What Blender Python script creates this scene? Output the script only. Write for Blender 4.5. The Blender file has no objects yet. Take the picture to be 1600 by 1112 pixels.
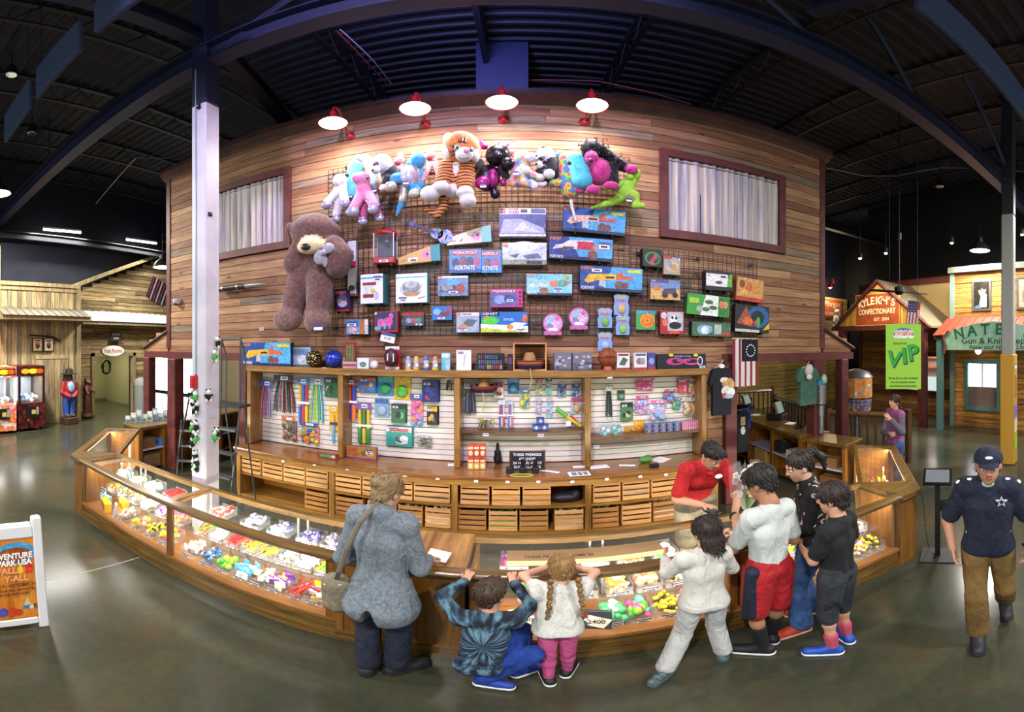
import bpy,math,random
import numpy as np
from mathutils import Vector,Matrix,Euler
R = random.Random(11)
PI = math.pi
sc = bpy.context.scene
COL = sc.collection
# camera, world, exposure
F,X0,Y0,H = 620.0,810.0,540.0,2.45          # panorama: pixels per radian, principal column / horizon row, eye height
cam = bpy.data.cameras.new('camera')
cam.type = 'PANO'
cam.panorama_type = 'EQUIRECTANGULAR'
cam.longitude_min = -X0 / F
cam.longitude_max = (1600 - X0) / F
cam.latitude_min = -(1112 - Y0) / F
cam.latitude_max = Y0 / F
camo = bpy.data.objects.new('camera',cam)
COL.objects.link(camo)
camo.location = (0,0,H)
camo.rotation_euler = (PI / 2,0,0)
sc.camera = camo
sc.view_settings.view_transform = 'Standard'
sc.view_settings.look = 'None'
sc.view_settings.exposure = 0.12
sc.view_settings.gamma = 1.0
sc.view_settings.use_curve_mapping = False
w = bpy.data.worlds.new('world')
sc.world = w
w.use_nodes = True
w.node_tree.nodes['Background'].inputs[0].default_value = (0.86,0.93,1.0,1)
w.node_tree.nodes['Background'].inputs[1].default_value = 0.72
sc.cycles.max_bounces = 8
sc.cycles.transparent_max_bounces = 24
sc.cycles.caustics_reflective = False
sc.cycles.caustics_refractive = False
sc.cycles.sample_clamp_indirect = 4.0
# photograph -> world
def wy(x,y,Y):
 th = (x - X0) / F
 r = Y / math.cos(th)
 return Vector((Y * math.tan(th),Y,H - r * math.tan((y - Y0) / F)))
def wr(x,y,r):
 th = (x - X0) / F
 return Vector((r * math.sin(th),r * math.cos(th),H - r * math.tan((y - Y0) / F)))
def wx(x,y,X):
 th = (x - X0) / F
 r = X / math.sin(th)
 return Vector((X,r * math.cos(th),H - r * math.tan((y - Y0) / F)))
def fl(x,y,z=0.0):
 th = (x - X0) / F
 r = (H - z) / math.tan((y - Y0) / F)
 return Vector((r * math.sin(th),r * math.cos(th),z))
# mesh building
class MB:
 def __init__(s):
  s.v,s.f,s.m = [],[],[]
 def add(s,vs,fs,mi=0,M=None):
  n = len(s.v)
  if M is not None:
   vs = [M @ Vector(v) for v in vs]
  s.v += [tuple(v) for v in vs]
  s.f += [tuple(i + n for i in f) for f in fs]
  s.m += [mi] * len(fs)
  return s
 def box(s,c,d,mi=0,rz=0.0,M=None,e=None):
  x,y,z = d[0] / 2,d[1] / 2,d[2] / 2
  vs = [(-x,-y,-z),(x,-y,-z),(x,y,-z),(-x,y,-z),(-x,-y,z),(x,-y,z),(x,y,z),(-x,y,z)]
  T = Matrix.Translation(c)
  if rz: T = T @ Matrix.Rotation(rz,4,'Z')
  if e: T = T @ Euler(e).to_matrix().to_4x4()
  if M is not None: T = M @ T
  return s.add(vs,[(3,2,1,0),(4,5,6,7),(0,1,5,4),(1,2,6,5),(2,3,7,6),(3,0,4,7)],mi,T)
 def bb(s,a,b,mi=0):
  return s.box([(a[i] + b[i]) / 2 for i in range(3)],[abs(b[i] - a[i]) for i in range(3)],mi)
 def bev(s,c,d,r=.01,mi=0,M=None,rz=0,e=None):
  """box with chamfered vertical and horizontal edges"""
  x,y,z = d[0] / 2,d[1] / 2,d[2] / 2
  r = min(r,x * .9,y * .9,z * .9)
  rings = []
  for (k,zz) in ((r,-z),(0,-z + r),(0,z - r),(r,z)):
   X,Y = x - k,y - k
   rings.append([(-X + r,-Y,zz),(X - r,-Y,zz),(X,-Y + r,zz),(X,Y - r,zz),(X - r,Y,zz),(-X + r,Y,zz),(-X,Y - r,zz),(-X,-Y + r,zz)])
  vs = [v for q in rings for v in q]
  fs = [tuple(range(7,-1,-1)),tuple(range(24,32))]
  for k in range(3):
   for i in range(8):
    j = (i + 1) % 8
    fs.append((k * 8 + i,k * 8 + j,k * 8 + 8 + j,k * 8 + 8 + i))
  T = Matrix.Translation(c)
  if rz: T = T @ Matrix.Rotation(rz,4,'Z')
  if e: T = T @ Euler(e).to_matrix().to_4x4()
  if M is not None: T = M @ T
  return s.add(vs,fs,mi,T)
 def prism(s,poly,a,b,axis='z',mi=0,M=None):
  """2-D polygon extruded from a to b; axis z: (x,y); y: (x,z); x: (y,z)"""
  n = len(poly)
  def P(p,t):
   return (p[0],p[1],t) if axis == 'z' else ((p[0],t,p[1]) if axis == 'y' else (t,p[0],p[1]))
  vs = [P(p,a) for p in poly] + [P(p,b) for p in poly]
  fs = [tuple(range(n - 1,-1,-1)),tuple(range(n,2 * n))]
  fs += [(i,(i + 1) % n,n + (i + 1) % n,n + i) for i in range(n)]
  return s.add(vs,fs,mi,M)
 def tube(s,path,r,n=8,mi=0,cap=True,M=None,closed=False):
  P = [Vector(p) for p in path]
  m = len(P)
  rs = r if isinstance(r,(list,tuple)) else [r] * m
  vs,fs = [],[]
  up = None
  for i in range(m):
   if closed: t = P[(i + 1) % m] - P[i - 1]
   else: t = P[min(i + 1,m - 1)] - P[max(i - 1,0)]
   if t.length < 1e-9: t = Vector((0,0,1))
   t.normalize()
   if up is None:
    up = Vector((0,0,1)) if abs(t.z) < .9 else Vector((1,0,0))
   u = up - t * up.dot(t)
   if u.length < 1e-6: u = Vector((0,1,0)).cross(t)
   u.normalize()
   up = u
   v = t.cross(u)
   for k in range(n):
    a = 2 * PI * k / n
    vs.append(P[i] + (u * math.cos(a) + v * math.sin(a)) * rs[i])
  for i in range(m if closed else m - 1):
   for k in range(n):
    a,b = i * n + k,i * n + (k + 1) % n
    j = (i + 1) % m
    fs.append((a,b,j * n + (k + 1) % n,j * n + k))
  if cap and not closed:
   fs.append(tuple(range(n - 1,-1,-1)))
   fs.append(tuple(range((m - 1) * n,m * n)))
  return s.add(vs,fs,mi,M)
 def lathe(s,prof,n=16,c=(0,0,0),mi=0,M=None):
  vs,fs = [],[]
  for (r,z) in prof:
   for k in range(n):
    a = 2 * PI * k / n
    vs.append((c[0] + r * math.cos(a),c[1] + r * math.sin(a),c[2] + z))
  for i in range(len(prof) - 1):
   for k in range(n):
    fs.append((i * n + k,i * n + (k + 1) % n,(i + 1) * n + (k + 1) % n,(i + 1) * n + k))
  fs.append(tuple(range(n - 1,-1,-1)))
  fs.append(tuple(range((len(prof) - 1) * n,len(prof) * n)))
  return s.add(vs,fs,mi,M)
 def sph(s,c,r,n=10,m=6,mi=0,M=None,e=None):
  if not isinstance(r,(list,tuple)): r = (r,r,r)
  vs,fs = [(0,0,-1)],[]
  for i in range(1,m):
   a = -PI / 2 + PI * i / m
   for k in range(n):
    b = 2 * PI * k / n
    vs.append((math.cos(a) * math.cos(b),math.cos(a) * math.sin(b),math.sin(a)))
  vs.append((0,0,1))
  for k in range(n): fs.append((0,1 + (k + 1) % n,1 + k))
  for i in range(m - 2):
   for k in range(n):
    a,b = 1 + i * n + k,1 + i * n + (k + 1) % n
    fs.append((a,b,b + n,a + n))
  q = 1 + (m - 2) * n
  for k in range(n): fs.append((q + k,q + (k + 1) % n,len(vs) - 1))
  T = Matrix.Translation(c)
  if e: T = T @ Euler(e).to_matrix().to_4x4()
  T = T @ Matrix.Diagonal((r[0],r[1],r[2],1))
  if M is not None: T = M @ T
  return s.add(vs,fs,mi,T)
 def mesh(s,name,mats,smooth=False):
  me = bpy.data.meshes.new(name)
  me.from_pydata(s.v,[],s.f)
  for m in (mats if isinstance(mats,(list,tuple)) else [mats]): me.materials.append(m)
  if any(s.m): me.polygons.foreach_set('material_index',s.m)
  if smooth:
   me.polygons.foreach_set('use_smooth',[True] * len(s.f))
   try: me.set_sharp_from_angle(angle=.7)
   except Exception: pass
  me.update()
  return me
 def obj(s,name,mats,parent=None,smooth=False,loc=(0,0,0)):
  return link(name,s.mesh(name,mats,smooth),parent,loc)
def link(name,me,parent=None,loc=(0,0,0),rot=(0,0,0),scale=(1,1,1)):
 o = bpy.data.objects.new(name,me)
 COL.objects.link(o)
 o.parent = parent
 o.location = loc
 o.rotation_euler = rot
 o.scale = scale
 return o
def tag(o,label,cat,group=None,kind=None):
 o['label'] = label
 if cat: o['category'] = cat
 if group: o['group'] = group
 if kind: o['kind'] = kind
 return o
def thing(name,label,cat,loc=(0,0,0),rz=0.0,group=None,rot=None):
 o = link(name,None,None,loc,rot if rot else (0,0,rz))
 o.empty_display_size = .05
 return tag(o,label,cat,group)
def struct(name,mb,mats,label=None,parent=None,smooth=False):
 o = mb.obj(name,mats,parent,smooth)
 if parent is None: o['kind'] = 'structure'
 if label: o['label'] = label
 return o
def copy_tree(o,parent=None):
 c = o.copy()
 COL.objects.link(c)
 c.parent = parent
 for ch in list(o.children): copy_tree(ch,c)
 return c
# materials
def lin(h):
 if not isinstance(h,str): return tuple(h) + (1,) if len(h) == 3 else tuple(h)
 h = h.lstrip('#')
 o = []
 for i in (0,2,4):
  c = int(h[i:i + 2],16) / 255
  o.append(c / 12.92 if c <= .04045 else ((c + .055) / 1.055) ** 2.4)
 return tuple(o) + (1,)
MC = {}
def mat(col,rough=.6,metal=0.0,emit=0.0,spec=.5,coat=0.0,alpha=1.0):
 key = ('p',col,rough,metal,emit,spec,coat,alpha)
 if key in MC: return MC[key]
 m = bpy.data.materials.new('m_' + str(col).strip('#'))
 m.use_nodes = True
 b = m.node_tree.nodes['Principled BSDF']
 b.inputs['Base Color'].default_value = lin(col)
 b.inputs['Roughness'].default_value = rough
 b.inputs['Metallic'].default_value = metal
 b.inputs['Specular IOR Level'].default_value = spec
 b.inputs['Coat Weight'].default_value = coat
 if emit:
  b.inputs['Emission Color'].default_value = lin(col)
  b.inputs['Emission Strength'].default_value = emit
 MC[key] = m
 return m
def pmat(col):
 """printed ink: the colour with fine mottled variation, as in a photographic print"""
 key = ('pm',col)
 if key in MC: return MC[key]
 c = lin(col)[:3]
 d,l = tuple(x * .55 for x in c),tuple(min(1,x * 1.25 + .05) for x in c)
 m = noisy('print_' + col.strip('#'),[(.33,d),(.47,c),(.55,c),(.68,l)],26,.4,detail=5,dist=1.0)
 MC[key] = m
 return m
def nodes(name):
 m = bpy.data.materials.new(name)
 m.use_nodes = True
 nt = m.node_tree
 return m,nt,nt.nodes['Principled BSDF']
def N(nt,t,**kw):
 n = nt.nodes.new(t)
 for k,v in kw.items(): setattr(n,k,v)
 return n
def ramp(nt,stops,interp='LINEAR'):
 r = N(nt,'ShaderNodeValToRGB')
 r.color_ramp.interpolation = interp
 el = r.color_ramp.elements
 while len(el) < len(stops): el.new(.5)
 for e,(p,c) in zip(el,stops):
  e.position = p
  e.color = lin(c)
 return r
def pos_coords(nt,scale,rnd=6.0,local=False):
 """world position (static scene) or object position, shifted per object so that alike pieces differ"""
 L = nt.links
 if local:
  g = N(nt,'ShaderNodeTexCoord').outputs['Object']
 else:
  g = N(nt,'ShaderNodeNewGeometry').outputs['Position']
 oi = N(nt,'ShaderNodeObjectInfo')
 mul = N(nt,'ShaderNodeMath',operation='MULTIPLY')
 mul.inputs[1].default_value = rnd
 L.new(oi.outputs['Random'],mul.inputs[0])
 add = N(nt,'ShaderNodeVectorMath',operation='ADD')
 L.new(g,add.inputs[0])
 L.new(mul.outputs[0],add.inputs[1])
 mp = N(nt,'ShaderNodeMapping')
 mp.inputs['Scale'].default_value = scale
 L.new(add.outputs[0],mp.inputs['Vector'])
 return mp.outputs[0],oi
def wood(name,dark,mid,light,axis='x',scale=1.0,rough=.55,knots=.0,vary=.25,coat=0.0,bump=.15):
 key = ('w',name)
 if key in MC: return MC[key]
 m,nt,b = nodes(name)
 L = nt.links
 st = {'x': (1.1,16,16),'y': (16,1.1,16),'z': (16,16,1.1)}[axis]
 co,oi = pos_coords(nt,[v * scale for v in st])
 n1 = N(nt,'ShaderNodeTexNoise')
 n1.inputs['Scale'].default_value = 1.6
 n1.inputs['Detail'].default_value = 6
 n1.inputs['Roughness'].default_value = .62
 n1.inputs['Distortion'].default_value = .6
 L.new(co,n1.inputs['Vector'])
 r = ramp(nt,[(.28,dark),(.5,mid),(.75,light)])
 L.new(n1.outputs['Fac'],r.inputs['Fac'])
 out = r.outputs['Color']
 if knots:
  co2,_ = pos_coords(nt,[v * .28 for v in {'x': (3.2,9,9),'y': (9,3.2,9),'z': (9,9,3.2)}[axis]])
  vo = N(nt,'ShaderNodeTexVoronoi')
  vo.inputs['Scale'].default_value = 1.6
  L.new(co2,vo.inputs['Vector'])
  kr = ramp(nt,[(.05,'#ffffff'),(.11,'#000000')])
  L.new(vo.outputs['Distance'],kr.inputs['Fac'])
  mk = N(nt,'ShaderNodeMix',data_type='RGBA')
  km = N(nt,'ShaderNodeMath',operation='MULTIPLY')
  km.inputs[1].default_value = knots
  L.new(kr.outputs['Color'],km.inputs[0])
  L.new(km.outputs[0],mk.inputs['Factor'])
  L.new(out,mk.inputs['A'])
  mk.inputs['B'].default_value = lin('#2a160a')
  out = mk.outputs['Result']
 hsv = N(nt,'ShaderNodeHueSaturation')
 mr = N(nt,'ShaderNodeMapRange')
 mr.inputs['To Min'].default_value = 1 - vary
 mr.inputs['To Max'].default_value = 1 + vary
 L.new(oi.outputs['Random'],mr.inputs['Value'])
 L.new(mr.outputs[0],hsv.inputs['Value'])
 L.new(out,hsv.inputs['Color'])
 L.new(hsv.outputs[0],b.inputs['Base Color'])
 b.inputs['Roughness'].default_value = rough
 b.inputs['Coat Weight'].default_value = coat
 b.inputs['Coat Roughness'].default_value = .18
 bp = N(nt,'ShaderNodeBump')
 bp.inputs['Strength'].default_value = bump
 bp.inputs['Distance'].default_value = .01
 L.new(n1.outputs['Fac'],bp.inputs['Height'])
 L.new(bp.outputs[0],b.inputs['Normal'])
 MC[key] = m
 return m
def noisy(name,stops,scale=8.0,rough=.6,metal=0.0,detail=4,stretch=(1,1,1),local=True,interp='LINEAR',bump=0.0,sheen=0.0,rnd=6.0,spec=.5,dist=0.0):
 key = ('n',name)
 if key in MC: return MC[key]
 m,nt,b = nodes(name)
 L = nt.links
 co,oi = pos_coords(nt,stretch,rnd,local)
 n1 = N(nt,'ShaderNodeTexNoise')
 n1.inputs['Scale'].default_value = scale
 n1.inputs['Detail'].default_value = detail
 n1.inputs['Distortion'].default_value = dist
 L.new(co,n1.inputs['Vector'])
 r = ramp(nt,stops,interp)
 L.new(n1.outputs['Fac'],r.inputs['Fac'])
 L.new(r.outputs['Color'],b.inputs['Base Color'])
 b.inputs['Roughness'].default_value = rough
 b.inputs['Metallic'].default_value = metal
 b.inputs['Specular IOR Level'].default_value = spec
 if sheen: b.inputs['Sheen Weight'].default_value = sheen
 if bump:
  bp = N(nt,'ShaderNodeBump')
  bp.inputs['Strength'].default_value = bump
  bp.inputs['Distance'].default_value = .01
  L.new(n1.outputs['Fac'],bp.inputs['Height'])
  L.new(bp.outputs[0],b.inputs['Normal'])
 MC[key] = m
 return m
def glass(name='clear_glass',tint=(1,1,1),refl=1.0,rough=.02,opac=0.03):
 """thin clear sheet: see-through with Fresnel reflection and a slight body"""
 key = ('g',name)
 if key in MC: return MC[key]
 m = bpy.data.materials.new(name)
 m.use_nodes = True
 nt = m.node_tree
 nt.nodes.clear()
 L = nt.links
 out = N(nt,'ShaderNodeOutputMaterial')
 tr = N(nt,'ShaderNodeBsdfTransparent')
 tr.inputs[0].default_value = tuple(tint) + (1,)
 gl = N(nt,'ShaderNodeBsdfGlossy')
 gl.inputs['Roughness'].default_value = rough
 di = N(nt,'ShaderNodeBsdfDiffuse')
 di.inputs[0].default_value = (.9,.95,1,1)
 fr = N(nt,'ShaderNodeFresnel')
 fr.inputs['IOR'].default_value = 1.4
 fm = N(nt,'ShaderNodeMath',operation='MULTIPLY')
 fm.inputs[1].default_value = refl
 ge = N(nt,'ShaderNodeNewGeometry')      # thin sheet: only its outer face reflects
 fb_ = N(nt,'ShaderNodeMath',operation='SUBTRACT')
 fb_.inputs[0].default_value = 1.0
 L.new(ge.outputs['Backfacing'],fb_.inputs[1])
 fx_ = N(nt,'ShaderNodeMath',operation='MULTIPLY')
 L.new(fr.outputs[0],fx_.inputs[0])
 L.new(fb_.outputs[0],fx_.inputs[1])
 L.new(fx_.outputs[0],fm.inputs[0])
 m1 = N(nt,'ShaderNodeMixShader')
 m1.inputs[0].default_value = opac
 L.new(tr.outputs[0],m1.inputs[1])
 L.new(di.outputs[0],m1.inputs[2])
 m2 = N(nt,'ShaderNodeMixShader')
 L.new(fm.outputs[0],m2.inputs[0])
 L.new(m1.outputs[0],m2.inputs[1])
 L.new(gl.outputs[0],m2.inputs[2])
 L.new(m2.outputs[0],out.inputs['Surface'])
 MC[key] = m
 return m
def glow(col,strength):
 key = ('e',col,strength)
 if key in MC: return MC[key]
 m = bpy.data.materials.new('glow')
 m.use_nodes = True
 nt = m.node_tree
 nt.nodes.clear()
 e = N(nt,'ShaderNodeEmission')
 e.inputs[0].default_value = lin(col)
 e.inputs[1].default_value = strength
 nt.links.new(e.outputs[0],N(nt,'ShaderNodeOutputMaterial').inputs['Surface'])
 MC[key] = m
 return m
def lamp(kind,name,loc,energy,col=(1,1,1),size=.2,rot=(0,0,0),parent=None,spot=1.2,sy=None):
 l = bpy.data.lights.new(name,kind)
 l.energy = energy
 l.color = col
 if kind == 'AREA':
  l.size = size
  l.shape = 'DISK'
  if sy:
   l.shape = 'RECTANGLE'
   l.size_y = sy
 elif kind == 'SPOT':
  l.spot_size = spot
  l.spot_blend = .6
  l.shadow_soft_size = size
 else:
  l.shadow_soft_size = size
 o = link(name,l,parent,loc,rot)
 return o
# lettering and flat print
FIT = []
def text(s,parent,loc,h,m,rot=(PI / 2,0,0),width=None,bold=0.0,ext=.0008,shear=0.0,name='lettering',space=1.0):
 c = bpy.data.curves.new('lettering','FONT')
 c.body = s
 c.align_x = 'CENTER'
 c.align_y = 'CENTER'
 c.size = h * 1.38
 c.extrude = ext
 c.offset = bold * h
 c.shear = shear
 c.space_character = space
 c.resolution_u = 3
 c.materials.append(m)
 o = link(name,c,parent,loc,rot)
 if width: FIT.append((o,width))
 return o
def arc_pts(cx,cy,rx,ry,a0=0,a1=2 * PI,n=20):
 return [(cx + rx * math.cos(a0 + (a1 - a0) * i / n),cy + ry * math.sin(a0 + (a1 - a0) * i / n)) for i in range(n + (0 if abs(a1 - a0 - 2 * PI) < 1e-6 else 1))]
def art(parent,W,Hh,shapes,y=0.0,name='printed_art',ox=0.0,oz=0.0,M=None,step=.0006):
 """flat print on the face y=const of a thing: shapes in 0..1 units of a W x Hh face whose lower-left is (ox, oz)"""
 mb,mats = MB(),[]
 d = step
 for sh in shapes:
  k,col = sh[0],sh[-1]
  m = col if not isinstance(col,str) else pmat(col)
  if m not in mats: mats.append(m)
  if k == 'r':
   x0,y0,x1,y1 = sh[1:5]
   pts = [(x0,y0),(x1,y0),(x1,y1),(x0,y1)]
  elif k == 'e':
   pts = arc_pts(*sh[1:5])
  elif k == 'l':       # thick line x0 y0 x1 y1 w
   x0,y0,x1,y1,t = sh[1:6]
   dx,dy = (x1 - x0) * W,(y1 - y0) * Hh
   q = math.hypot(dx,dy) or 1
   nx,ny = -dy / q * t * Hh / 2 / W,dx / q * t / 2
   pts = [(x0 + nx,y0 + ny),(x0 - nx,y0 - ny),(x1 - nx,y1 - ny),(x1 + nx,y1 + ny)]
  else:
   pts = sh[1]
  P = [(ox + p[0] * W,y - d,oz + p[1] * Hh) for p in pts]
  mb.add(P,[tuple(range(len(P)))],mats.index(m),M)
  d += step
 return mb.obj(name,mats,parent)
# smooth organic shapes (distance field -> surface)
def cap(a,b,ra,rb=None,m=0,k=None):
 return ('cap',np.array(a,float),np.array(b,float),ra,ra if rb is None else rb,m,k)
def ell(c,r,m=0,k=None,e=None):
 if not isinstance(r,(list,tuple)): r = (r,r,r)
 return ('ell',np.array(c,float),np.array(r,float),np.array(Euler(e).to_matrix() if e else np.eye(3)),None,m,k)
def _bounds(p):
 if p[0] == 'cap':
  r = max(p[3],p[4])
  return np.minimum(p[1],p[2]) - r,np.maximum(p[1],p[2]) + r
 r = max(p[2])
 return p[1] - r,p[1] + r
def _dist(p,X,Y,Z):
 if p[0] == 'cap':
  a,b,ra,rb = p[1:5]
  d = b - a
  L2 = float(d @ d) + 1e-12
  t = np.clip(((X - a[0]) * d[0] + (Y - a[1]) * d[1] + (Z - a[2]) * d[2]) / L2,0,1)
  return np.sqrt((X - a[0] - t * d[0]) ** 2 + (Y - a[1] - t * d[1]) ** 2 + (Z - a[2] - t * d[2]) ** 2) - (ra + (rb - ra) * t)
 c,r,Q = p[1:4]
 x,y,z = X - c[0],Y - c[1],Z - c[2]
 u = (Q[0,0] * x + Q[1,0] * y + Q[2,0] * z)
 v = (Q[0,1] * x + Q[1,1] * y + Q[2,1] * z)
 q = (Q[0,2] * x + Q[1,2] * y + Q[2,2] * z)
 k0 = np.sqrt((u / r[0]) ** 2 + (v / r[1]) ** 2 + (q / r[2]) ** 2)
 k1 = np.sqrt((u / r[0] ** 2) ** 2 + (v / r[1] ** 2) ** 2 + (q / r[2] ** 2) ** 2) + 1e-9
 return k0 * (k0 - 1) / k1
def sdf_arrays(prims,res,k=.03,inflate=0.0,cuts=(),subs=()):
 lo = np.min([_bounds(p)[0] for p in prims],axis=0) - inflate - 3 * res
 hi = np.max([_bounds(p)[1] for p in prims],axis=0) + inflate + 3 * res
 n = np.maximum(4,np.ceil((hi - lo) / res).astype(int) + 1)
 ax = [lo[i] + res * np.arange(n[i]) for i in range(3)]
 f = np.full(n,1.0)
 best = np.full(n,9.0)
 mid = np.zeros(n,np.int16)
 for p in prims:
  kk = p[6] if p[6] is not None else k
  b0,b1 = _bounds(p)
  mg = inflate + kk * 1.2 + 3 * res
  i0 = np.maximum(0,np.floor((b0 - mg - lo) / res).astype(int))
  i1 = np.minimum(n,np.ceil((b1 + mg - lo) / res).astype(int) + 1)
  s = tuple(slice(i0[i],i1[i]) for i in range(3))
  d = _dist(p,ax[0][s[0]][:,None,None],ax[1][s[1]][None,:,None],ax[2][s[2]][None,None,:]) - inflate
  g = f[s]
  h = np.clip(.5 + .5 * (g - d) / kk,0,1)
  f[s] = g * (1 - h) + d * h - kk * h * (1 - h)
  q = d < best[s]
  best[s] = np.where(q,d,best[s])
  mid[s] = np.where(q,p[5],mid[s])
 G = (ax[0][:,None,None],ax[1][None,:,None],ax[2][None,None,:])
 for (nx,ny,nz,dd) in cuts:      # keep n.p < d
  f = np.maximum(f,nx * G[0] + ny * G[1] + nz * G[2] - dd)
 for p in subs:
  f = np.maximum(f,-_dist(p,*G))
 s = f < 0
 c = [s[i:n[0] - 1 + i,j:n[1] - 1 + j,l:n[2] - 1 + l] for i in (0,1) for j in (0,1) for l in (0,1)]
 cnt = np.sum(c,axis=0)
 act = (cnt > 0) & (cnt < 8)
 idx = np.full(act.shape,-1,np.int64)
 idx[act] = np.arange(act.sum())
 sm = np.zeros(act.shape + (3,))
 num = np.zeros(act.shape)
 for a in range(3):
  sl0 = [slice(None)] * 3
  sl1 = [slice(None)] * 3
  sl0[a] = slice(0,n[a] - 1)
  sl1[a] = slice(1,n[a])
  f0,f1 = f[tuple(sl0)],f[tuple(sl1)]
  cr = (f0 < 0) != (f1 < 0)
  t = np.where(cr,f0 / np.where(np.abs(f0 - f1) < 1e-12,1,f0 - f1),0)
  o = [q for q in range(3) if q != a]
  for u in (0,1):
   for v in (0,1):
    q = [slice(None)] * 3
    q[o[0]] = slice(u,n[o[0]] - 1 + u)
    q[o[1]] = slice(v,n[o[1]] - 1 + v)
    C,T = cr[tuple(q)],t[tuple(q)]
    num += C
    sm[...,a] += np.where(C,T,0)
    sm[...,o[0]] += C * u
    sm[...,o[1]] += C * v
 ii = np.argwhere(act)
 V = lo + res * (ii + sm[act] / np.maximum(num[act],1)[:,None])
 vm = mid[:-1,:-1,:-1][act]
 Q = []
 for a in range(3):
  o = [q for q in range(3) if q != a]
  if a == 1: o = o[::-1]
  sl0 = [slice(1,n[q] - 1) for q in range(3)]
  sl1 = list(sl0)
  sl0[a] = slice(0,n[a] - 1)
  sl1[a] = slice(1,n[a])
  A,B = s[tuple(sl0)],s[tuple(sl1)]
  e = np.argwhere(A != B)
  if not len(e): continue
  inside = A[tuple(e.T)]
  base = e.copy()
  for q in o: base[:,q] += 1
  def at(du,dv):
   z = base.copy()
   z[:,o[0]] += du
   z[:,o[1]] += dv
   return idx[tuple(z.T)]
  q4 = np.stack([at(-1,-1),at(0,-1),at(0,0),at(-1,0)],1)
  q4[~inside] = q4[~inside][:,::-1]
  Q.append(q4)
 Q = np.concatenate(Q)
 return V,Q,vm[Q[:,0]]
def mesh_arrays(name,parts,mats,smooth=True):
 """parts: list of (V, quads, material index per quad) joined in one mesh"""
 Vs,Qs,Ms,n = [],[],[],0
 for V,Q,M in parts:
  Vs.append(V); Qs.append(Q + n); Ms.append(M)
  n += len(V)
 V,Q,Mi = np.concatenate(Vs),np.concatenate(Qs),np.concatenate(Ms)
 me = bpy.data.meshes.new(name)
 me.vertices.add(len(V))
 me.vertices.foreach_set('co',V.astype(np.float32).ravel())
 me.loops.add(4 * len(Q))
 me.loops.foreach_set('vertex_index',Q.astype(np.int32).ravel())
 me.polygons.add(len(Q))
 me.polygons.foreach_set('loop_start',(4 * np.arange(len(Q))).astype(np.int32))
 me.polygons.foreach_set('loop_total',np.full(len(Q),4,np.int32))
 for m in mats: me.materials.append(m)
 me.polygons.foreach_set('material_index',Mi.astype(np.int32))
 if smooth: me.polygons.foreach_set('use_smooth',np.ones(len(Q),bool))
 me.update()
 me.validate()
 return me
def blob(name,prims,mats,parent=None,res=.012,k=.03,inflate=0.0,cuts=(),subs=(),loc=(0,0,0),rot=(0,0,0),scale=(1,1,1)):
 me = mesh_arrays(name,[sdf_arrays(prims,res,k,inflate,cuts,subs)],mats if isinstance(mats,(list,tuple)) else [mats])
 return link(name,me,parent,loc,rot,scale)
# shared woods and paints
OAK = wood('oak','#5f3f17','#8a632a','#ab8040','x',1.2,.35,0,.06,.35)
OAKZ = wood('oak_upright','#5f3f17','#8a632a','#ab8040','z',1.2,.35,0,.06,.35)
OAKY = wood('oak_crosswise','#5f3f17','#8a632a','#ab8040','y',1.2,.35,0,.06,.35)
PINE = [wood('wall_pine_a','#6e4a30','#93694a','#b08a66','x',.9,.7,.8,.14),wood('wall_pine_b','#5c3c28','#7e553a','#98704e','x',.9,.7,.9,.16),
  wood('wall_pine_c','#76563a','#a37c58','#c29c76','x',.9,.7,.7,.14),wood('wall_weathered','#54473a','#7d6b58','#a08d74','x',.9,.8,.3,.2)]
BARN = [wood('barn_a','#5d4f38','#93805a','#bda981','z',1,.85,.2,.2),wood('barn_b','#6b5a3e','#a58f64','#cdb88a','z',1,.85,.2,.2),wood('barn_c','#4c4333','#7b6e55','#a59878','z',1,.85,.2,.2)]
BARNH = [wood('barn_flat_a','#4d3d26','#8b7247','#bda271','y',1,.85,.2,.25),wood('barn_flat_b','#3c3021','#736040','#a68f63','y',1,.85,.2,.25),wood('barn_flat_c','#5e5038','#a08a60','#d2bd90','y',1,.85,.2,.25)]
GOLD = [wood('gold_log_a','#5a3814','#b07a34','#d9a458','y',1,.8,.3,.2),wood('gold_log_b','#4a2e12','#94622a','#c08b45','y',1,.8,.3,.2)]
MAROON = noisy('maroon_paint',[(.3,'#451a1a'),(.7,'#642a28')],6,.55)
CROWN = noisy('brown_crown_paint',[(.3,'#38201a'),(.7,'#553026')],5,.6)
BLACKM = mat('#0b0b0d',.5)
STEEL = mat('#8d9196',.35,.9)
WHITE = mat('#e8e8ea',.5)
CARD = mat('#f2f2f4',.6)
CREAM = mat('#d9cdb4',.6)
GLASS = glass()
CASEG = glass('case_glass',(.99,1,.99),.8,.02,.012)
ACRYL = glass('acrylic',(1,1,1),.7,.05,.06)
FILM = glass('clear_film',(1,1,1),.9,.15,.10)
DAY = glow('#eef5ff',3.2)
CUBE = {}
def unit(m):
 if m not in CUBE: CUBE[m] = MB().box((0,0,0),(1,1,1)).mesh('board',m)
 return CUBE[m]
def board(name,m,c,d,parent,rot=(0,0,0)):
 return link(name,unit(m),parent,c,rot,d)
def split_len(a,b,lo,hi):
 xs,x = [],a
 while x < b - 1e-6:
  l = R.uniform(lo,hi)
  if b - x - l < lo * .6: l = b - x
  xs.append((x,min(b,x + l)))
  x += l
 return xs
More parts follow.
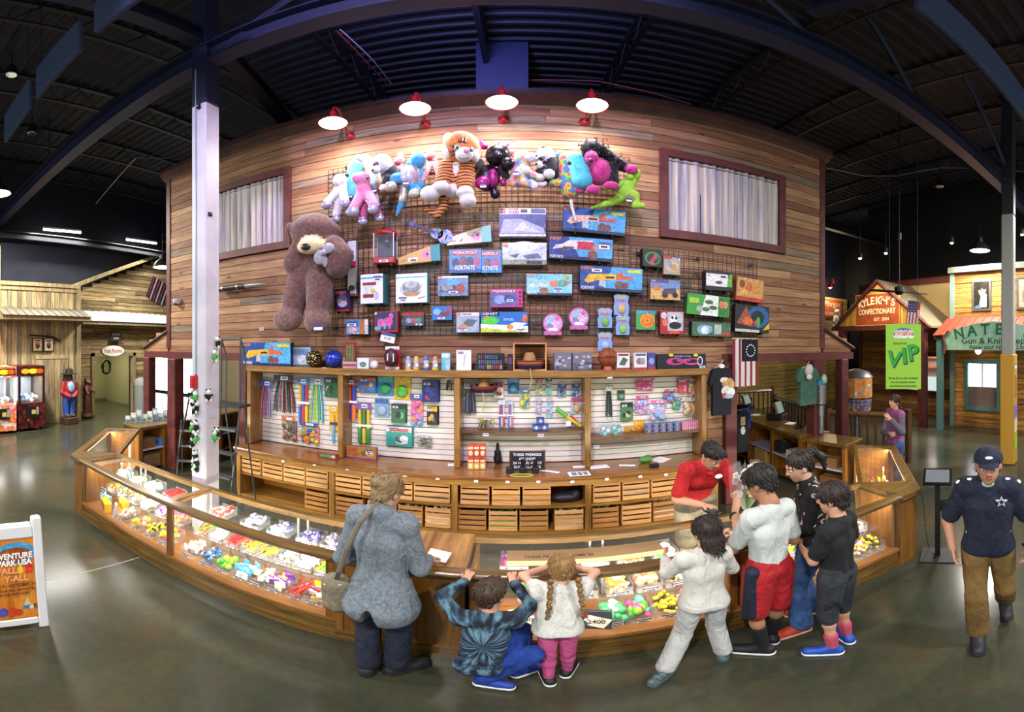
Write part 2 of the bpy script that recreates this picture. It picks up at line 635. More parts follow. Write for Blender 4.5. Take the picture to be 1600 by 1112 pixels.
# floor
def floor_mat():
 m,nt,b = nodes('polished_concrete')
 L = nt.links
 g = N(nt,'ShaderNodeNewGeometry').outputs['Position']
 n1 = N(nt,'ShaderNodeTexNoise')
 n1.inputs['Scale'].default_value = .55
 n1.inputs['Detail'].default_value = 8
 n1.inputs['Roughness'].default_value = .62
 n1.inputs['Distortion'].default_value = .7
 L.new(g,n1.inputs['Vector'])
 r = ramp(nt,[(.30,'#2b2f26'),(.46,'#383a2e'),(.58,'#413f30'),(.70,'#4a3824'),(.8,'#383226')])
 L.new(n1.outputs['Fac'],r.inputs['Fac'])
 n2 = N(nt,'ShaderNodeTexNoise')
 n2.inputs['Scale'].default_value = 22
 n2.inputs['Detail'].default_value = 6
 L.new(g,n2.inputs['Vector'])
 mx = N(nt,'ShaderNodeMix',data_type='RGBA',blend_type='OVERLAY')
 mx.inputs['Factor'].default_value = .35
 L.new(r.outputs['Color'],mx.inputs['A'])
 L.new(n2.outputs['Color'],mx.inputs['B'])
 L.new(mx.outputs['Result'],b.inputs['Base Color'])
 rr = N(nt,'ShaderNodeMapRange')
 rr.inputs['To Min'].default_value = .10
 rr.inputs['To Max'].default_value = .27
 L.new(n1.outputs['Fac'],rr.inputs['Value'])
 L.new(rr.outputs[0],b.inputs['Roughness'])
 b.inputs['Specular IOR Level'].default_value = .5
 return m
floor = struct('floor',MB().bb((-18,-4,-.2),(14,16,0)),floor_mat(),'polished stained concrete floor, olive grey with rusty patches')
jm = MB()
jm.bb((-3.396,-4,.0005),(-3.386,2.4,.0015))
jm.obj('saw_cut_joint',mat('#a9a596',.7),floor)
jm = MB()
jm.bb((2.5,.2,.0005),(14,.207,.0015))
jm.obj('saw_cut_joint',mat('#6f6c60',.7),floor)
# ceiling deck, joists, beam
CZ = 8.3
DECK = mat('#090b17',.7)
STEELB = mat('#14171f',.5,.2)
STEELN = mat('#232a44',.5,.2)
ce = MB()
ce.bb((-18,-4,CZ),(14,16,CZ + .1))
ceil = struct('ceiling',ce,DECK,'black painted corrugated metal roof deck')
rb = MB()
y = -3.9
while y < 15.9:
 rb.prism([(y,CZ),(y + .03,CZ - .045),(y + .09,CZ - .045),(y + .12,CZ)],-17,14,'x')
 y += .24
q = rb.obj('deck_ribs',DECK,ceil)
q['kind'] = 'stuff'
for i,xj in enumerate([-15.2,-13.1,-11.0,-8.9,-6.8,-4.7,-2.6,-.5,1.6,3.7,5.8,7.9,10.0,12.1]):
 mb = MB()
 mb.bb((xj - .045,-4,CZ - .1),(xj + .045,16,CZ - .05))
 mb.bb((xj - .04,-4,CZ - .62),(xj + .04,16,CZ - .58))
 yy = -3.8
 while yy < 15.4:
  mb.tube([(xj,yy,CZ - .1),(xj,yy + .4,CZ - .58),(xj,yy + .8,CZ - .1)],.014,5)
  yy += .8
 j = mb.obj('ceiling_joist',STEELB)
 j['kind'] = 'structure'
 j['label'] = 'open-web steel roof joist with zigzag rods'
def ibeam(name,a,b,h,wd,m,label):
 a,b = Vector(a),Vector(b)
 d = b - a
 L = d.length
 M = Matrix.Translation(a) @ d.to_track_quat('X','Z').to_matrix().to_4x4()
 mb = MB()
 for z,hh,ww in ((0,.03,wd),(h - .03,.03,wd),(.03,h - .06,.02)):
  mb.bb((0,-ww / 2,z),(L,ww / 2,z + hh))
 mb2 = MB()
 mb2.add(mb.v,mb.f,0,M)
 return struct(name,mb2,m,label)
ibeam('beam_main',(-17,3.2,6.3),(14,3.2,6.3),.36,.22,STEELN,'dark blue steel beam crossing the hall above the white column')
ibeam('beam_cross',(-3.23,3.2,6.7),(-3.23,-4,6.7),.3,.2,STEELN,'dark steel beam running back from the white column')
ibeam('beam_cross',(-3.23,3.4,6.75),(-6.5,16,6.75),.25,.2,STEELB,'dark steel beam running behind the toy wall')
ibeam('beam_cross',(2.9,3.2,7.2),(4.6,-4,7.2),.25,.2,STEELN,'dark steel brace beam above the drawn curtain window')
ibeam('beam_wall',(-12,-4,5.9),(-12,16,5.9),.25,.2,STEELB,'dark steel beam along the navy upper wall')
ibeam('beam_far',(-17,9.5,6.5),(14,9.5,6.5),.3,.2,STEELB,'dark steel beam behind the toy wall')
for a,b in (((-3.23,3.2,6.3),(-.9,3.2,CZ - .6)),((2.9,3.2,6.65),(1.6,3.2,CZ - .5)),((5.0,3.2,6.65),(3.8,3.2,CZ - .3)),((7.6,2.7,6.3),(6.0,2.9,CZ - .4))):
 mb = MB().tube([a,b],.045,6)
 struct('beam_brace',mb,STEELN,'dark blue diagonal steel brace under the roof')
# toy wall building
WY = 5.1
XL,XR = -6.2,4.92
ZB,ZT = 2.30,6.06
wm = MB()
wm.bb((XL,WY + .02,ZB),(XR,WY + .2,ZT))
wm.bb((-4.2,WY + .02,0),(2.95,WY + .2,ZB))
wall = struct('wall_center',wm,mat('#2a1a10',.9),'tall plank wall of the prize shop facing the hall')
wins = [(-5.32,-3.27,3.97,5.38),(1.88,4.02,3.97,5.38)]
npl = 0
z = ZB
while z < ZT - .02:
 h = min(R.uniform(.128,.15),ZT - z)
 spans = [(XL + .06,XR - .06)]
 for (a,b,c,d) in wins:
  if z + h > c + .05 and z < d - .05:
   spans = [s for (p,q) in spans for s in ((p,min(q,a + .04)),(max(p,b - .04),q)) if s[1] - s[0] > .05]
 for (p,q) in spans:
  for (u,v) in split_len(p,q,1.1,3.6):
   t = R.random()
   m = PINE[0] if t < .40 else PINE[1] if t < .65 else PINE[2] if t < .88 else PINE[3]
   o = R.uniform(-.004,.004)
   board('plank',m,((u + v) / 2,WY + .002 + o,z + h / 2),(v - u - .004,.03,h - .009),wall)
   npl += 1
 z += h
z = .95
while z < ZB - .01:      # planks seen beside the shelving under the beam
 h = min(.14,ZB - z)
 for (u,v) in (((-4.2,-3.7),(2.3,2.95)) if z < 1.9 else ((-4.2,-1.2),(-1.2,1.1),(1.1,2.95))):
  board('plank',R.choice(PINE[:3]),((u + v) / 2,WY + .002,z + h / 2),(v - u - .004,.03,h - .009),wall)
 z += h
# sides and back of the upper storey
sb = MB()
sb.bb((XL,WY + .2,ZB),(XL + .12,9.5,ZT))
sb.bb((XR - .12,WY + .2,ZB),(XR,9.5,ZT))
sb.bb((XL,9.4,ZB),(XR,9.5,ZT))
struct('wall_upper_storey',sb,PINE[1],'plank side and back walls of the upper storey')
fb = MB()
fb.bb((XL,WY + .2,ZB),(XR,9.5,ZB + .1))
struct('ceiling_soffit',fb,mat('#3a2c20',.8),'underside of the upper storey over the shop')
cr = MB()
cr.prism([(WY + .2,ZT + .16),(WY - .13,ZT + .16),(WY - .13,ZT + .06),(WY - .05,ZT - .02),(WY - .02,ZT - .07),(WY + .2,ZT - .07)],XL - .12,XR + .12,'x')
struct('trim_1',cr,CROWN,'dark brown crown moulding along the top of the plank wall')
tm = MB()
tm.bb((XL - .02,WY - .035,ZB + .1),(XL + .09,WY + .2,ZT - .05))
struct('trim_2',tm,MAROON,'maroon corner board nearest the white column')
tm = MB()
tm.bb((XR - .09,WY - .035,ZB + .1),(XR + .02,WY + .2,ZT - .05))
struct('trim_3',tm,MAROON,'maroon corner board beside the dark hall')
for i,(a,b) in enumerate(((XL - .75,-4.1),(2.87,XR + .75))):
 tm = MB()
 tm.bb((a,WY - .06,ZB - .1),(b,WY + .14,ZB + .03))
 struct('trim_%d' % (4 + i),tm,MAROON,'maroon beam over the ' + ('counter opening by the white column' if i == 0 else 'cash register opening'))
# pent roofs on both sides
for s,xe in ((-1,XL),(1,XR)):
 mb = MB()
 mb.prism([(xe,ZB + .42),(xe + s * .72,ZB + .12),(xe + s * .72,ZB + .03),(xe,ZB + .03)][::(1 if s < 0 else -1)],WY,9.4,'y')
 r_ = struct('roof_pent',mb,PINE[2],'small sloping pent roof at the corner of the plank wall')
 z = ZB + .03
 while z < ZB + .42:
  h = min(.13,ZB + .42 - z)
  wd = .72 * min(1,(ZB + .50 - z) / .40)
  board('plank',R.choice(PINE[:3]),(xe + s * wd / 2,WY - .005,z + h / 2),(wd,.02,h - .008),r_)
  z += h
 t2 = MB()
 t2.tube([(xe,WY - .03,ZB + .44),(xe + s * .8,WY - .03,ZB + .10)],.04,4)
 t2.obj('fascia',CROWN,r_)
for i,(x,yy,wd,top) in enumerate(((-5.86,5.0,.24,ZB - .1),(-6.86,5.12,.2,ZB - .1),(-4.2,5.1,.16,ZB - .1),(4.66,5.02,.22,ZB - .1),(5.42,5.1,.18,ZB - .1),(2.98,5.1,.2,ZB - .1),
         (-6.0,9.3,.2,ZB),(4.7,9.3,.2,ZB))):
 mb = MB().bev((x,yy,top / 2),(wd,wd,top),.012)
 struct('column_post',mb,MAROON,'maroon wooden post under the plank wall')
def curtain_mat():
 m,nt,b = nodes('curtain_linen')
 L = nt.links
 co,oi = pos_coords(nt,(26,1,.8))
 n = N(nt,'ShaderNodeTexNoise')
 n.inputs['Scale'].default_value = 1.3
 n.inputs['Detail'].default_value = 3
 L.new(co,n.inputs['Vector'])
 r = ramp(nt,[(.3,'#8f8ca0'),(.5,'#b9b2b4'),(.7,'#d6c7a8')])
 L.new(n.outputs['Fac'],r.inputs['Fac'])
 L.new(r.outputs[0],b.inputs['Base Color'])
 b.inputs['Roughness'].default_value = .9
 return m
for i,(a,b,c,d) in enumerate(wins):
 o = link('window_%d' % (i + 1),None,None,((a + b) / 2,WY,c))
 o['kind'] = 'structure'
 o['label'] = 'maroon framed window with a drawn linen curtain, ' + ('beside the teddy bear' if i == 0 else 'at the far end of the toy wall')
 W_,H_ = b - a,d - c
 mb = MB()
 t = .12
 mb.bb((-W_ / 2,-.07,0),(W_ / 2,.05,t)).bb((-W_ / 2,-.07,H_ - t),(W_ / 2,.05,H_))
 mb.bb((-W_ / 2,-.07,t),(-W_ / 2 + t,.05,H_ - t)).bb((W_ / 2 - t,-.07,t),(W_ / 2,.05,H_ - t))
 mb.obj('window_frame',MAROON,o)
 cv = MB()
 n = 160
 pts = []
 x0,x1 = -W_ / 2 + t,W_ / 2 - t
 rr = random.Random(3 + i)
 ph = [rr.uniform(0,6) for _ in range(4)]
 for k in range(n + 1):
  u = k / n
  xx = x0 + (x1 - x0) * u
  dp = .022 * math.sin(u * 95 + ph[0] + 2 * math.sin(u * 11 + ph[1])) + .012 * math.sin(u * 41 + ph[2])
  pts.append((xx,.0 + dp))
 vs,fs = [],[]
 for zz,kk in ((t - .01,1.0),(H_ * .5,1.0),(H_ - t - .10,.9),(H_ - t - .05,.25),(H_ - t - .0,.8)):
  for (xx,yy) in pts: vs.append((xx,-.012 + yy * kk,zz))
 for q in range(4):
  for k in range(n):
   fs.append((q * (n + 1) + k,q * (n + 1) + k + 1,(q + 1) * (n + 1) + k + 1,(q + 1) * (n + 1) + k))
 cv.add(vs,fs)
 cv.obj('curtain',curtain_mat(),o,True)
 MB().tube([(x0,-.012,H_ - t - .05),(x1,-.012,H_ - t - .05)],.012,6).obj('curtain_rod',STEEL,o)
# columns
COLW = noisy('column_white_paint',[(.3,'#b9b7c2'),(.7,'#cfccd6')],3,.45)
mb = MB()
mb.bev((0,0,2.79),(.235,.235,5.58),.018)
cl = struct('column_white',mb,COLW,'white square steel column standing inside the counter')
cl.location = (-3.24,3.22,0)
MB().bev((0,0,6.9),(.237,.237,2.64),.018).obj('column_top',mat('#1d2240',.5),cl)
MB().tube([(-.03,-.127,1.75),(-.03,-.127,6.2)],.009,6).obj('conduit',mat('#9fb4bd',.4,.3),cl)
mb = MB().bev((.02,-.13,5.5),(.05,.05,.04),.01).tube([(.02,-.13,5.5),(.07,-.16,5.52)],.015,6)
mb.obj('hook_bracket',BLACKM,cl)
mb = MB().bev((.126,-.05,3.98),(.03,.06,.05),.01)
mb.obj('hook_bracket',BLACKM,cl)
mb = MB().bev((-.06,-.13,2.04),(.11,.05,.17),.015).bev((-.04,-.14,2.04),(.03,.08,.10),.01)
tag(mb.obj('fire_alarm_box',mat('#b81822',.35),None,loc=(-3.24,3.22,0)),'red fire alarm pull box fixed to the white column','alarm')
mb = MB().bev((0,0,2.6),(.25,.25,5.2),.02)
c2 = struct('column_grey',mb,mat('#8f948f',.5),'pale grey steel column wrapped with posters lower down')
c2.location = (7.62,2.66,0)
c2.rotation_euler = (0,0,.12)
MB().bev((0,0,6.75),(.252,.252,3.1),.02).obj('column_top',mat('#191b22',.6),c2)
MB().bev((0,0,1.14),(.30,.30,2.28),.02).obj('wrap',mat('#b98a2c',.6),c2)
art(c2,.3,2.28,[('r',.0,.42,1,.56,'#9a86c8'),('r',0,.30,1,.42,'#d8cdb0'),('r',0,.14,1,.28,'#9fc43c'),('e',.5,.89,.4,.03,'#3f7fc0'),('e',.5,.885,.34,.018,'#e9edf2')] +
 [('r',.12,.80 - .022 * i,.88,.807 - .022 * i,'#7a5c20') for i in range(9)] + [('r',.2,.52 - .03 * i,.8,.528 - .03 * i,'#4b3f78') for i in range(3)],-.1505,'poster_print',-.15,0)
text('ADVENTURE',c2,(0,-.1535,2.028),.03,mat('#f4f4f4'),width=.2,bold=.02)
art(c2,.3,2.28,[('r',0,0,1,1,'#cfd2d6'),('r',.1,.3,.9,.4,'#7fa0c8')],-.1505,'poster_print',-.15,0,Matrix.Rotation(PI / 2,4,'Z'))
# duct and hanging acoustic panels
DUCT = mat('#2a3050',.45,.3)
d = thing('air_duct','dark blue round air duct with square riser behind the top of the plank wall','duct',(-.6,6.6,6.4))
MB().tube([(-1.4,0,.45),(1.45,0,.45)],.5,20).obj('round_duct',DUCT,d,True)
MB().bb((-.05,-.55,.5),(.75,.1,CZ - 6.4)).obj('riser',DUCT,d)
BAFF = noisy('acoustic_felt',[(.3,'#202b46'),(.7,'#34435e')],40,.95,bump=.4)
for k,(x,yy,z,rz,ln,lab) in enumerate(((-4.15,1.79,6.4,.0,1.24,'middle of three near the white column'),(-5.63,1.79,6.4,.0,1.26,'farthest from the white column'),(-2.57,1.77,6.4,.0,1.24,'closest to the white column'),
           (4.6,1.69,6.4,-.02,3.8,'the long one opposite the white column'))):
 o = thing('acoustic_panel','dark blue felt acoustic panel hanging from the roof, ' + lab,'acoustic panel',(x,yy,z),rz,'acoustic panels under the roof')
 MB().bev((0,0,0),(ln,.06,.6),.015).obj('panel',BAFF,o)
 for s in (-1,1): MB().tube([(s * ln * .4,0,.29),(s * ln * .4,0,CZ - z)],.005,5).obj('hanging_wire',STEELB,o)
for k,(px,py,r) in enumerate(((18,108,6.4),(50,200,8),(77,262,9),(1468,283,9.5))):
 p = wr(px,py,r)
 o = thing('spotlight','small dark roof spotlight with shiny lens, %s' % ('first from the top corner','second down from the top corner','third down from the top corner','alone in the dark hall behind the ceiling fan')[k],'spotlight',p,.6 * k,'roof spotlights')
 MB().lathe([(.05,-.16),(.11,-.15),(.09,.02),(.05,.1),(.02,.14)],12).obj('housing',mat('#2c2f36',.3,.7),o,True)
 MB().lathe([(.1,-.152),(.09,-.162)],12).obj('lens',mat('#b8d0c8',.1,.9),o)
 MB().tube([(0,0,.1),(0,0,CZ - p.z)],.012,6).obj('stem',STEELB,o)
# cables under the roof
for k,(pts,m,lab) in enumerate((([wr(525,48,4.6),wr(575,100,5.6),wr(608,135,6.8)],mat('#8f2a22',.6),'red cable sloping down behind the toy wall'),
        ([wr(531,46,4.6),wr(583,95,5.6),wr(612,132,6.8)],mat('#9aa0ac',.5),'grey cable sloping down behind the toy wall'),
        ([wy(800,126,6.4),wy(870,125,6.4),wy(935,127,6.4),wy(1080,163,6.2)],mat('#7a2530',.6),'thin dark red cable strung above the crown moulding'),
        ([wr(1290,262,8),wr(1350,275,9),wr(1400,275,10),wr(1470,262,11),wr(1600,268,12)],mat('#767a80',.5),'thin pale cable strung through the dark hall'),
        ([wr(150,318,12),wr(212,247,8),wr(268,247,9)],mat('#8d8f86',.5),'pale cable strung beside the white column'))):
 tag(MB().tube(pts,.012,5).obj('cable',m,None),lab,'cable','cables under the roof')
# red gooseneck lamps
LRED = mat('#a01420',.3,0,0,.5,.5)
for i,(x,yp) in enumerate(((-2.29,5.50),(-1.21,5.66),(-.19,5.72),(.855,5.70))):
 z = 5.70
 o = thing('gooseneck_lamp','red gooseneck barn lamp lit on the plank wall, %s' % ('nearest the teddy bear','above the blue plush','above the tiger','above the gorilla')[i],'lamp',(x,WY - .015,z),0,'red barn lamps over the toy wall')
 MB().lathe([(.075,0),(.075,.02),(.045,.045),(.02,.06)],16,M=Matrix.Rotation(PI / 2,4,'X')).obj('wall_plate',LRED,o,True)
 pa = [(0,-.05,0),(0,-.16,.06),(0,-.27,.2),(0,-.36,.285),(0,-.46,.29),(0,-.53,.23),(0,-.545,.14)]
 MB().tube(pa,.017,8).obj('arm',LRED,o,True)
 sh = MB().lathe([(.018,.16),(.045,.14),(.05,.06),(.075,.035),(.17,-.035),(.195,-.06),(.19,-.062),(.165,-.04),(.07,.025),(.03,.03)],20,(0,-.545,0))
 sh.obj('shade',LRED,o,True)
 MB().lathe([(.03,.0),(.165,-.045),(.178,-.058),(.14,-.085),(.07,-.11),(.01,-.12)],20,(0,-.545,0)).obj('diffuser',glow('#fff2ee',10),o,True)
 lamp('AREA','lamp_light',(0,-.545,-.125),42,(1,.86,.88),.34,(.12,0,0),o)
# pendant high-bay lamps of the hall
def pendant(px,py,r,label,power,loc=None,col=(1,.96,.88)):
 p = Vector(loc) if loc else wr(px,py,r)
 o = thing('pendant_lamp',label,'lamp',p,0,'high bay pendant lamps')
 MB().lathe([(.02,.42),(.09,.4),(.1,.26),(.2,.2),(.3,.05),(.31,0),(.295,.0),(.19,.18),(.05,.22)],24).obj('shade',mat('#2b302e',.35,.5),o,True)
 MB().lathe([(.05,.06),(.27,.03),(.28,.012),(.2,.004),(.02,.0)],24).obj('diffuser',glow('#f4fff2',9),o,True)
 MB().tube([(0,0,.4),(0,0,CZ - p.z)],.01,6).obj('stem',BLACKM,o)
 lamp('AREA','pendant_light',(0,0,-.02),power,col,.5,(0,0,0),o)
 return o
pendant(1531,392,11.3,'dark dome pendant lamp lit in front of the gun and knife shop',260)
pendant(254,418,12.0,'dark dome pendant lamp half hidden by the plank wall corner, over the rest rooms',200)
for (x,yy,z,pw,lab) in ((-7.4,-1.8,6.2,420,'pendant lamp over the open floor beside the folding sign'),(-1.8,-2.4,6.2,420,'pendant lamp behind the viewer, over the middle of the hall'),(4.4,-2.2,6.2,420,'pendant lamp behind the viewer, nearest the walking man'),
      (9.6,1.2,6.0,480,'pendant lamp over the walkway beyond the walking man'),(-9.0,2.4,6.2,760,'pendant lamp over the claw machines')):
 pendant(0,0,0,lab,pw,(x,yy,z))
# blue wash flood light high on the beam
o = thing('flood_light','dark blue-wash flood light clamped high on the steel beam','flood light',(-.6,2.9,6.95),0)
MB().bev((0,0,0),(.34,.12,.2),.02,e=(-.9,0,0)).obj('housing',BLACKM,o)
for s in (-.15,.15): MB().tube([(s,.3,-.3),(s,0,0)],.012,6).obj('bracket',BLACKM,o)
lamp('SPOT','flood_beam',(0,.1,.12),520,(.30,.32,1.0),.15,(2.2,0,0),o,2.6)
o = thing('flood_light','dark violet-wash flood light behind the viewer aimed at the toy wall','flood light',(-.8,-1.2,7.2),0)
MB().bev((0,0,0),(.34,.14,.24),.02,e=(1.1,0,0)).obj('housing',BLACKM,o)
MB().tube([(0,0,.1),(0,0,CZ - 7.2)],.014,6).obj('bracket',BLACKM,o)
lamp('SPOT','flood_beam',(0,.12,-.06),1700,(.66,.52,1.0),.15,(1.18,0,0),o,1.25)
# far wall strip lights
for k,(a,b,r) in enumerate((((68,358),(126,363),11.6),((198,374),(244,380),13.3))):
 A,B = wx(*a,-11.75),wx(*b,-11.75)
 o = thing('strip_light','long white strip light under the roof, ' + ('over the barn-board facade' if k == 0 else 'partly over the gable roof'),'strip light',(A + B) / 2,0,'strip lights on the navy wall')
 dv = (B - A) / 2
 MB().tube([-dv + Vector((0,0,.05)),dv + Vector((0,0,.05))],.05,6).obj('housing',WHITE,o)
 MB().tube([-dv,dv],.045,8).obj('tube',glow('#fffdf2',9),o)
 lamp('AREA','strip_glow',(0,0,-.06),150,(1,.97,.9),.2,(0,0,0),o,sy=2.0)
 MB().tube([(0,0,.05),(0,0,CZ - o.location.z)],.01,5).obj('stem',STEELB,o)
# shelving hutch behind the counter
HX = [-3.83,-2.285,-.74,.84,2.40]
HF = 4.74
hu = thing('shelf_hutch','long oak shelving hutch with white slatwall backs under the toy wall','shelving',(0,HF,.92))
ht = 2.15 - .92
for i,x in enumerate(HX):
 MB().bev((x,.16,ht / 2 - .04),(.075,.32,ht - .09),.006).obj('post',OAKZ,hu)
MB().bev(((HX[0] + HX[-1]) / 2,.16,ht - .045),(HX[-1] - HX[0] + .12,.35,.09),.008).obj('top_board',OAK,hu)
SLAT = noisy('slat_white',[(.3,'#dcd8c6'),(.7,'#eeeadb')],3,.5)
back = mat('#3a3428',.8)
for i in range(4):
 a,b = HX[i] + .037,HX[i + 1] - .037
 bk = MB().bb((a,.325,.0),(b,.335,ht - .09)).obj('slatwall',back,hu)
 z = .012
 while z < ht - .12:
  board('slat',SLAT,((a + b) / 2,.316,z + .031),(b - a,.016,.064),bk)
  z += .0735
for i,z in ((2,.46),(3,.37)):
 a,b = HX[i] + .038,HX[i + 1] - .038
 MB().bev(((a + b) / 2,.18,z),(b - a,.25,.03),.004).obj('shelf',wood('dark_shelf','#4a3420','#6d4c2c','#846040','x',1.2,.4),hu)
tg = mat('#3b3f86',.5)
for (px,py) in ((507,577),(542,583),(609,582),(641,581),(762,584),(884,584),(953,588),(998,584)):
 p = wy(px,py,HF - .012)
 e = MB().bev((0,0,0),(.062,.004,.05),.001).obj('price_tag',CARD,hu,loc=(p.x,p.y - HF,p.z - .92))
 MB().bb((-.026,-.0028,.008),(.026,-.002,.02)).obj('tag_print',tg,e)
for (px,py) in ((759,679),(845,680),(932,698),(1039,694)):
 p = wy(px,py,HF + .045)
 e = MB().bev((0,0,0),(.07,.004,.035),.001).obj('price_tag',CARD,hu,loc=(p.x,p.y - HF,p.z - .92))
 MB().bb((-.03,-.0028,-.004),(.03,-.002,.008)).obj('tag_print',tg,e)
# back counter
BF = 4.44
bc = thing('back_counter','oak back counter with two rows of crate bays below the shelving hutch','counter',(0,BF,0))
MB().bev((-.68,.33,.895),(6.42,.68,.05),.012).obj('worktop',wood('worktop_oak','#5e3616','#8a5a2c','#a87440','x',1,.25,0,.05,.4),bc)
MB().bb((-3.84,.008,.80),(2.48,.045,.868)).obj('apron',OAK,bc)
for x in (-3.80,-2.27,-.725,.795,2.42):
 MB().bb((x - .035,.02,0),(x + .035,.62,.87)).obj('upright',OAKZ,bc)
MB().bb((-3.8,.04,.50),(2.42,.62,.53)).obj('shelf',OAK,bc)
MB().bb((-3.8,.03,.14),(2.42,.62,.18)).obj('shelf',OAK,bc)
MB().bb((-3.8,.06,0),(2.42,.1,.14)).obj('toe_kick',OAK,bc)
MB().bb((-3.8,.6,.0),(2.42,.62,.87)).obj('back_panel',wood('inner_oak','#7a4a1a','#b5772c','#cc9044','x',1,.5),bc)
for (px,py) in ((443,720),(492,725),(543,732),(583,736),(633,742),(684,747),(744,751),(793,752),(841,752),(894,752),(948,748),(1000,744),(1040,741)):
 p = wy(px,py,BF + .005)
 MB().bev((0,0,0),(.045,.004,.03),.001).obj('price_tag',CARD,bc,loc=(p.x,-.007,p.z if p.z < .905 else .895))
# wooden crates
PCR = wood('crate_pine','#9c6a34','#c99558','#ddb27a','x',1.4,.7,.3,.12)
PCRD = wood('crate_pine_dark','#7c4f24','#a87438','#c08a4c','x',1.4,.7,.3,.12)
def crate(cx,w_,z,label,fill,dark=False):
 h,dp = .285,.40
 o = thing('wooden_crate',label,'crate',(cx,BF + .05,z),0,'slatted crates in the back counter')
 m = PCRD if dark else PCR
 for k in range(4):
  board('slat',m,(0,.006,.035 + k * .072),(w_,.012,.05),o)
 MB().bb((-w_ / 2,.012,0),(-w_ / 2 + .014,dp,h)).obj('side_panel',m,o)
 MB().bb((w_ / 2 - .014,.012,0),(w_ / 2,dp,h)).obj('side_panel',m,o)
 MB().bb((-w_ / 2,dp - .012,0),(w_ / 2,dp,h)).obj('back_panel',m,o)
 MB().bb((-w_ / 2,.012,0),(w_ / 2,dp,.012)).obj('bottom',m,o)
 if fill:
  mb,r2 = MB(),random.Random(int(cx * 100) + int(z * 50))
  for k in range(46):
   s = r2.uniform(.018,.036)
   mb.sph((r2.uniform(-w_ / 2 + .05,w_ / 2 - .05),r2.uniform(.05,dp - .05),r2.uniform(.17,h - .02 + fill[0])),(s * 1.3,s,s * .8),6,4,r2.randrange(len(fill) - 1),e=(r2.random() * 3,r2.random() * 3,0))
  mb.bb((-w_ / 2 + .016,.016,.014),(w_ / 2 - .016,dp - .014,.18),0)
  q = mb.obj('small_prizes',[mat(c,.4) for c in fill[1:]])
  q.location = o.location
  tag(q,fill_label(label),'prizes','small prizes in the crates','stuff')
 return o
def fill_label(l):
 return 'prizes in ' + l.replace('slatted ','')
ORD = ['first','second','third','fourth','fifth']
BAYN = ['bay nearest the white column','bay behind the grey coat woman','bay under the chalk-style sign','bay beside the clerk']
DK = (0.0,'#20222a','#343844','#4a4438')
crow = {
 ('top',0): [(378,408,None),(410,442,None),(443,477,(-.02,'#2d3a24','#5c7a3a','#2a2a2e')),(478,513,(-.03,'#4a5a2a','#705a34'))],
 ('top',1): [(524,565,None),(566,605,None),(606,645,None),(646,704,DK)],
 ('top',2): [(719,765,None),(768,813,(-.02,'#c08a30','#8a5a28','#3a3a48')),(816,861,(-.02,'#b87828','#39507a','#5a3a24'))],
 ('top',3): [(926,970,None),(972,1015,(-.02,'#3a4a5a','#7a6a4a')),(1017,1062,None),(1064,1106,None)],
 ('low',0): [(476,513,None)],
 ('low',1): [(524,568,(.03,'#15151a','#23232c','#2c2c34')),(574,620,None),(622,661,(.04,'#d8d6d2','#2a2a2c','#a89a88')),(664,705,(.05,'#e2e0dc','#26262a','#c8b89c'))],
 ('low',2): [(716,760,(-.04,'#2c2c30','#4a3a30')),(763,809,(.04,'#2f9a4a','#2a62b0','#c8a030','#35b0a0')),(811,857,(-.06,'#5a4a38','#3a3a3c')),(866,912,(.03,'#b8bcb4','#8aa06a','#d0d4d0'))],
 ('low',3): [(925,967,(.03,'#7a2a30','#8ab04a','#5a2a5a')),(971,1018,None),(1020,1062,(.03,'#d8d8d4','#b04a4a','#c8c4bc')),(1064,1106,None)]}
for (row,bay),lst in crow.items():
 for k,(a,b,fill) in enumerate(lst):
  xa,xb = wy(a,0,BF + .06).x,wy(b,0,BF + .06).x
  crate((xa + xb) / 2,(xb - xa) * .97,.531 if row == 'top' else .181,
   'slatted crate, %s%s in the %s row of the %s' % (ORD[k],'' if len(lst) > 1 else ' and only','upper' if row == 'top' else 'lower',BAYN[bay]),fill,(row == 'low' and k % 2 == 0))
# black bag on the upper shelf of bay three
p = wy(886,778,BF + .2)
tag(blob('bag',[ell((0,0,.07),(.17,.13,.075)),ell((-.1,.0,.06),(.1,.12,.06)),ell((.1,.02,.11),(.07,.1,.06))],mat('#15151b',.5),None,.014,.04,loc=(p.x,BF + .2,.535)),'crumpled black bag lying in the crate bay under the chalk-style sign','bag')
p = wy(868,762,BF + .55)
mb = MB().bev((0,0,0),(.075,.01,.115),.003)
o = tag(mb.obj('wall_outlet',mat('#e6dfcd',.4),None,loc=(.33,BF + .594,.76)),'cream wall outlet at the back of the empty crate space','outlet')
for s in (-1,1): MB().bb((-.012,-.0065,s * .026 - .012),(.012,-.0055,s * .026 + .012)).obj('socket',BLACKM,o)
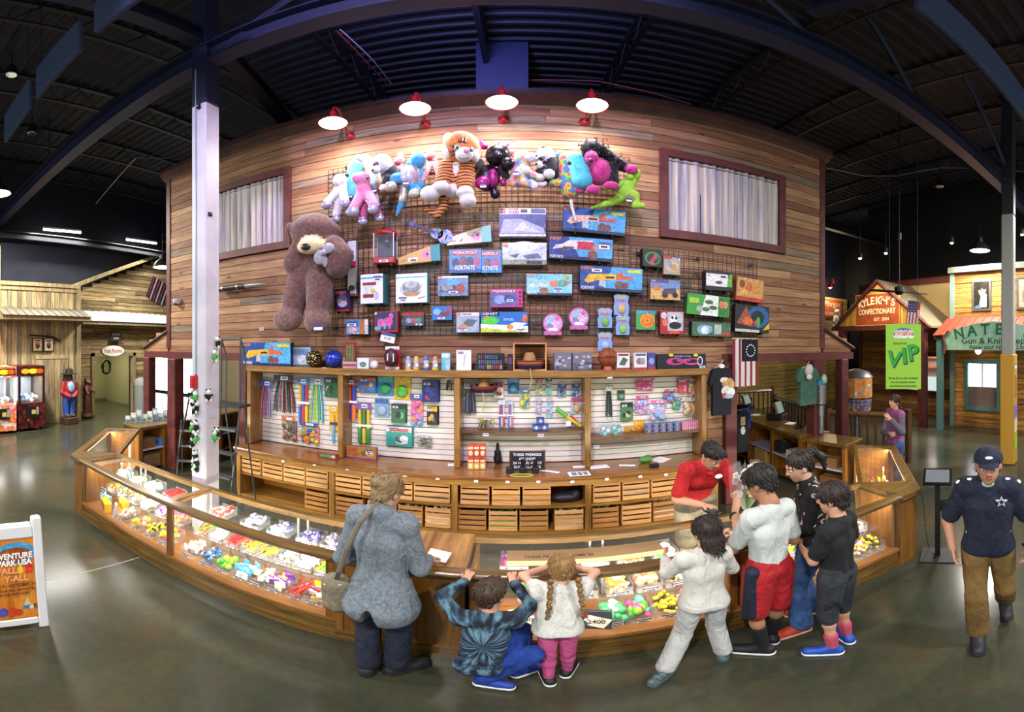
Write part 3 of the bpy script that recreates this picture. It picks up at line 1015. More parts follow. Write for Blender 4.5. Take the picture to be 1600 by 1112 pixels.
# front display counters
CW = wood('counter_oak','#402c12','#684c20','#876a34','x',1.1,.28,0,.05,.5)
CWD = wood('counter_panel','#553512','#7d501c','#96682c','z',1.0,.35,0,.05,.4)
DECKW = wood('case_deck','#764820','#99642f','#b27c44','x',1,.4)
LED = glow('#fff0cc',4)
CT,CBZ,CD = .885,.23,.60
def case_frame(p0,p1):
 a,b = Vector((p0[0],p0[1],0)),Vector((p1[0],p1[1],0))
 d = b - a
 return a,math.atan2(d.y,d.x),d.length
def display_case(label,p0,p1,posts,solid=(),top_solid=(),bars=(),led=1.0,shelves=((.44,.22,.56),(.66,.30,.58)),s0=0.0,s1=None):
 """glass case along p0->p1 (front edge); posts and solid spans are in metres along the run"""
 a,rz,L = case_frame(p0,p1)
 o = thing('display_case',label,'display case',a,rz)
 s1 = L if s1 is None else L - s1
 MB().bb((s0,.015,0),(s1,CD,CBZ - .03)).obj('plinth',CW,o)
 MB().bb((s0,-.005,0),(s1,.015,.10)).obj('base_moulding',CW,o)
 MB().bb((s0,.0,CBZ - .03),(s1,CD,CBZ)).obj('deck',DECKW,o)
 # rail with a rounded nose
 prof = [(-.045,CT - .03),(-.05,CT - .018),(-.045,CT - .004),(-.03,CT),(.055,CT),(.055,CT - .06),(-.02,CT - .06),(-.03,CT - .045)]
 MB().prism(prof,s0,s1,'x').obj('top_rail',CW,o)
 MB().bb((s0,CD - .05,CT - .055),(s1,CD,CT)).obj('rear_rail',CW,o)
 MB().bb((s0,CD - .012,CBZ),(s1,CD,CBZ + .05)).obj('rear_sill',CW,o)
 for x in posts: MB().bb((x - .03,.002,CBZ),(x + .03,.05,CT - .06)).obj('post',CWD,o)
 for x in bars: MB().bb((x - .035,.055,CT - .045),(x + .035,CD - .05,CT - .002)).obj('cross_bar',OAKY,o)
 for (u,v) in solid: MB().bb((u,.002,CBZ - .03),(v,.045,CT - .06)).obj('front_panel',CWD,o)
 for (u,v) in top_solid: MB().bb((u,.055,CT - .04),(v,CD - .05,CT)).obj('top_panel',CW,o)
 edges = sorted([(x - .03,x + .03) for x in posts] + list(solid))
 x = s0
 for (u,v) in edges + [(s1,s1)]:
  if u - x > .08: MB().bb((x,.012,CBZ),(u,.018,CT - .06)).obj('front_glass',CASEG,o)
  x = max(x,v)
 x = s0
 for (u,v) in sorted([(q - .035,q + .035) for q in bars] + list(top_solid)) + [(s1,s1)]:
  if u - x > .08: MB().bb((x,.055,CT - .012),(u,CD - .05,CT - .006)).obj('top_glass',CASEG,o)
  x = max(x,v)
 lo,hi = s0 + .02,s1 - .02
 for (z,y0,y1) in shelves: MB().bb((lo,y0,z - .004),(hi,y1,z + .004)).obj('glass_shelf',CASEG,o)
 for x in (lo + .01,hi - .01): MB().bb((x - .01,.05,CBZ),(x + .01,CD - .01,CT - .06)).obj('end_panel',CWD,o)
 n = max(1,int((hi - lo) / 1.1))
 for k in range(1,n + 1):
  x = lo + (hi - lo) * (k - .5) / n
  for s in (-.05,.05): MB().bb((x + s - .007,CD - .03,CBZ + .02),(x + s + .007,CD - .014,CT - .06)).obj('shelf_standard',mat('#d6d6d2',.4,.3),o)
 MB().bb((lo,.035,CT - .072),(hi,.053,CT - .061)).obj('light_strip',LED,o)
 lamp('AREA','case_light',((lo + hi) / 2,.07,CT - .08),14 * led * (hi - lo),(1,.9,.72),hi - lo,(1.05,0,0),o,sy=.03).data.spread = 2.5
 return o
Y1 = 2.42
runL = display_case('long glass display case of candy bins from the angled corner to the grey coat woman',(-5.0,Y1),(-1.2,Y1),(2.06,),((3.72,3.8),),(),(2.06,),s0=.246)
wc = thing('wood_counter','solid oak counter section with slanted top behind the grey coat woman','counter',(-1.2,Y1,0))
MB().bb((0,.0,0),(.87,CD,CT - .05)).obj('body',CWD,wc)
MB().bb((0,-.012,0),(.87,.0,.12)).obj('base_moulding',CW,wc)
for x in (.03,.84): MB().bb((x - .03,-.008,.12),(x + .03,.0,CT - .06)).obj('stile',CWD,wc)
MB().prism([(-.045,CT - .03),(-.05,CT - .018),(-.045,CT - .004),(-.03,CT),(.055,CT),(.055,CT - .06),(-.02,CT - .06)],0,.87,'x').obj('top_rail',CW,wc)
MB().prism([(.055,CT - .04),(.055,CT),(CD,CT + .005),(CD,CT - .05)],0,.87,'x').obj('worktop',wood('worktop_figured','#6a4420','#9c6f3c','#b98c54','y',.9,.3,0,0,.4),wc)
runM = display_case('glass display case the two small children lean on',(-.33,Y1),(1.52,Y1),(.06,1.79),(),(),(),1.0)
runR = display_case('glass display case behind the black shirt boy at the far corner',(1.52,Y1),(3.52,2.25),(.03,.95),(),(),(.95,),s1=.27)
cL = display_case('angled corner display case beyond the long case, lit and nearly empty',(-6.42,3.82),(-5.0,Y1),(),((0,.12),),((0,.15),),(),1.6,(),s1=.246)
cR = display_case('angled corner display case with party favours at the far corner',(3.52,2.25),(4.98,3.62),(),((1.88,2.0),),((1.85,2.0),),(),1.2,(),s0=.27)
for (lab,poly,a,b,c) in (('oak corner pier joining the long case and the angled case',None,Vector((-6.42,3.82)),Vector((-5.0,Y1)),Vector((-1.2,Y1))),('oak corner pier at the far corner of the counter',None,Vector((1.52,Y1)),Vector((3.52,2.25)),Vector((4.98,3.62)))):
 d1,d2 = (b - a).normalized(),(c - b).normalized()
 n1,n2 = Vector((-d1.y,d1.x)),Vector((-d2.y,d2.x))
 k_ = CD / (1 + n1.dot(n2))
 I_ = b + k_ * (n1 + n2)
 t_ = (I_ - b).dot(d2)
 P_ = [b - d1 * t_,b,b + d2 * t_,I_]
 o = thing('corner_pier',lab,'counter',(b.x,b.y,0))
 loc_ = [tuple(q - b) for q in P_]
 MB().prism(loc_,0,CT - .06,'z').obj('body',CWD,o)
 m_ = (n1 + n2).normalized() * -.05
 MB().prism([tuple(Vector(loc_[0]) - n1 * .045),tuple(m_),tuple(Vector(loc_[2]) - n2 * .045),loc_[3]],CT - .06,CT,'z').obj('top',CW,o)
def shelf_unit(label,p0,p1,top,n,depth=.55,dirn=1):
 """open staff-side shelving: opening on the left side of the direction p0->p1"""
 a,rz,L = case_frame(p0,p1)
 o = thing('counter_unit',label,'counter',a,rz)
 MB().bev((L / 2,-depth / 2,top - .03),(L + .06,depth + .06,.06),.01).obj('worktop',CW,o)
 for k in range(n + 1):
  x = .03 + (L - .06) * k / n
  MB().bb((x - .03,-depth,0),(x + .03,0,top - .06)).obj('upright',CWD,o)
 MB().bb((0,-depth,0),(L,-depth + .02,top - .06)).obj('back_panel',CWD,o)
 MB().bb((.03,-depth + .02,.42),(L - .03,-.01,.445)).obj('shelf',mat('#b9b3cc',.5),o)
 MB().bb((.03,-depth + .02,.05),(L - .03,-.01,.08)).obj('shelf',CWD,o)
 return o
uL = shelf_unit('oak counter unit with open shelves by the pamphlet racks, beside the red post',(-6.05,5.5),(-6.05,4.3),CT + .02,2)
uL2 = shelf_unit('oak counter unit behind the stepladder in the opening by the white column',(-6.05,7.5),(-6.05,5.56),CT + .02,2)
uR = shelf_unit('oak counter unit with open white shelf behind the floral blouse woman',(4.47,4.14),(4.32,4.85),CT + .02,1,.5)
uR2 = shelf_unit('long oak cash register counter running back through the opening',(4.32,5.02),(4.56,8.6),.92,4,.6)
# acrylic bins, price cards and their contents
def pieces(kind,n,w_,d_,h_,cols,rs):
 mb,g = MB(),1.4
 for k in range(n):
  x,y,z = rs.uniform(-w_ / 2,w_ / 2) * .8,rs.uniform(.12,.88) * d_,rs.uniform(.02,h_)
  i = rs.randrange(len(cols))
  e = (rs.uniform(-.5,.5),rs.uniform(-.5,.5),rs.random() * 3)
  if kind == 'candy': mb.sph((x,y,z),(.014 * g,.009 * g,.009 * g),6,4,i,e=e)
  elif kind == 'ball': mb.sph((x,y,z + .01),rs.uniform(.026,.04),8,6,i)
  elif kind == 'stick':
   a = rs.uniform(-.5,.5)
   mb.tube([(x - .06 * math.sin(a),y - .06 * math.cos(a),z),(x + .06 * math.sin(a),y + .06 * math.cos(a),z + rs.uniform(-.01,.03))],.0065,5,i)
  elif kind == 'loop':
   mb.tube([(x + .03 * math.cos(t),y + .03 * math.sin(t),z + .01 * math.sin(2 * t + k)) for t in np.linspace(0,6.28,10)[:-1]],.006,5,i,closed=True)
  elif kind == 'pack': mb.bev((x,y,z + .01),(.085,.016,.06),.003,i,e=(rs.uniform(-.3,.3),rs.uniform(-.2,.2),rs.uniform(-.6,.6)))
  elif kind == 'box': mb.bev((x,y,z),(.05,.07,.03),.003,i,e=(0,0,rs.uniform(-.4,.4)))
  elif kind == 'spike':
   c = Vector((x,y,z + .03))
   mb.sph(c,.028,8,6,i)
   for t in range(26):
    v = Vector((rs.gauss(0,1),rs.gauss(0,1),rs.gauss(0,1))).normalized()
    mb.tube([c + v * .024,c + v * .046],[.005,.001],4,i,cap=False)
  elif kind == 'toy':
   mb.sph((x,y,z + .012),(.03,.022,.02),7,5,i,e=e)
   mb.sph((x + .026,y,z + .034),.017,6,5,(i + 1) % len(cols))
 return mb
def bin_at(case,x,y,z,w_,d_,h_,kind,n,cols,what,where,fill=.75,seed=0):
 """clear bin standing in a case at local x along the run; contents are a separate jumble"""
 M = Matrix.Translation(case.location) @ Matrix.Rotation(case.rotation_euler.z,4,'Z')
 p = M @ Vector((x,y,z))
 rz = case.rotation_euler.z
 o = thing('acrylic_bin','clear bin of %s, %s' % (what,where),'bin',p,rz,'acrylic bins in the display cases')
 t = .003
 MB().bb((-w_ / 2,0,0),(w_ / 2,d_,t)).bb((-w_ / 2,0,0),(w_ / 2,t,h_ * .6)).bb((-w_ / 2,d_ - t,0),(w_ / 2,d_,h_)).bb((-w_ / 2,0,0),(-w_ / 2 + t,d_,h_ * .85)).bb((w_ / 2 - t,0,0),(w_ / 2,d_,h_ * .85)).obj('tray',ACRYL,o)
 e = MB().bev((0,-.004,.028),(min(.09,w_ * .7),.003,.038),.001).obj('price_card',CARD,o)
 MB().bb((-w_ * .3,-.0065,.032),(w_ * .3,-.0058,.044)).bb((-w_ * .18,-.0065,.014),(w_ * .18,-.0058,.024)).obj('card_print',mat('#4a2a58',.5),e)
 rs = random.Random(int(x * 977 + z * 131) + seed)
 q = pieces(kind,int(n * (1.9 if kind in ('candy','stick','toy','loop') else 1.4)),w_ - .03,d_ - .02,h_ * fill,cols,rs).obj('bin_contents',[mat(c,.35) for c in cols],None,kind in ('ball','candy','toy','spike'))
 q.location = p + Vector((0,0,.004))
 q.rotation_euler = (0,0,rz)
 tag(q,'%s heaped in bin, %s' % (what,where),'prizes','bin contents','stuff')
 return o
RED,YEL,GRN,BLU,PNK,ORG,PUR,WHT,BLK = '#c8242c','#e8c81c','#3cb83c','#2a78c8','#e04890','#e87820','#7a3ca8','#eceae4','#1c1c20'
NTH = ['first','second','third','fourth','fifth','sixth','seventh','eighth','ninth','tenth','eleventh','twelfth','thirteenth','fourteenth','fifteenth','sixteenth']
def tier(case,name,y,z,d_,h_,items,w_=.17):
 for k,(x,kind,n,cols,what) in enumerate(items):
  bin_at(case,x,y,z,w_,d_,h_,kind,n,cols,what,'%s in the %s' % (NTH[k],name),seed=k)
BW = 'long case bottom row'
tier(runL,BW,.10,CBZ + .001,.26,.13,[
 (1.02,'toy',18,[WHT,'#d8b0a0','#b8a8a0'],'white and pink small toys'),
 (1.33,'ball',12,[YEL,'#f0e060',PNK],'yellow and pink squishy toys'),
 (1.58,'toy',16,[YEL,BLK,'#d8c020'],'yellow and black toys'),
 (1.82,'spike',6,[GRN,PNK,YEL],'green and pink spiky balls'),
 (2.20,'pack',14,['#e8d8d0','#d8b8b0',WHT],'pale pink wrapped packs'),
 (2.44,'toy',16,[BLU,'#8898a8','#2c4a78'],'blue and grey figures'),
 (2.64,'ball',14,[GRN,'#a8d028','#78c038'],'lime green squeeze toys'),
 (2.85,'pack',16,['#3a9ad0','#68c0e8',WHT],'sky blue packets'),
 (3.03,'box',18,[WHT,'#d8d0c8','#7a5a40'],'white candy boxes'),
 (3.20,'pack',20,[WHT,PUR,YEL],'white and purple packets'),
 (3.40,'stick',14,[RED,'#e84030','#c03028'],'red candy sticks'),
 (3.56,'pack',14,[YEL,BLU,RED,WHT],'mixed bright packets')],.165)
tier(runL,'long case middle shelf',.26,.446,.24,.12,[
 (.55,'candy',46,[GRN,RED,YEL],'green and red candy'),
 (.80,'candy',60,[RED,WHT,ORG,GRN],'red and white wrapped candy'),
 (1.05,'candy',60,[WHT,'#e8a0a0',YEL],'white and pink wrapped candy'),
 (1.30,'stick',40,[WHT,'#f4f0e8'],'white candy sticks'),
 (1.58,'pack',18,[PUR,PNK,WHT],'purple and pink candy packs'),
 (1.84,'candy',60,[ORG,PNK,YEL,'#e85868'],'orange and pink candy'),
 (2.22,'stick',34,[RED,ORG,GRN],'red and green candy straws'),
 (2.42,'box',14,[WHT,'#c8e0b0'],'white and green small boxes'),
 (2.62,'stick',40,[RED,'#e85848'],'red licorice ropes'),
 (2.82,'loop',24,[YEL,RED,'#d8a820'],'yellow and red licorice loops'),
 (3.00,'stick',12,[YEL,'#c8b060'],'few yellow sticks'),
 (3.18,'candy',30,['#c8c0a8','#d8d0b8'],'pale clear candies'),
 (3.36,'pack',14,[WHT,'#e8e4dc'],'white packets'),
 (3.56,'loop',26,[YEL,'#e8e040',GRN],'neon yellow loops')],.165)
tier(runL,'long case top shelf',.36,.668,.2,.09,[
 (.65,'pack',14,['#a8c0d0',WHT,'#88a8b8'],'pale blue packets'),
 (.95,'candy',44,['#e8d8a0',WHT],'cream candies'),
 (1.25,'box',16,[WHT,'#e0e0d8'],'plain white boxes'),
 (1.62,'stick',40,[RED,'#d84030'],'bright red straws'),
 (2.35,'stick',44,['#e86858',WHT,'#d83838'],'red and white striped straws'),
 (2.75,'toy',14,['#8a90a8','#b8b8c8'],'grey plastic figures'),
 (3.05,'toy',18,['#5a5890','#8a88b0',WHT],'violet plastic figures'),
 (3.35,'toy',18,['#3a3a70','#7a78a8'],'dark blue plastic figures'),
 (3.58,'toy',12,['#6a6a80','#9a98a8'],'grey rings')],.2)
tier(runM,'middle case bottom row',.10,CBZ + .001,.26,.14,[
 (.97,'ball',12,['#e0ece4','#48b070','#a8d8c0'],'green and clear bouncing balls'),
 (1.15,'ball',14,[GRN,PNK,'#a0e038','#70d8d0'],'neon green and pink putty eggs'),
 (1.34,'toy',12,[YEL,BLK,'#e8d840'],'yellow toy discs'),
 (1.53,'pack',12,['#d8a0a0','#c88888',WHT],'dusty pink packets'),(1.71,'spike',6,[PNK,GRN],'pink and green spiky toys')],.18)
tier(runM,'middle case middle shelf',.24,.446,.24,.13,[
 (.42,'candy',46,[RED,GRN,WHT],'red and green candy'),
 (.78,'box',14,[WHT,'#d8d8d8'],'white mint boxes'),
 (1.03,'candy',60,[ORG,WHT,'#f0b040'],'orange and white candy corn'),
 (1.25,'ball',22,['#e86a50','#e88868','#d85848'],'salmon pink gummies'),
 (1.47,'toy',26,[BLK,WHT,YEL,ORG],'black and yellow bee candies'),
 (1.69,'candy',40,[RED,BLK],'red and black drops')],.19)
tier(runM,'middle case top shelf',.36,.668,.2,.09,[
 (.30,'pack',12,[BLU,PUR,RED],'blue and purple packets'),
 (.58,'box',14,['#48a0d8',WHT],'sky blue boxes'),
 (.88,'box',12,[WHT,'#e0e8e0'],'white packets with green print'),
 (1.14,'stick',40,[ORG,'#e85818'],'bright orange straws'),
 (1.42,'box',12,[GRN,WHT],'green and white boxes')],.2)
tier(runR,'far corner case bottom row',.10,CBZ + .001,.26,.13,[
 (.2,'candy',40,[RED,YEL],'red and yellow drops'),
 (.55,'pack',16,[ORG,YEL,RED],'orange packets'),
 (.80,'ball',12,[YEL,ORG],'yellow balls'),
 (1.13,'toy',26,[RED,YEL,BLU,ORG],'red yellow and blue toys'),
 (1.34,'toy',22,[YEL,WHT,ORG],'yellow and white toys'),
 (1.54,'toy',14,['#3a3030',YEL],'dark toys')],.19)
tier(runR,'far corner case middle shelf',.26,.446,.24,.12,[
 (.25,'candy',50,['#8a3a38',BLK],'dark red candies'),
 (.6,'candy',50,[YEL,GRN],'yellow and green candies'),
 (1.2,'box',14,[RED,'#8a2a2a',WHT],'red boxes'),
 (1.45,'box',10,['#b03030','#e0d0c0'],'small red packets')],.19)
# goods standing loose in the cases
def carton(name,label,cat,c,dims,face,shapes=(),texts=(),side=None,rz=0.0,tilt=0.0,group=None,front=None):
 """printed box; c is the bottom centre of its front face, dims width, depth, height"""
 w_,d_,h_ = dims
 o = thing(name,label,cat,c,group=group,rot=(tilt,0,rz))
 m0 = mat(face,.4)
 mb = MB().bev((0,d_ / 2,h_ / 2),(w_,d_,h_),.003)
 if side:
  for i in range(len(mb.f)):
   mb.m[i] = 0 if (sum(mb.v[j][1] for j in mb.f[i]) / len(mb.f[i])) < .004 else 1
  mb.obj('carton',[m0,mat(side,.45)],o)
 else:
  mb.obj('carton',m0,o)
 if shapes: art(o,w_,h_,shapes,-.0006,'printed_art',-w_ / 2,0)
 for (s,u,v,hh,wd,col) in [t[:6] for t in texts]:
  text(s,o,((u - .5) * w_,-.0006 - .0006 * (len(shapes) + 2),v * h_),hh * h_,mat(col,.5),width=wd * w_,bold=.012,ext=.0004)
 return o
def in_case(case,x,y,z):
 return Matrix.Translation(case.location) @ Matrix.Rotation(case.rotation_euler.z,4,'Z') @ Vector((x,y,z))
carton('prize_card','white price card standing at the corner end of the long case','card',in_case(runL,.33,.28,CBZ + .11),(.16,.01,.1),'#e8ecf4',[('r',0,.55,1,1,'#3c4684'),('r',.25,.15,.75,.42,'#30344c')],tilt=.12)
carton('game_box','pale blue boxed game at the corner end of the long case','box',in_case(runL,.40,.26,CBZ),(.24,.05,.12),'#7fb4cc',[('r',.1,.2,.9,.8,'#d4e4ea'),('e',.4,.5,.2,.25,'#5f94b0')])
carton('toy_box','yellow boxed toy lying in the long case beside the corner','box',in_case(runL,.60,.12,CBZ),(.26,.09,.13),'#e0b41c',[('r',.04,.1,.8,.8,'#6a5030'),('e',.4,.45,.28,.28,'#c84a28')],rz=-.35)
carton('toy_box','yellow boxed toy standing behind the first yellow one','box',in_case(runL,.74,.30,CBZ),(.2,.09,.15),'#e8be20',[('r',.1,.2,.9,.7,'#a87818')],rz=-.3)
carton('toy_box','slim white and blue box leaning in the long case','box',in_case(runL,.86,.10,CBZ),(.09,.03,.19),'#b8c4d4',[('r',.1,.5,.9,.95,'#8a4a5a'),('r',.1,.1,.9,.4,'#6a88a8')],rz=-.5,tilt=-.2)
o = thing('wand','red and white striped wand lying alone in the long case','wand',in_case(runL,3.3,.14,CBZ + .02))
MB().tube([(0,0,0),(.16,.28,.06)],.008,6).obj('stick',mat('#b8502c'),o)
MB().tube([(.05,.0875,.019),(.1,.175,.0375)],.0085,6).obj('band',WHITE,o)
o = thing('plush_puppy','small white and black plush puppy in the long case beside the wood counter','plush toy',in_case(runL,3.64,.12,CBZ))
blob('body',[ell((0,.06,.05),(.05,.06,.045)),ell((-.03,.02,.10),.035,0),ell((.05,.04,.06),(.04,.035,.035),1),cap((-.05,.02,.12),(-.08,.02,.08),.014,.01,1),ell((.02,0,.03),(.025,.03,.025),2)],[mat('#e4ded4',.9),BLACKM,mat('#a87a4c',.9)],o,.008,.02)
carton('game_box','boxed game with a 5400 price card in the middle case beside the squatting boy','box',in_case(runM,.42,.16,CBZ),(.30,.05,.16),'#d8d0c4',[('r',0,.7,1,1,'#a83a60'),('r',.05,.28,.6,.64,'#f2ece0'),('r',0,0,1,.2,'#5a8a3c')],[('5400',.33,.46,.2,.4,'#22201e')],rz=.12,tilt=-.35)
carton('game_box','boxed game with a 2400 price card in the middle case beside the braided girl','box',in_case(runM,.80,.10,CBZ),(.26,.05,.16),'#2c2f3c',[('p',[(.2,.3),(.8,.05),(1.02,.55),(.42,.8)],'#f0e8dc'),('r',.05,.6,.4,.9,'#8a3030'),('e',.25,.3,.15,.2,'#3a4a6a')],[('2400',.62,.42,.2,.45,'#22201e')],rz=-.25,tilt=-.35)
carton('cardboard_box','flat brown cardboard box seen through the top of the middle case','box',in_case(runM,.82,.34,.74),(1.15,.18,.045),'#8a6a48',[],rz=0)
text('THESE PREMISES HOME 24',bpy.data.objects['cardboard_box'],(-.2,.06,.0465),.04,mat('#2a1c12'),rot=(0,0,0),width=.5,bold=.01)
for k in range(16):     # party favours in the far corner case
 rs = random.Random(k)
 p = in_case(cR,.55 + .06 * k,.2 + .16 * ((k * 7) % 3) / 2,CBZ)
 c = (RED,BLU,WHT,YEL,PNK,'#58b8d8')[k % 6]
 o = thing('party_favour','%s slim party favour bottle in the far corner case, %s from oak end' % ({RED: 'red',BLU: 'blue',WHT: 'white',YEL: 'yellow',PNK: 'pink','#58b8d8': 'sky blue'}[c],NTH[k]),'favour',p,0,'party favours in the corner case')
 h = rs.uniform(.3,.46)
 MB().lathe([(.022,0),(.024,.01),(.024,h * .6),(.01,h * .75),(.01,h * .9)],8).obj('bottle',mat(c,.35),o,True)
 MB().lathe([(.012,h * .88),(.012,h),(.004,h + .01)],8).obj('stopper',mat((WHT,YEL,RED)[k % 3],.4),o,True)
for k,(x,w_,h_,c) in enumerate(((.5,.22,.1,'#e8eef4'),(.9,.26,.14,'#c8d8ec'),(1.3,.3,.06,'#2a2c34'))):
 carton('prize_box','%s box lying in the angled corner case' % ('white','pale blue','black flat')[k],'box',in_case(cL,x,.2,CBZ),(w_,.16,h_),c,[('r',.1,.2,.9,.6,'#9ab0cc')])
# boxes on the staff-side shelves
for (u,x,z,w_,h_,c,lab) in ((uL,.35,.446,.3,.18,'#7a5432','brown carton on the upper shelf of the unit beside the red post'),(uL,.62,.446,.12,.14,'#2a7ac0','bright blue carton on the upper shelf of the unit beside the red post'),(uL,.95,.446,.3,.2,'#6a4a2c','tall brown carton on the upper shelf nearest the angled case'),
       (uL,.35,.081,.3,.16,'#8a9098','grey box on the low shelf of the unit beside the red post'),(uL,.88,.081,.4,.22,'#6f5a40','wide brown carton on the low shelf nearest the angled case'),
       (uR,.36,.446,.34,.17,'#8a6236','brown carton full of papers behind the floral blouse woman'),(uR,.34,.081,.34,.2,'#7a4f2a','dark brown carton with open flap under the white shelf'),
       (uR2,.35,.446,.3,.12,'#c8c4b8','white paper stack on the register counter shelf'),(uR2,.8,.446,.3,.22,'#1c1a1c','black receipt printer box under the register counter'),(uR2,1.4,.081,.4,.3,'#b89a50','tan carton under the register counter')):
 M = Matrix.Translation(u.location) @ Matrix.Rotation(u.rotation_euler.z,4,'Z')
 p = M @ Vector((x,-.05,z))
 o = thing('storage_box',lab,'box',p,u.rotation_euler.z + PI)
 MB().bev((0,.12,h_ / 2),(w_,.24,h_),.004).obj('box',mat(c,.7),o)
 MB().bb((-w_ / 2,.11,h_),(w_ / 2,.13,h_ + .002)).obj('tape',mat('#b89a68',.4),o)
# far left: barn-board facade, rest rooms, claw machines
HP = PI / 2
NAVY = noisy('navy_wall_paint',[(.3,'#151926'),(.7,'#1d2233')],2,.7)
wl = struct('wall_left',MB().bb((-12.6,-4,3.2),(-12.35,10.6,CZ)),NAVY,'dark navy upper wall over the barn-board facade')
f1 = struct('wall_barn',MB().bb((-12.2,.6,0),(-11.56,5.72,4.36)),mat('#2c2418',.9),'facade of upright weathered barn boards')
y = .6
while y < 5.7:
 b_ = min(R.uniform(.12,.2),5.72 - y)
 if b_ > .04: board('plank',R.choice(BARN),(-11.54 + R.uniform(-.008,.008),y + b_ / 2,2.15),(.04,b_ - .012,4.3),f1)
 y += b_
MB().bb((-11.6,.5,4.3),(-11.44,5.78,4.42)).obj('cornice',BARN[1],f1)
MB().bb((-11.6,.5,4.16),(-11.48,5.75,4.26)).obj('cornice_board',BARN[0],f1)
MB().bb((-11.62,5.66,0),(-11.46,5.8,4.3)).obj('corner_board',BARN[0],f1)
MB().bb((-11.7,2.9,0),(-11.4,3.1,5.5)).obj('corner_post',BARN[1],f1)
TIN = [mat('#8e8778',.4,.6),mat('#d8d8d4',.35,.3),mat('#8c3a2a',.5,.2)]
def awning(name,label,xw,zw,xf,zf,ya,yb,m,n,soff):
 """ribbed metal awning sloping from the wall (xw, zw) to its front edge (xf, zf), each sheet a part"""
 o = struct(name,MB().prism([(xw,zw - .03),(xf,zf - .03),(xf,zf - .14),(xw,zf - .14)],ya,yb,'y'),soff,label)
 s = 1 if xf > xw else -1
 sl = math.atan2(zw - zf,abs(xf - xw))
 L = math.hypot(xf - xw,zw - zf) + .08
 wd = (yb - ya) / n
 me = MB().box((0,0,0),(L,wd - .004,.012)).bb((-L / 2,-wd / 2,.006),(L / 2,-wd / 2 + .025,.03)).mesh('sheet',m)
 for k in range(n):
  link('roof_sheet',me,o,((xw + xf) / 2 + s * .03,ya + wd * (k + .5),(zw + zf) / 2 - .01),(0,s * sl,0))
 return o
awning('roof_awning','grey ribbed metal awning on the upright barn-board facade',-11.5,3.62,-10.85,3.36,3.0,5.85,TIN[0],12,BARN[0])
f2 = struct('wall_restroom',MB().bb((-12.5,5.72,2.1),(-12.23,10.4,4.3)).bb((-12.5,5.72,0),(-12.23,6.62,2.1)).bb((-12.5,8.35,0),(-12.23,9.22,2.1)).prism([(5.72,4.3),(10.4,4.3),(10.4,6.25)],-12.5,-12.23,'x'),
   mat('#2a2117',.9),'weathered horizontal plank facade with the rest room doorway')
z = 0
while z < 6.1:
 h = R.uniform(.13,.17)
 y0_ = 5.72 if z < 4.3 else 5.72 + (z + h - 4.3) * 2.4
 for (p,q) in ([(y0_,6.62),(8.35,9.22)] if z + h / 2 < 2.1 else [(y0_,10.4)]):
  if q - p < .1: continue
  for (u,v) in split_len(p,q,.8,2.4):
   board('plank',R.choice(BARNH),(-12.215 + R.uniform(-.012,.012),(u + v) / 2,z + h / 2),(.04,v - u - .004,h - .014),f2)
 z += h
MB().prism([(5.65,4.33),(10.5,6.36),(10.5,6.5),(5.65,4.47)],-12.25,-12.02,'x').obj('rake_board',BARN[1],f2)
awning('roof_awning','pale shiny ribbed metal awning over the rest rooms',-12.2,3.66,-11.5,3.3,5.9,10.3,TIN[1],16,BARN[2])
d1 = struct('door_1',MB().bb((-12.3,6.56,0),(-12.12,6.68,2.2)).bb((-12.3,8.29,0),(-12.12,8.41,2.2)).bb((-12.3,6.56,2.08),(-12.12,8.41,2.2)),BARN[0],'rough wooden frame of the open rest room doorway')
struct('wall_hall',MB().bb((-15.6,5.5,0),(-15.4,9.2,2.7)).bb((-15.6,9.1,0),(-12.5,9.2,2.7)).bb((-15.6,5.4,2.6),(-12.5,9.2,2.7)),mat('#9a9468',.8),'olive beige wall inside the rest room hallway')
lamp('AREA','hallway_light',(-13.8,7.6,2.55),60,(1,.93,.7),.8)
b_ = struct('baseboard_hall',MB().bb((-15.4,5.5,0),(-15.38,9.1,.1)),mat('#6b6444',.7),'baseboard in the rest room hallway')
o = thing('wreath','dark green wreath hung inside the rest room doorway','wreath',wx(166,573,-13.2))
wm_ = MB()
rs = random.Random(2)
for k in range(150):
 a = rs.random() * 2 * PI
 c = Vector((0,.17 * math.cos(a),.26 * math.sin(a)))
 wm_.tube([c,c + Vector((rs.uniform(-.05,.05),rs.uniform(-.07,.07),rs.uniform(-.07,.07)))],[.045,.01],4)
wm_.obj('foliage',noisy('wreath_green',[(.3,'#26331c'),(.7,'#4a5632')],20,.8),o)
MB().tube([(0,.17 * math.cos(t),.26 * math.sin(t)) for t in np.linspace(0,6.28,20)[:-1]],.02,6,closed=True).obj('ring',mat('#3a2c1c'),o)
MB().tube([(0,0,.26),(0,0,2.6 - o.location.z)],.004,4).obj('hanger',STEEL,o)
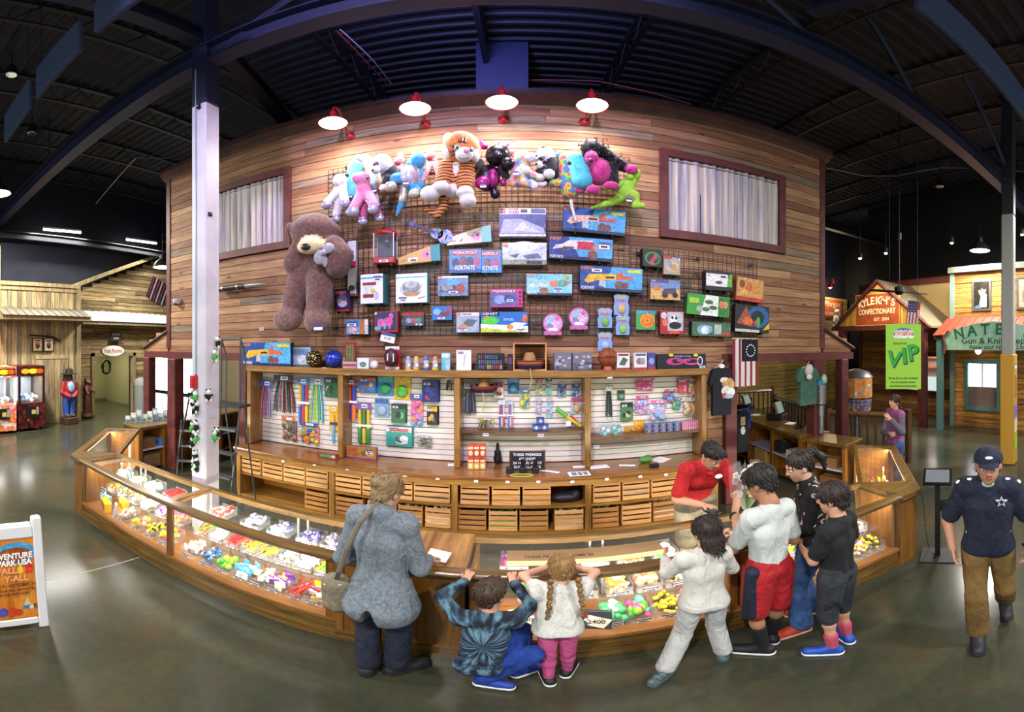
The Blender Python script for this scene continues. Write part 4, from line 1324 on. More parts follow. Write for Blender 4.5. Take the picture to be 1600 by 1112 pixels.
# signs
o = thing('oval_sign','white oval sign reading Rest Rooms over the doorway','sign',wx(177,548,-12.1),HP)
MB().prism(arc_pts(0,0,.46,.19,n=28),-.01,.02,'y').obj('board',mat('#ece8e0',.5),o)
MB().prism(arc_pts(0,0,.48,.205,n=28),.0,.018,'y').obj('rim',mat('#5a4a3a',.5),o)
text('Rest Rooms',o,(0,-.013,0),.15,mat('#b02030'),width=.74,bold=.02)
o = thing('hanging_sign','small black hanging sign with white print above the oval sign','sign',wx(181,526,-12.0),HP)
MB().bev((0,0,0),(.42,.03,.34),.006).obj('board',mat('#2a2622',.6),o)
text('OUTDOORS',o,(0,-.018,.08),.08,CARD,width=.34,bold=.01)
text('& FUN',o,(0,-.018,-.06),.07,CARD,width=.2,bold=.01)
MB().tube([(.1,0,.17),(.1,0,.8)],.008,5).obj('hanger',BLACKM,o)
o = thing('quilt_flag','small dark striped cloth flag hung aslant on the gable planks','flag',wx(247,455,-12.1),0,rot=(0,.0,HP))
art(o,.9,.9,[('r',0,0,1,1,'#232030')] + [('r',.04 + .16 * i,0,.10 + .16 * i,1,('#7a2a34','#b8a8a0')[i % 2]) for i in range(6)],-.02,'cloth',-.45,-.45,Matrix.Rotation(.4,4,'Y'))
MB().box((0,0,0),(.9,.03,.9),0,M=Matrix.Rotation(.4,4,'Y')).obj('backing',mat('#232030',.9),o)
# rifle and posters on the barn boards
o = thing('rifle','dark wall-mounted rifle above the two framed posters','rifle',wx(70,528,-11.46),HP)
MB().tube([(-.5,0,.09),(.15,0,.06)],.016,8).obj('barrel',mat('#1e1c1a',.4,.6),o)
MB().prism([(.1,.09),(.3,.05),(.5,-.04),(.48,-.13),(.32,-.05),(.1,.0)],-.02,.02,'y').obj('stock',mat('#2e2016',.5),o)
for k,(px,c) in enumerate(((58.5,'#c8a878'),(76,'#d8c8b0'))):
 o = thing('framed_poster','small framed %s poster under the rifle' % ('brown','pale')[k],'poster',wx(px,538.5,-11.48),HP,'framed posters on the barn boards')
 MB().bb((-.17,-.015,-.21),(.17,.015,.21)).obj('frame',mat('#1c1712',.5),o)
 art(o,.28,.36,[('r',0,0,1,1,c),('e',.5,.45,.25,.3,'#3a2a22'),('r',.15,.8,.85,.92,'#6a3a2a'),('e',.5,.6,.12,.12,'#a87850')],-.0155,'print',-.14,-.18)
d2 = link('door_2',None,None,wx(80,655,-11.5))
d2.location.z = 0
d2.rotation_euler = (0,0,HP)
d2['kind'] = 'structure'
d2['label'] = 'plank door in the barn-board facade with a black handle'
for k in range(5): board('plank',BARN[(k + 1) % 3],(-.4 + .2 * k,-.03,1.02),(.19,.03,2.04),d2)
MB().bb((-.56,-.06,2.04),(.56,.0,2.16)).bb((-.56,-.05,0),(-.5,0,2.04)).bb((.5,-.05,0),(.56,0,2.04)).obj('door_frame',BARN[0],d2)
MB().tube([(.33,-.05,.9),(.33,-.1,.93),(.33,-.1,1.12),(.33,-.05,1.15)],.014,6).obj('door_handle',BLACKM,d2)
# claw machines
def claw(name,label,loc,rz,body,trim,sx=1.0,white=False):
 o = thing(name,label,'arcade machine',loc,rz)
 w_,dp = .82 * sx,.85
 MB().bb((-w_ / 2,0,.08),(w_ / 2,dp,.82)).obj('cabinet',body,o)
 MB().bb((-w_ / 2,0,1.58),(w_ / 2,dp,1.88)).obj('marquee',body,o)
 art(o,w_,.24,[('r',.03,.1,.97,.9,'#3a1410'),('e',.25,.5,.16,.3,'#e8b020'),('e',.55,.5,.2,.3,'#e8d020'),('e',.8,.5,.14,.3,'#c85818')],-.002,'marquee_print',-w_ / 2,1.61)
 for x in (-w_ / 2 + .03,w_ / 2 - .03):
  for y in (.03,dp - .03): MB().bb((x - .03,y - .03,.82),(x + .03,y + .03,1.58)).obj('corner_post',trim,o)
 MB().bb((-w_ / 2 + .06,.01,.82),(w_ / 2 - .06,.016,1.58)).obj('front_glass',GLASS,o)
 MB().bb((-w_ / 2 + .01,.06,.82),(-w_ / 2 + .016,dp - .06,1.58)).obj('side_glass',GLASS,o)
 MB().bb((w_ / 2 - .016,.06,.82),(w_ / 2 - .01,dp - .06,1.58)).obj('side_glass',GLASS,o)
 MB().bb((-w_ / 2 + .02,dp - .03,.82),(w_ / 2 - .02,dp - .01,1.58)).obj('back_panel',mat('#b8c4cc',.3,.3),o)
 rs = random.Random(5)
 mb = MB()
 for k in range(40): mb.sph((rs.uniform(-w_ / 2 + .1,w_ / 2 - .1),rs.uniform(.1,dp - .1),.86 + rs.uniform(0,.12)),rs.uniform(.05,.08),7,5,k % 4)
 q = mb.obj('prize_heap',[mat('#e4e8ec',.6),mat('#9ab8c8',.6),mat('#d8d4cc',.6),mat('#5a88a8',.6)],o,True)
 q['kind'] = 'stuff'
 MB().bb((-.2,-.03,.42),(.2,.0,.72)).obj('control_panel',mat('#17171a',.4),o)
 MB().bb((-.02,-.034,.5),(.1,-.03,.62)).obj('instruction_card',mat('#c8b84a',.5),o)
 MB().bb((.12,-.034,.48),(.2,-.03,.7)).obj('coin_plate',mat('#b8b8b4',.4,.5),o)
 MB().lathe([(.05,0),(.05,.03),(.02,.05)],10,(-.12,-.02,.30)).obj('joystick_knob',mat('#3a3a40',.4),o)
 for x in (-w_ / 2 + .08,w_ / 2 - .08):
  for y in (.08,dp - .08): MB().tube([(x - .02,y,.04),(x + .02,y,.04)],.04,10).obj('caster',BLACKM,o)
 lamp('AREA','cabinet_light',(0,dp / 2,1.56),9,(1,1,1),.5,(0,0,0),o)
 return o
p = wx(50,664,-10.6)
claw('claw_machine','dark red and gold claw machine with glass sides before the barn boards',(p.x,p.y,0),HP + .1,noisy('claw_red',[(.4,'#240c0c'),(.55,'#5a1616'),(.7,'#8a2a18')],9,.4),mat('#3a1014',.35,.3))
p = wx(4,668,-10.4)
claw('claw_machine','white and orange claw machine cut by the picture edge',(p.x,p.y,0),HP + .1,noisy('claw_white',[(.4,'#e8dcd4'),(.55,'#d84a3a'),(.65,'#e89a3a'),(.75,'#3a9ab0')],5,.4),mat('#e4e0dc',.35),1.0)
# carved cowboy and bear
p = wx(108,659,-11.18)
o = thing('cowboy_statue','painted wooden cowboy statue in red shirt and blue trousers beside the barn door','statue',(p.x,p.y,0),HP + .15)
MB().bev((0,.0,.11),(.46,.42,.22),.02).obj('pedestal',wood('dark_pedestal','#2a1a10','#402818','#553420','x',1,.6),o)
blob('figure',[cap((-.1,0,.24),(-.12,.02,.75),.085,.1,0),cap((.1,0,.24),(.12,.02,.75),.085,.1,0),ell((-.1,-.05,.26),(.08,.14,.05),3),ell((.1,-.05,.26),(.08,.14,.05),3),
    ell((0,0,.86),(.19,.14,.16),0),ell((0,0,1.12),(.21,.15,.27),1),cap((-.2,0,1.28),(-.28,-.02,1.0),.075,.065,1),cap((-.28,-.02,1.0),(-.09,-.16,.88),.06,.05,1),cap((.2,0,1.28),(.28,-.02,1.0),.075,.065,1),cap((.28,-.02,1.0),(.09,-.16,.88),.06,.05,1),
    ell((0,-.13,1.18),(.1,.05,.16),2),ell((0,-.01,1.5),(.1,.11,.14),3),ell((0,-.1,1.43),(.07,.05,.06),3)],
 [mat('#2a4a98',.5),mat('#9a2228',.5),mat('#88b8d8',.5),mat('#3a2418',.6)],o,.022,.05)
MB().lathe([(.27,1.57),(.27,1.585),(.13,1.6),(.115,1.72),(.05,1.76)],18).obj('hat',mat('#2c1c14',.6),o,True)
p = wx(136,652,-11.8)
o = thing('carved_bear','slim brown carved wooden bear standing beside the rest room doorway','statue',(p.x,p.y,0),HP + .2)
blob('figure',[cap((0,0,.15),(0,.02,.75),.14,.13,0),ell((0,0,.98),(.14,.14,.22)),ell((0,-.03,1.26),(.11,.12,.11)),ell((0,-.14,1.22),(.05,.07,.045)),ell((-.09,0,1.36),.035),ell((.09,0,1.36),.035),cap((.12,-.05,1.05),(.16,-.2,.9),.05,.04),cap((-.12,-.05,1.05),(-.1,-.2,.85),.05,.04),
    ell((0,-.02,.08),(.22,.2,.09))],noisy('bear_wood',[(.3,'#3c2012'),(.7,'#6a3a20')],8,.6),o,.02,.05)
p = wx(222,642,-11.85)
o = thing('litter_bin','grey plastic litter bin beside the rest room doorway','bin',(p.x,p.y,0),HP)
MB().prism(arc_pts(0,0,.28,.28,n=14),0,1.05,'z').obj('body',mat('#8a8d8a',.5),o)
MB().lathe([(.29,1.0),(.29,1.06),(.27,1.2),(.12,1.28)],14).obj('dome_lid',mat('#9a9d9a',.5),o,True)
MB().bb((-.14,-.29,.86),(.14,-.24,.98)).obj('flap',mat('#6a6d6a',.5),o)
# rear of the hall
WB = struct('wall_back',MB().bb((-18,13,0),(14,13.2,3.2)),mat('#8d8061',.8),'beige lower rear wall of the hall')
struct('wall_back_upper',MB().bb((-18,13,3.2),(14,13.2,CZ)),NAVY,'dark navy upper rear wall')
struct('wall_side',MB().bb((-17.8,9.2,0),(-17.6,13,CZ)),NAVY,'dark side wall of the entrance lobby')
for k,(xa,xb) in enumerate(((-17.0,-15.7),(-15.1,-13.6))):
 o = link('window_%d' % (3 + k),None,None,((xa + xb) / 2,12.97,0))
 o['kind'] = 'structure'
 o['label'] = 'bright glass entrance door %s the red corner post' % ('just outside' if k == 0 else 'inside')
 W_ = xb - xa
 MB().bb((-W_ / 2,-.04,0),(W_ / 2,.02,.12)).bb((-W_ / 2,-.04,2.2),(W_ / 2,.02,2.35)).bb((-W_ / 2,-.04,.12),(-W_ / 2 + .09,.02,2.2)).bb((W_ / 2 - .09,-.04,.12),(W_ / 2,.02,2.2)).obj('door_frame',mat('#2a3038',.4,.4),o)
 MB().bb((-W_ / 2 + .09,-.01,.12),(W_ / 2 - .09,-.004,2.2)).obj('daylight',glow('#f2f7ff',13),o)
 MB().bb((-W_ / 2 + .09,-.02,.12),(W_ / 2 - .09,-.014,2.2)).obj('pane',GLASS,o)
 MB().tube([(W_ / 2 - .16,-.1,.85),(W_ / 2 - .16,-.1,1.35)],.012,6).obj('pull_handle',STEEL,o)
o = thing('potted_plant','leafy green plant seen behind the stepladder','plant',(-6.2,8.3,0))
MB().lathe([(.16,0),(.2,.4),(.21,.42),(.18,.42)],14).obj('pot',mat('#3a342c',.6),o,True)
mb = MB()
rs = random.Random(8)
for k in range(34):
 a,t = rs.random() * 6.28,rs.uniform(.15,.5)
 hh = rs.uniform(.9,1.5)
 mid_ = Vector((t * .5 * math.cos(a),t * .5 * math.sin(a),hh * .7))
 tip = Vector((t * math.cos(a),t * math.sin(a),hh))
 s_ = Vector((-math.sin(a),math.cos(a),0)) * .035
 mb.add([(0,0,.4),mid_ + s_,tip,mid_ - s_],[(0,1,2,3)])
mb.obj('leaves',noisy('plant_leaf',[(.3,'#27401c'),(.7,'#4c7032')],9,.5),o)
# far right: candy shop, gun and knife shop
fr = struct('wall_right',MB().bb((12.6,-4,3.0),(12.9,10.4,CZ)).bb((14,10.4,0),(14.2,16,CZ)),mat('#17171b',.8),'near black upper wall behind the shop fronts')
cw_ = struct('wall_candy',MB().bb((12.0,5.7,0),(12.3,6.6,4.75)).bb((12.0,8.6,0),(12.3,10.2,4.75)).bb((12.0,6.6,0),(12.3,8.6,.85)).bb((12.0,6.6,2.1),(12.3,8.6,4.75)),mat('#b39a68',.8),'cream wall rising behind the candy shop gable')
MB().bb((11.9,5.6,4.65),(12.3,10.3,4.85)).obj('coping',mat('#6a2a22',.6),cw_)
MB().bb((11.93,5.6,0),(12.05,5.76,4.7)).obj('edge_board',mat('#6a2a22',.6),cw_)
MB().bb((11.93,10.15,0),(12.05,10.3,4.7)).obj('edge_board',mat('#6a2a22',.6),cw_)
z = 0
while z < 3.0:
 h = .16
 for (p_,q_) in ([(5.76,6.5),(8.7,10.15)] if .8 < z + .08 < 2.15 else [(5.76,10.15)]):
  board('plank',R.choice(GOLD + [PINE[1]]),(11.985 + R.uniform(-.01,.01),(p_ + q_) / 2,z + h / 2),(.04,q_ - p_,h - .012),cw_)
 z += h
o = link('window_5',None,None,(11.95,7.6,1.47),(0,0,-HP))
o['kind'] = 'structure'
o['label'] = 'lit shop window of the candy shop'
MB().bb((-1.08,-.05,-.72),(1.08,.05,-.6)).bb((-1.08,-.05,.6),(1.08,.05,.72)).bb((-1.08,-.05,-.6),(-.98,.05,.6)).bb((.98,-.05,-.6),(1.08,.05,.6)).obj('window_frame',MAROON,o)
MB().bb((-.98,-.01,-.6),(.98,-.004,.6)).obj('pane',GLASS,o)
struct('wall_candy_room',MB().bb((14.0,6.2,0),(14.1,9.2,2.6)).bb((12.3,9.1,0),(14.0,9.2,2.6)).bb((12.3,6.0,0),(14.0,6.1,2.6)),mat('#b08a7c',.8),'dusty pink wall inside the candy shop')
for k in range(2):
 tag(MB().bb((13.8,6.6,1.55 + .4 * k),(14.0,8.6,1.6 + .4 * k)).obj('wall_shelf',mat('#9a5a2a'),None),'%s orange shelf on the pink wall inside the candy shop' % ('lower','upper')[k],'shelf','candy shop shelves')
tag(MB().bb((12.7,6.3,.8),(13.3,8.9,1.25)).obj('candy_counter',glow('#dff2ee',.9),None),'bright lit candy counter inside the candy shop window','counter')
lamp('AREA','candy_room_light',(13.2,7.6,2.5),60,(1,.95,.9),1.2)
g = thing('gable_porch','plank gable porch of the candy shop on maroon posts','porch',(10.0,7.8,0),-HP)
gw = 1.75
GLD = [wood('gable_gold_a','#a0702c','#c8963f','#dcae5a','z',1,.7,.4,.08),wood('gable_gold_b','#946428','#b88434','#d0a050','z',1,.7,.4,.08)]
n = 22
for k in range(n):
 x0 = -gw + 2 * gw * k / n
 x1 = x0 + 2 * gw / n - .008
 za,zb = 3.15 + 1.35 * (1 - abs(x0) / gw),3.15 + 1.35 * (1 - abs(x1) / gw)
 MB().prism([(x0,3.1),(x1,3.1),(x1,max(zb,3.12)),(x0,max(za,3.12))],0,.05,'y').obj('plank',GLD[k % 2],g)
MB().bb((-gw - .1,-.05,2.95),(gw + .1,.15,3.12)).obj('beam',MAROON,g)
for s in (-1,1):
 MB().bb((s * (gw - .12) - .11,-.08,0),(s * (gw - .12) + .11,.14,2.95)).obj('post',MAROON,g)
 sh = MB()
 a,b = (0,4.52),(s * (gw + .22),2.98)
 sh.prism([a,b,(b[0],b[1] + .06),(a[0],a[1] + .06)][::s],-.15,1.86,'y')
 sh.obj('roof_slope',mat('#857a64',.5,.3),g)
 MB().tube([(0,-.14,4.53),(s * (gw + .22),-.14,2.99)],.05,4).obj('rake_trim',MAROON,g)
o = thing('shop_sign','red wooden sign with cream letters on the candy shop gable','sign',(9.96,7.85,3.62),-HP)
MB().bev((0,0,0),(1.75,.04,.98),.01).obj('board',noisy('sign_red',[(.3,'#8a3a1c'),(.7,'#a84c26')],4,.6),o)
MB().bb((-.9,-.012,-.52),(.9,.015,-.47)).bb((-.9,-.012,.47),(.9,.015,.52)).bb((-.9,-.012,-.47),(-.85,.015,.47)).bb((.85,-.012,-.47),(.9,.015,.47)).obj('border',GLD[0],o)
LC = mat('#f0dfae',.6)
for i,ch in enumerate("KYLEIGH'S"):
 u = (i - 4) / 4
 text(ch,o,(u * .66,-.024,.27 - .09 * u * u),.25,LC,rot=(HP,u * .22,0),bold=.035)
text('CONFECTIONARY',o,(0,-.024,-.08),.17,LC,width=1.5,bold=.03)
text('EST. 2004',o,(.2,-.024,-.33),.1,LC,width=.6,bold=.02)
# gun and knife shop
nw = struct('wall_gunshop',MB().bb((10.82,5.1,0),(11.1,5.6,2.7)).bb((10.82,-1,0),(11.1,4.05,2.7)).bb((10.82,4.05,0),(11.1,5.1,.6)).bb((10.82,4.05,2.0),(11.1,5.1,2.7)).bb((10.82,-1,2.7),(11.1,5.6,4.75)),mat('#3a2810',.9),'golden log facade of the gun and knife shop')
z = 0
while z < 4.7:
 h = .15
 for (p_,q_) in ([(-1,4.05),(5.1,5.6)] if .6 < z + .07 < 2.0 else [(-1,5.6)]):
  for (u,v) in split_len(p_,q_,1.5,3.4):
   board('plank',R.choice(GOLD),(10.805 + R.uniform(-.01,.01),(u + v) / 2,z + h / 2),(.04,v - u - .004,h - .012),nw)
 z += h
MB().bb((10.68,-1,4.68),(11.1,5.68,4.86)).obj('cornice',mat('#777b74',.6),nw)
MB().bb((10.74,5.5,0),(10.86,5.64,4.7)).obj('corner_board',mat('#6f8580',.6),nw)
TEAL = mat('#56807c',.6)
o = link('window_6',None,None,(10.78,4.58,1.28),(0,0,-HP))
o['kind'] = 'structure'
o['label'] = 'teal framed bright window of the gun and knife shop'
MB().bb((-.56,-.05,-.76),(.56,.03,-.64)).bb((-.56,-.05,.64),(.56,.03,.76)).bb((-.56,-.05,-.64),(-.46,.03,.64)).bb((.46,-.05,-.64),(.56,.03,.64)).obj('window_frame',TEAL,o)
MB().bb((-.46,.02,-.05),(.46,.03,.64)).obj('daylight',glow('#f4f8ff',3.5),o)
MB().bb((-.46,.02,-.64),(.46,.03,-.05)).obj('lower_view',mat('#7a5a50',.4),o)
MB().bb((-.02,0,-.05),(.02,.02,.64)).obj('muntin',mat('#d8d4cc'),o)
MB().bb((-.46,-.01,-.64),(.46,-.004,.64)).obj('pane',GLASS,o)
awning('roof_awning','rust red ribbed metal awning of the gun and knife shop',10.8,3.3,9.95,2.78,-.9,5.75,TIN[2],26,mat('#4a2a20',.7))
for (yy,lab) in ((5.6,0),(-.6,1)):
 MB().bb((9.98,yy - .08,0),(10.14,yy + .08,2.7)).obj('awning_post',TEAL,nw)
o = thing('arched_sign','pale green arched sign of the gun and knife shop','sign',(9.86,3.85,2.38),-HP)
SG = noisy('sign_green',[(.3,'#86b8a0'),(.7,'#a8d0b8')],5,.6)
MB().prism([(-1.5,-.05),(1.5,-.05),(1.5,.38),(1.1,.55),(.5,.68),(0,.72),(-.5,.68),(-1.1,.55),(-1.5,.38)],-.02,.02,'y').obj('board',SG,o)
MB().tube([(-1.5,-.03,-.15),(-1.45,-.03,.1),(-1.52,-.03,.3),(-1.35,-.03,.5)],.035,6).obj('antler_trim',mat('#6a4028',.7),o)
DG = mat('#1c6a44',.5)
for i,ch in enumerate("NATE'S"):
 u = (i - 2.5) / 2.5
 text(ch,o,(u * .98 - .05,-.024,.50 - .10 * u * u),.30,DG,rot=(HP,u * .2,0),bold=.03)
text('Gun & Knife Repair',o,(.1,-.024,.20),.17,mat('#20302a'),width=2.1,bold=.006)
text('New and Hardly Used',o,(.15,-.024,.03),.11,mat('#20302a'),width=1.75,bold=.008,shear=.25)
o = thing('wall_lamp','small lit globe lamp under the arched green sign','lamp',(10.3,4.5,2.3))
MB().sph((0,0,0),.09,14,10).obj('globe',glow('#fff4d0',8),o,True)
MB().tube([(0,0,.08),(0,0,.45)],.012,6).obj('stem',BLACKM,o)
for k,(yy,lab) in enumerate(((4.6,'boy in white shirt shown in profile'),(3.2,'sepia scene, half hidden by the grey column'))):
 o = thing('framed_picture','grey framed picture on the upper log wall, ' + lab,'picture',(10.78,yy,3.95),-HP,'framed pictures on the log wall')
 MB().bev((0,0,0),(.62,.06,.94),.01).obj('frame',mat('#4c4c48',.6),o)
 art(o,.48,.8,([('r',0,0,1,1,'#17150f'),('p',[(.35,.05),(.85,.05),(.85,.5),(.7,.62),(.5,.55),(.42,.3)],'#e6e2da'),('e',.66,.7,.17,.12,'#c89878'),('e',.70,.78,.17,.08,'#2a1c14'),('l',.5,.5,.35,.68,.09,'#d0a080'),('p',[(.05,.0),(.5,0),(.45,.16),(.1,.1)],'#5a6a88')] if k == 0 else
     [('r',0,0,1,1,'#b89880'),('e',.5,.4,.3,.3,'#8a6a54')]),-.031,'print',-.24,-.4)
# log wall with a red sign, balcony rail and pale statue at the very back
lw = struct('wall_log',MB().bb((7.2,12.7,0),(13.9,13,4.6)),mat('#3a2a14',.9),'log wall at the very back beside the candy shop')
z = 0
while z < 4.6:
 board('plank',wood('log_x%d' % R.randrange(2),'#6a5226','#b09046','#d8bc70','x',1,.8,.2,.2),(10.5,12.68,z + .08),(6.6,.05,.148),lw)
 z += .16
o = thing('painted_sign','salmon red painted sign high on the rear log wall','sign',wy(1297,481,12.6))
MB().bev((0,0,0),(1.5,.04,.8),.01).obj('board',mat('#b0543c',.6),o)
text('Morgan',o,(.1,-.024,.18),.26,LC,width=.95,shear=.2)
text('Dew',o,(.45,-.024,-.03),.14,LC,width=.35)
text('MERCANTILE',o,(0,-.024,-.26),.15,LC,width=1.3)
o = thing('balcony_rail','white balcony railing under the salmon red sign','railing',wy(1298,515,12.2))
for z in (.3,-.5): MB().bb((-.6,-.02,z),(.55,.02,z + .06)).obj('rail',CREAM,o)
for k in range(9): MB().bb((-.58 + .135 * k,-.015,-.44),(-.55 + .135 * k,.015,.3)).obj('baluster',CREAM,o)
for x in (-.6,.45): MB().bb((x,-.02,-2.9),(x + .1,.1,-.5)).obj('support',MAROON,o)
o = thing('pale_statue','pale white seated statue on the balcony railing','statue',wy(1307,500,12.25))
blob('figure',[ell((0,0,0),(.14,.14,.25)),ell((.02,0,.36),.12),cap((0,-.05,-.15),(-.25,-.1,-.3),.09,.08),cap((-.25,-.1,-.3),(-.32,-.1,-.62),.075,.06),cap((-.1,0,.15),(-.25,-.1,-.1),.06,.05)],mat('#d6d2c8',.7),o,.025,.05)
o = thing('red_wall_lamp','small red double gooseneck lamp lit over the salmon sign','lamp',wy(1297,446,12.3))
MB().lathe([(.02,.2),(.06,.12),(.12,-.08),(.125,-.1),(.1,-.08)],12).obj('shade',LRED,o,True)
MB().sph((0,0,-.08),.06,10,8).obj('bulb',glow('#ffd8a0',10),o)
lamp('POINT','bulb_light',(0,-.15,-.25),70,(1,.8,.5),.08,parent=o)
MB().tube([(0,0,.2),(.15,0,.35),(.35,.1,.2),(.4,.35,.15)],.02,6).tube([(0,0,.2),(-.15,0,.1),(-.4,.3,0)],.012,6).obj('arm',LRED,o)
for k,(px,py) in enumerate(((1344,400),(1384,392),(1487,376),(1597,363))):
 p = wr(px,py,11.0)
 o = thing('track_spotlight','small lit ceiling spotlight in the dark hall, %s from the plank wall' % NTH[k],'spotlight',p,0,'lit spotlights in the dark hall')
 MB().lathe([(.03,.12),(.07,.08),(.075,-.06),(.06,-.06)],10).obj('housing',mat('#1a1a1c'),o,True)
 MB().sph((0,0,-.05),.05,8,6).obj('bulb',glow('#ffe0b0',14),o)
 lamp('SPOT','spot_beam',(0,0,-.1),(340,340,140,120)[k],(1,.86,.62),.06,(0,-.75 + .12 * k,0),o,1.9)
 MB().tube([(0,0,.1),(0,0,CZ - p.z)],.008,5).obj('stem',BLACKM,o)
# log railing
LOG = wood('railing_log','#38210f','#5c3a1e','#7a5230','x',1,.5,0,.15,.2)
LOGZ = wood('railing_log_upright','#30200f','#523419','#6c4626','z',1,.5,0,.15,.2)
def railing(label,pts):
 for k in range(len(pts) - 1):
  a,b = Vector(pts[k] + (0,)),Vector(pts[k + 1] + (0,))
  o = thing('log_railing',label[k],'railing',a,math.atan2((b - a).y,(b - a).x),'log railings beyond the register counter')
  L = (b - a).length
  for z,r in ((1.02,.055),(.2,.045)): MB().tube([(0,0,z),(L,0,z)],r,8).obj('rail',LOG,o,True)
  n = int(L / .16)
  me = MB().tube([(0,0,.2),(0,0,1.0)],.028,6).mesh('spindle',LOGZ,True)
  for i in range(1,n): link('spindle',me,o,(L * i / n,0,0))
  for x in (0,L): MB().tube([(x,0,0),(x,0,1.14)],.07,8).obj('post',LOGZ,o,True)
railing(['log railing behind the cash registers, running back to the shops','log railing behind the purple shirt woman, ending near the walkway'],[(6.5,8.6),(5.9,5.95),(6.75,4.5)])
railing(['far log railing seen under the striped flag'],[(4.3,10.6),(7.6,10.2)])
wf = struct('wall_shop_far',MB().bb((4.2,12.5,0),(7.2,12.7,3.2)),BARNH[0],'brown plank shop wall seen through the register opening')
for k,(xa,xb) in enumerate(((5.2,6.0),(6.3,6.8))):
 o = link('window_%d' % (7 + k),None,None,((xa + xb) / 2,12.46,1.45))
 o['kind'] = 'structure'
 o['label'] = 'bright window seen through the register opening, ' + ('behind the striped flag' if k == 0 else 'beside the hanging green shirt')
 w_ = xb - xa
 MB().bb((-w_ / 2,-.03,-.75),(w_ / 2,.02,-.68)).bb((-w_ / 2,-.03,.68),(w_ / 2,.02,.75)).bb((-w_ / 2,-.03,-.68),(-w_ / 2 + .07,.02,.68)).bb((w_ / 2 - .07,-.03,-.68),(w_ / 2,.02,.68)).obj('window_frame',TEAL,o)
 MB().bb((-w_ / 2 + .07,0,-.68),(w_ / 2 - .07,.01,.68)).obj('daylight',glow('#dcecff',2.2),o)
# candy carousel
p = wr(1338,636,9.2)
o = thing('candy_carousel','round candy dispenser carousel with coloured panels behind the railing','dispenser',(p.x,p.y,0))
MB().lathe([(.32,0),(.32,.04),(.06,.1),(.05,.8),(.2,.9)],16).obj('stand',STEEL,o,True)
MB().lathe([(.2,.9),(.34,.95),(.36,1.2),(.3,1.25)],12).obj('globes',noisy('candy_globes',[(.35,'#7a2a4a'),(.5,'#3a5a8a'),(.65,'#b8a030')],14,.3),o)
MB().lathe([(.38,1.27),(.38,1.72),(.36,1.74)],10).obj('panel_drum',noisy('drum_print',[(.4,'#b86a20'),(.55,'#c8843a'),(.62,'#3a8ab8'),(.7,'#e8d8b0')],7,.5),o)
MB().lathe([(.4,1.74),(.3,1.85),(.05,1.92)],12).obj('lid',STEEL,o,True)
# ceiling fan
p = wr(1405,456,8.4)
o = thing('ceiling_fan','black ceiling fan on a long rod before the candy shop','fan',p,-.55)
MB().lathe([(.04,.12),(.1,.1),(.11,0),(.06,-.06)],16).obj('motor',mat('#14161c',.4,.4),o,True)
MB().tube([(0,0,.1),(0,0,CZ - p.z)],.014,6).obj('rod',BLACKM,o)
MB().tube([(0,0,1.15),(0,0,1.3)],.05,8).obj('coupling',BLACKM,o)
for k in range(2): MB().box((0,0,0),(.58,.11,.012),M=Matrix.Rotation(PI * k + .1,4,'Z') @ Matrix.Translation((.40,0,0)) @ Matrix.Rotation(.25,4,'X')).obj('blade',BLACKM,o)
# banner, flag
p = wr(1411.5,557,6.2)
th = math.atan2(p.x,p.y)
o = thing('vip_banner','lime green hanging VIP sign board before the candy shop','sign',p,-th)
bw_,bh_ = 55 / F * 6.2,102 / F * 6.2
MB().bb((-bw_ / 2,0,-bh_ / 2),(bw_ / 2,.012,bh_ / 2)).obj('board',mat('#8fc83c',.5),o)
art(o,bw_,bh_,[('e',.5,.86,.29,.08,'#2a6ab0'),('e',.5,.855,.26,.05,'#c85a2a'),('p',[(.2,.82),(.82,.82),(.76,.78),(.26,.78)],'#e8eef4')],-.001,'emblem',-bw_ / 2,-bh_ / 2)
text('ADVENTURE',o,(0,-.004,.38 * bh_),.055,CARD,width=bw_ * .56,bold=.03)
text('PARK USA',o,(0,-.004,.325 * bh_),.05,CARD,width=bw_ * .48,bold=.03)
BK,GR = mat('#10140e',.6),mat('#1f9c38',.5)
text('SIGN UP FOR',o,(-.1 * bw_,-.004,.20 * bh_),.032,BK,width=bw_ * .4)
for i,(ch,u,v,s,a) in enumerate((('V',-.26,-.05,.25,.12),('I',.03,.0,.25,-.10),('P',.28,.05,.25,-.16))):
 text(ch,o,(u * bw_ + .012,-.003,v * bh_ - .012),s,BK,rot=(HP,a,0),bold=.05)
 text(ch,o,(u * bw_,-.006,v * bh_),s,GR,rot=(HP,a,0),bold=.04)
for i,s_ in enumerate(('Be the first to find out about','our new specials, events,','promotions and discounts.')):
 text(s_,o,(0,-.004,(-.33 - .06 * i) * bh_),.036,BK,width=bw_ * (.82,.7,.76)[i])
for s in (-1,1): MB().tube([(s * bw_ * .4,.006,bh_ / 2),(s * bw_ * .4,.006,CZ - p.z)],.003,4).obj('hanging_wire',STEELB,o)
def flag_us(o,w_,h_,circle=False):
 sh = [('r',0,i / 13,1,(i + 1) / 13,'#a82430' if i % 2 == 0 else '#e8e4dc') for i in range(13)]
 return sh
p = wr(1427,488,10.6)
o = thing('small_flag','small stars and stripes flag on a slanted pole at the candy shop post','flag',p,-1.0)
mb = MB()
art(o,.34,.62,[('r',0,0,1,1,'#a82430')] + [('r',.08 + .25 * i,0,.2 + .25 * i,.62,'#e8e4dc') for i in range(4)] + [('r',0,.5,.7,1,'#222c60')] + [('e',.12 + .2 * (i % 3),.58 + .12 * (i // 3),.03,.016,'#e8e4dc') for i in range(9)],0,'cloth',-.17,-.31,Matrix.Rotation(.12,4,'Y'))
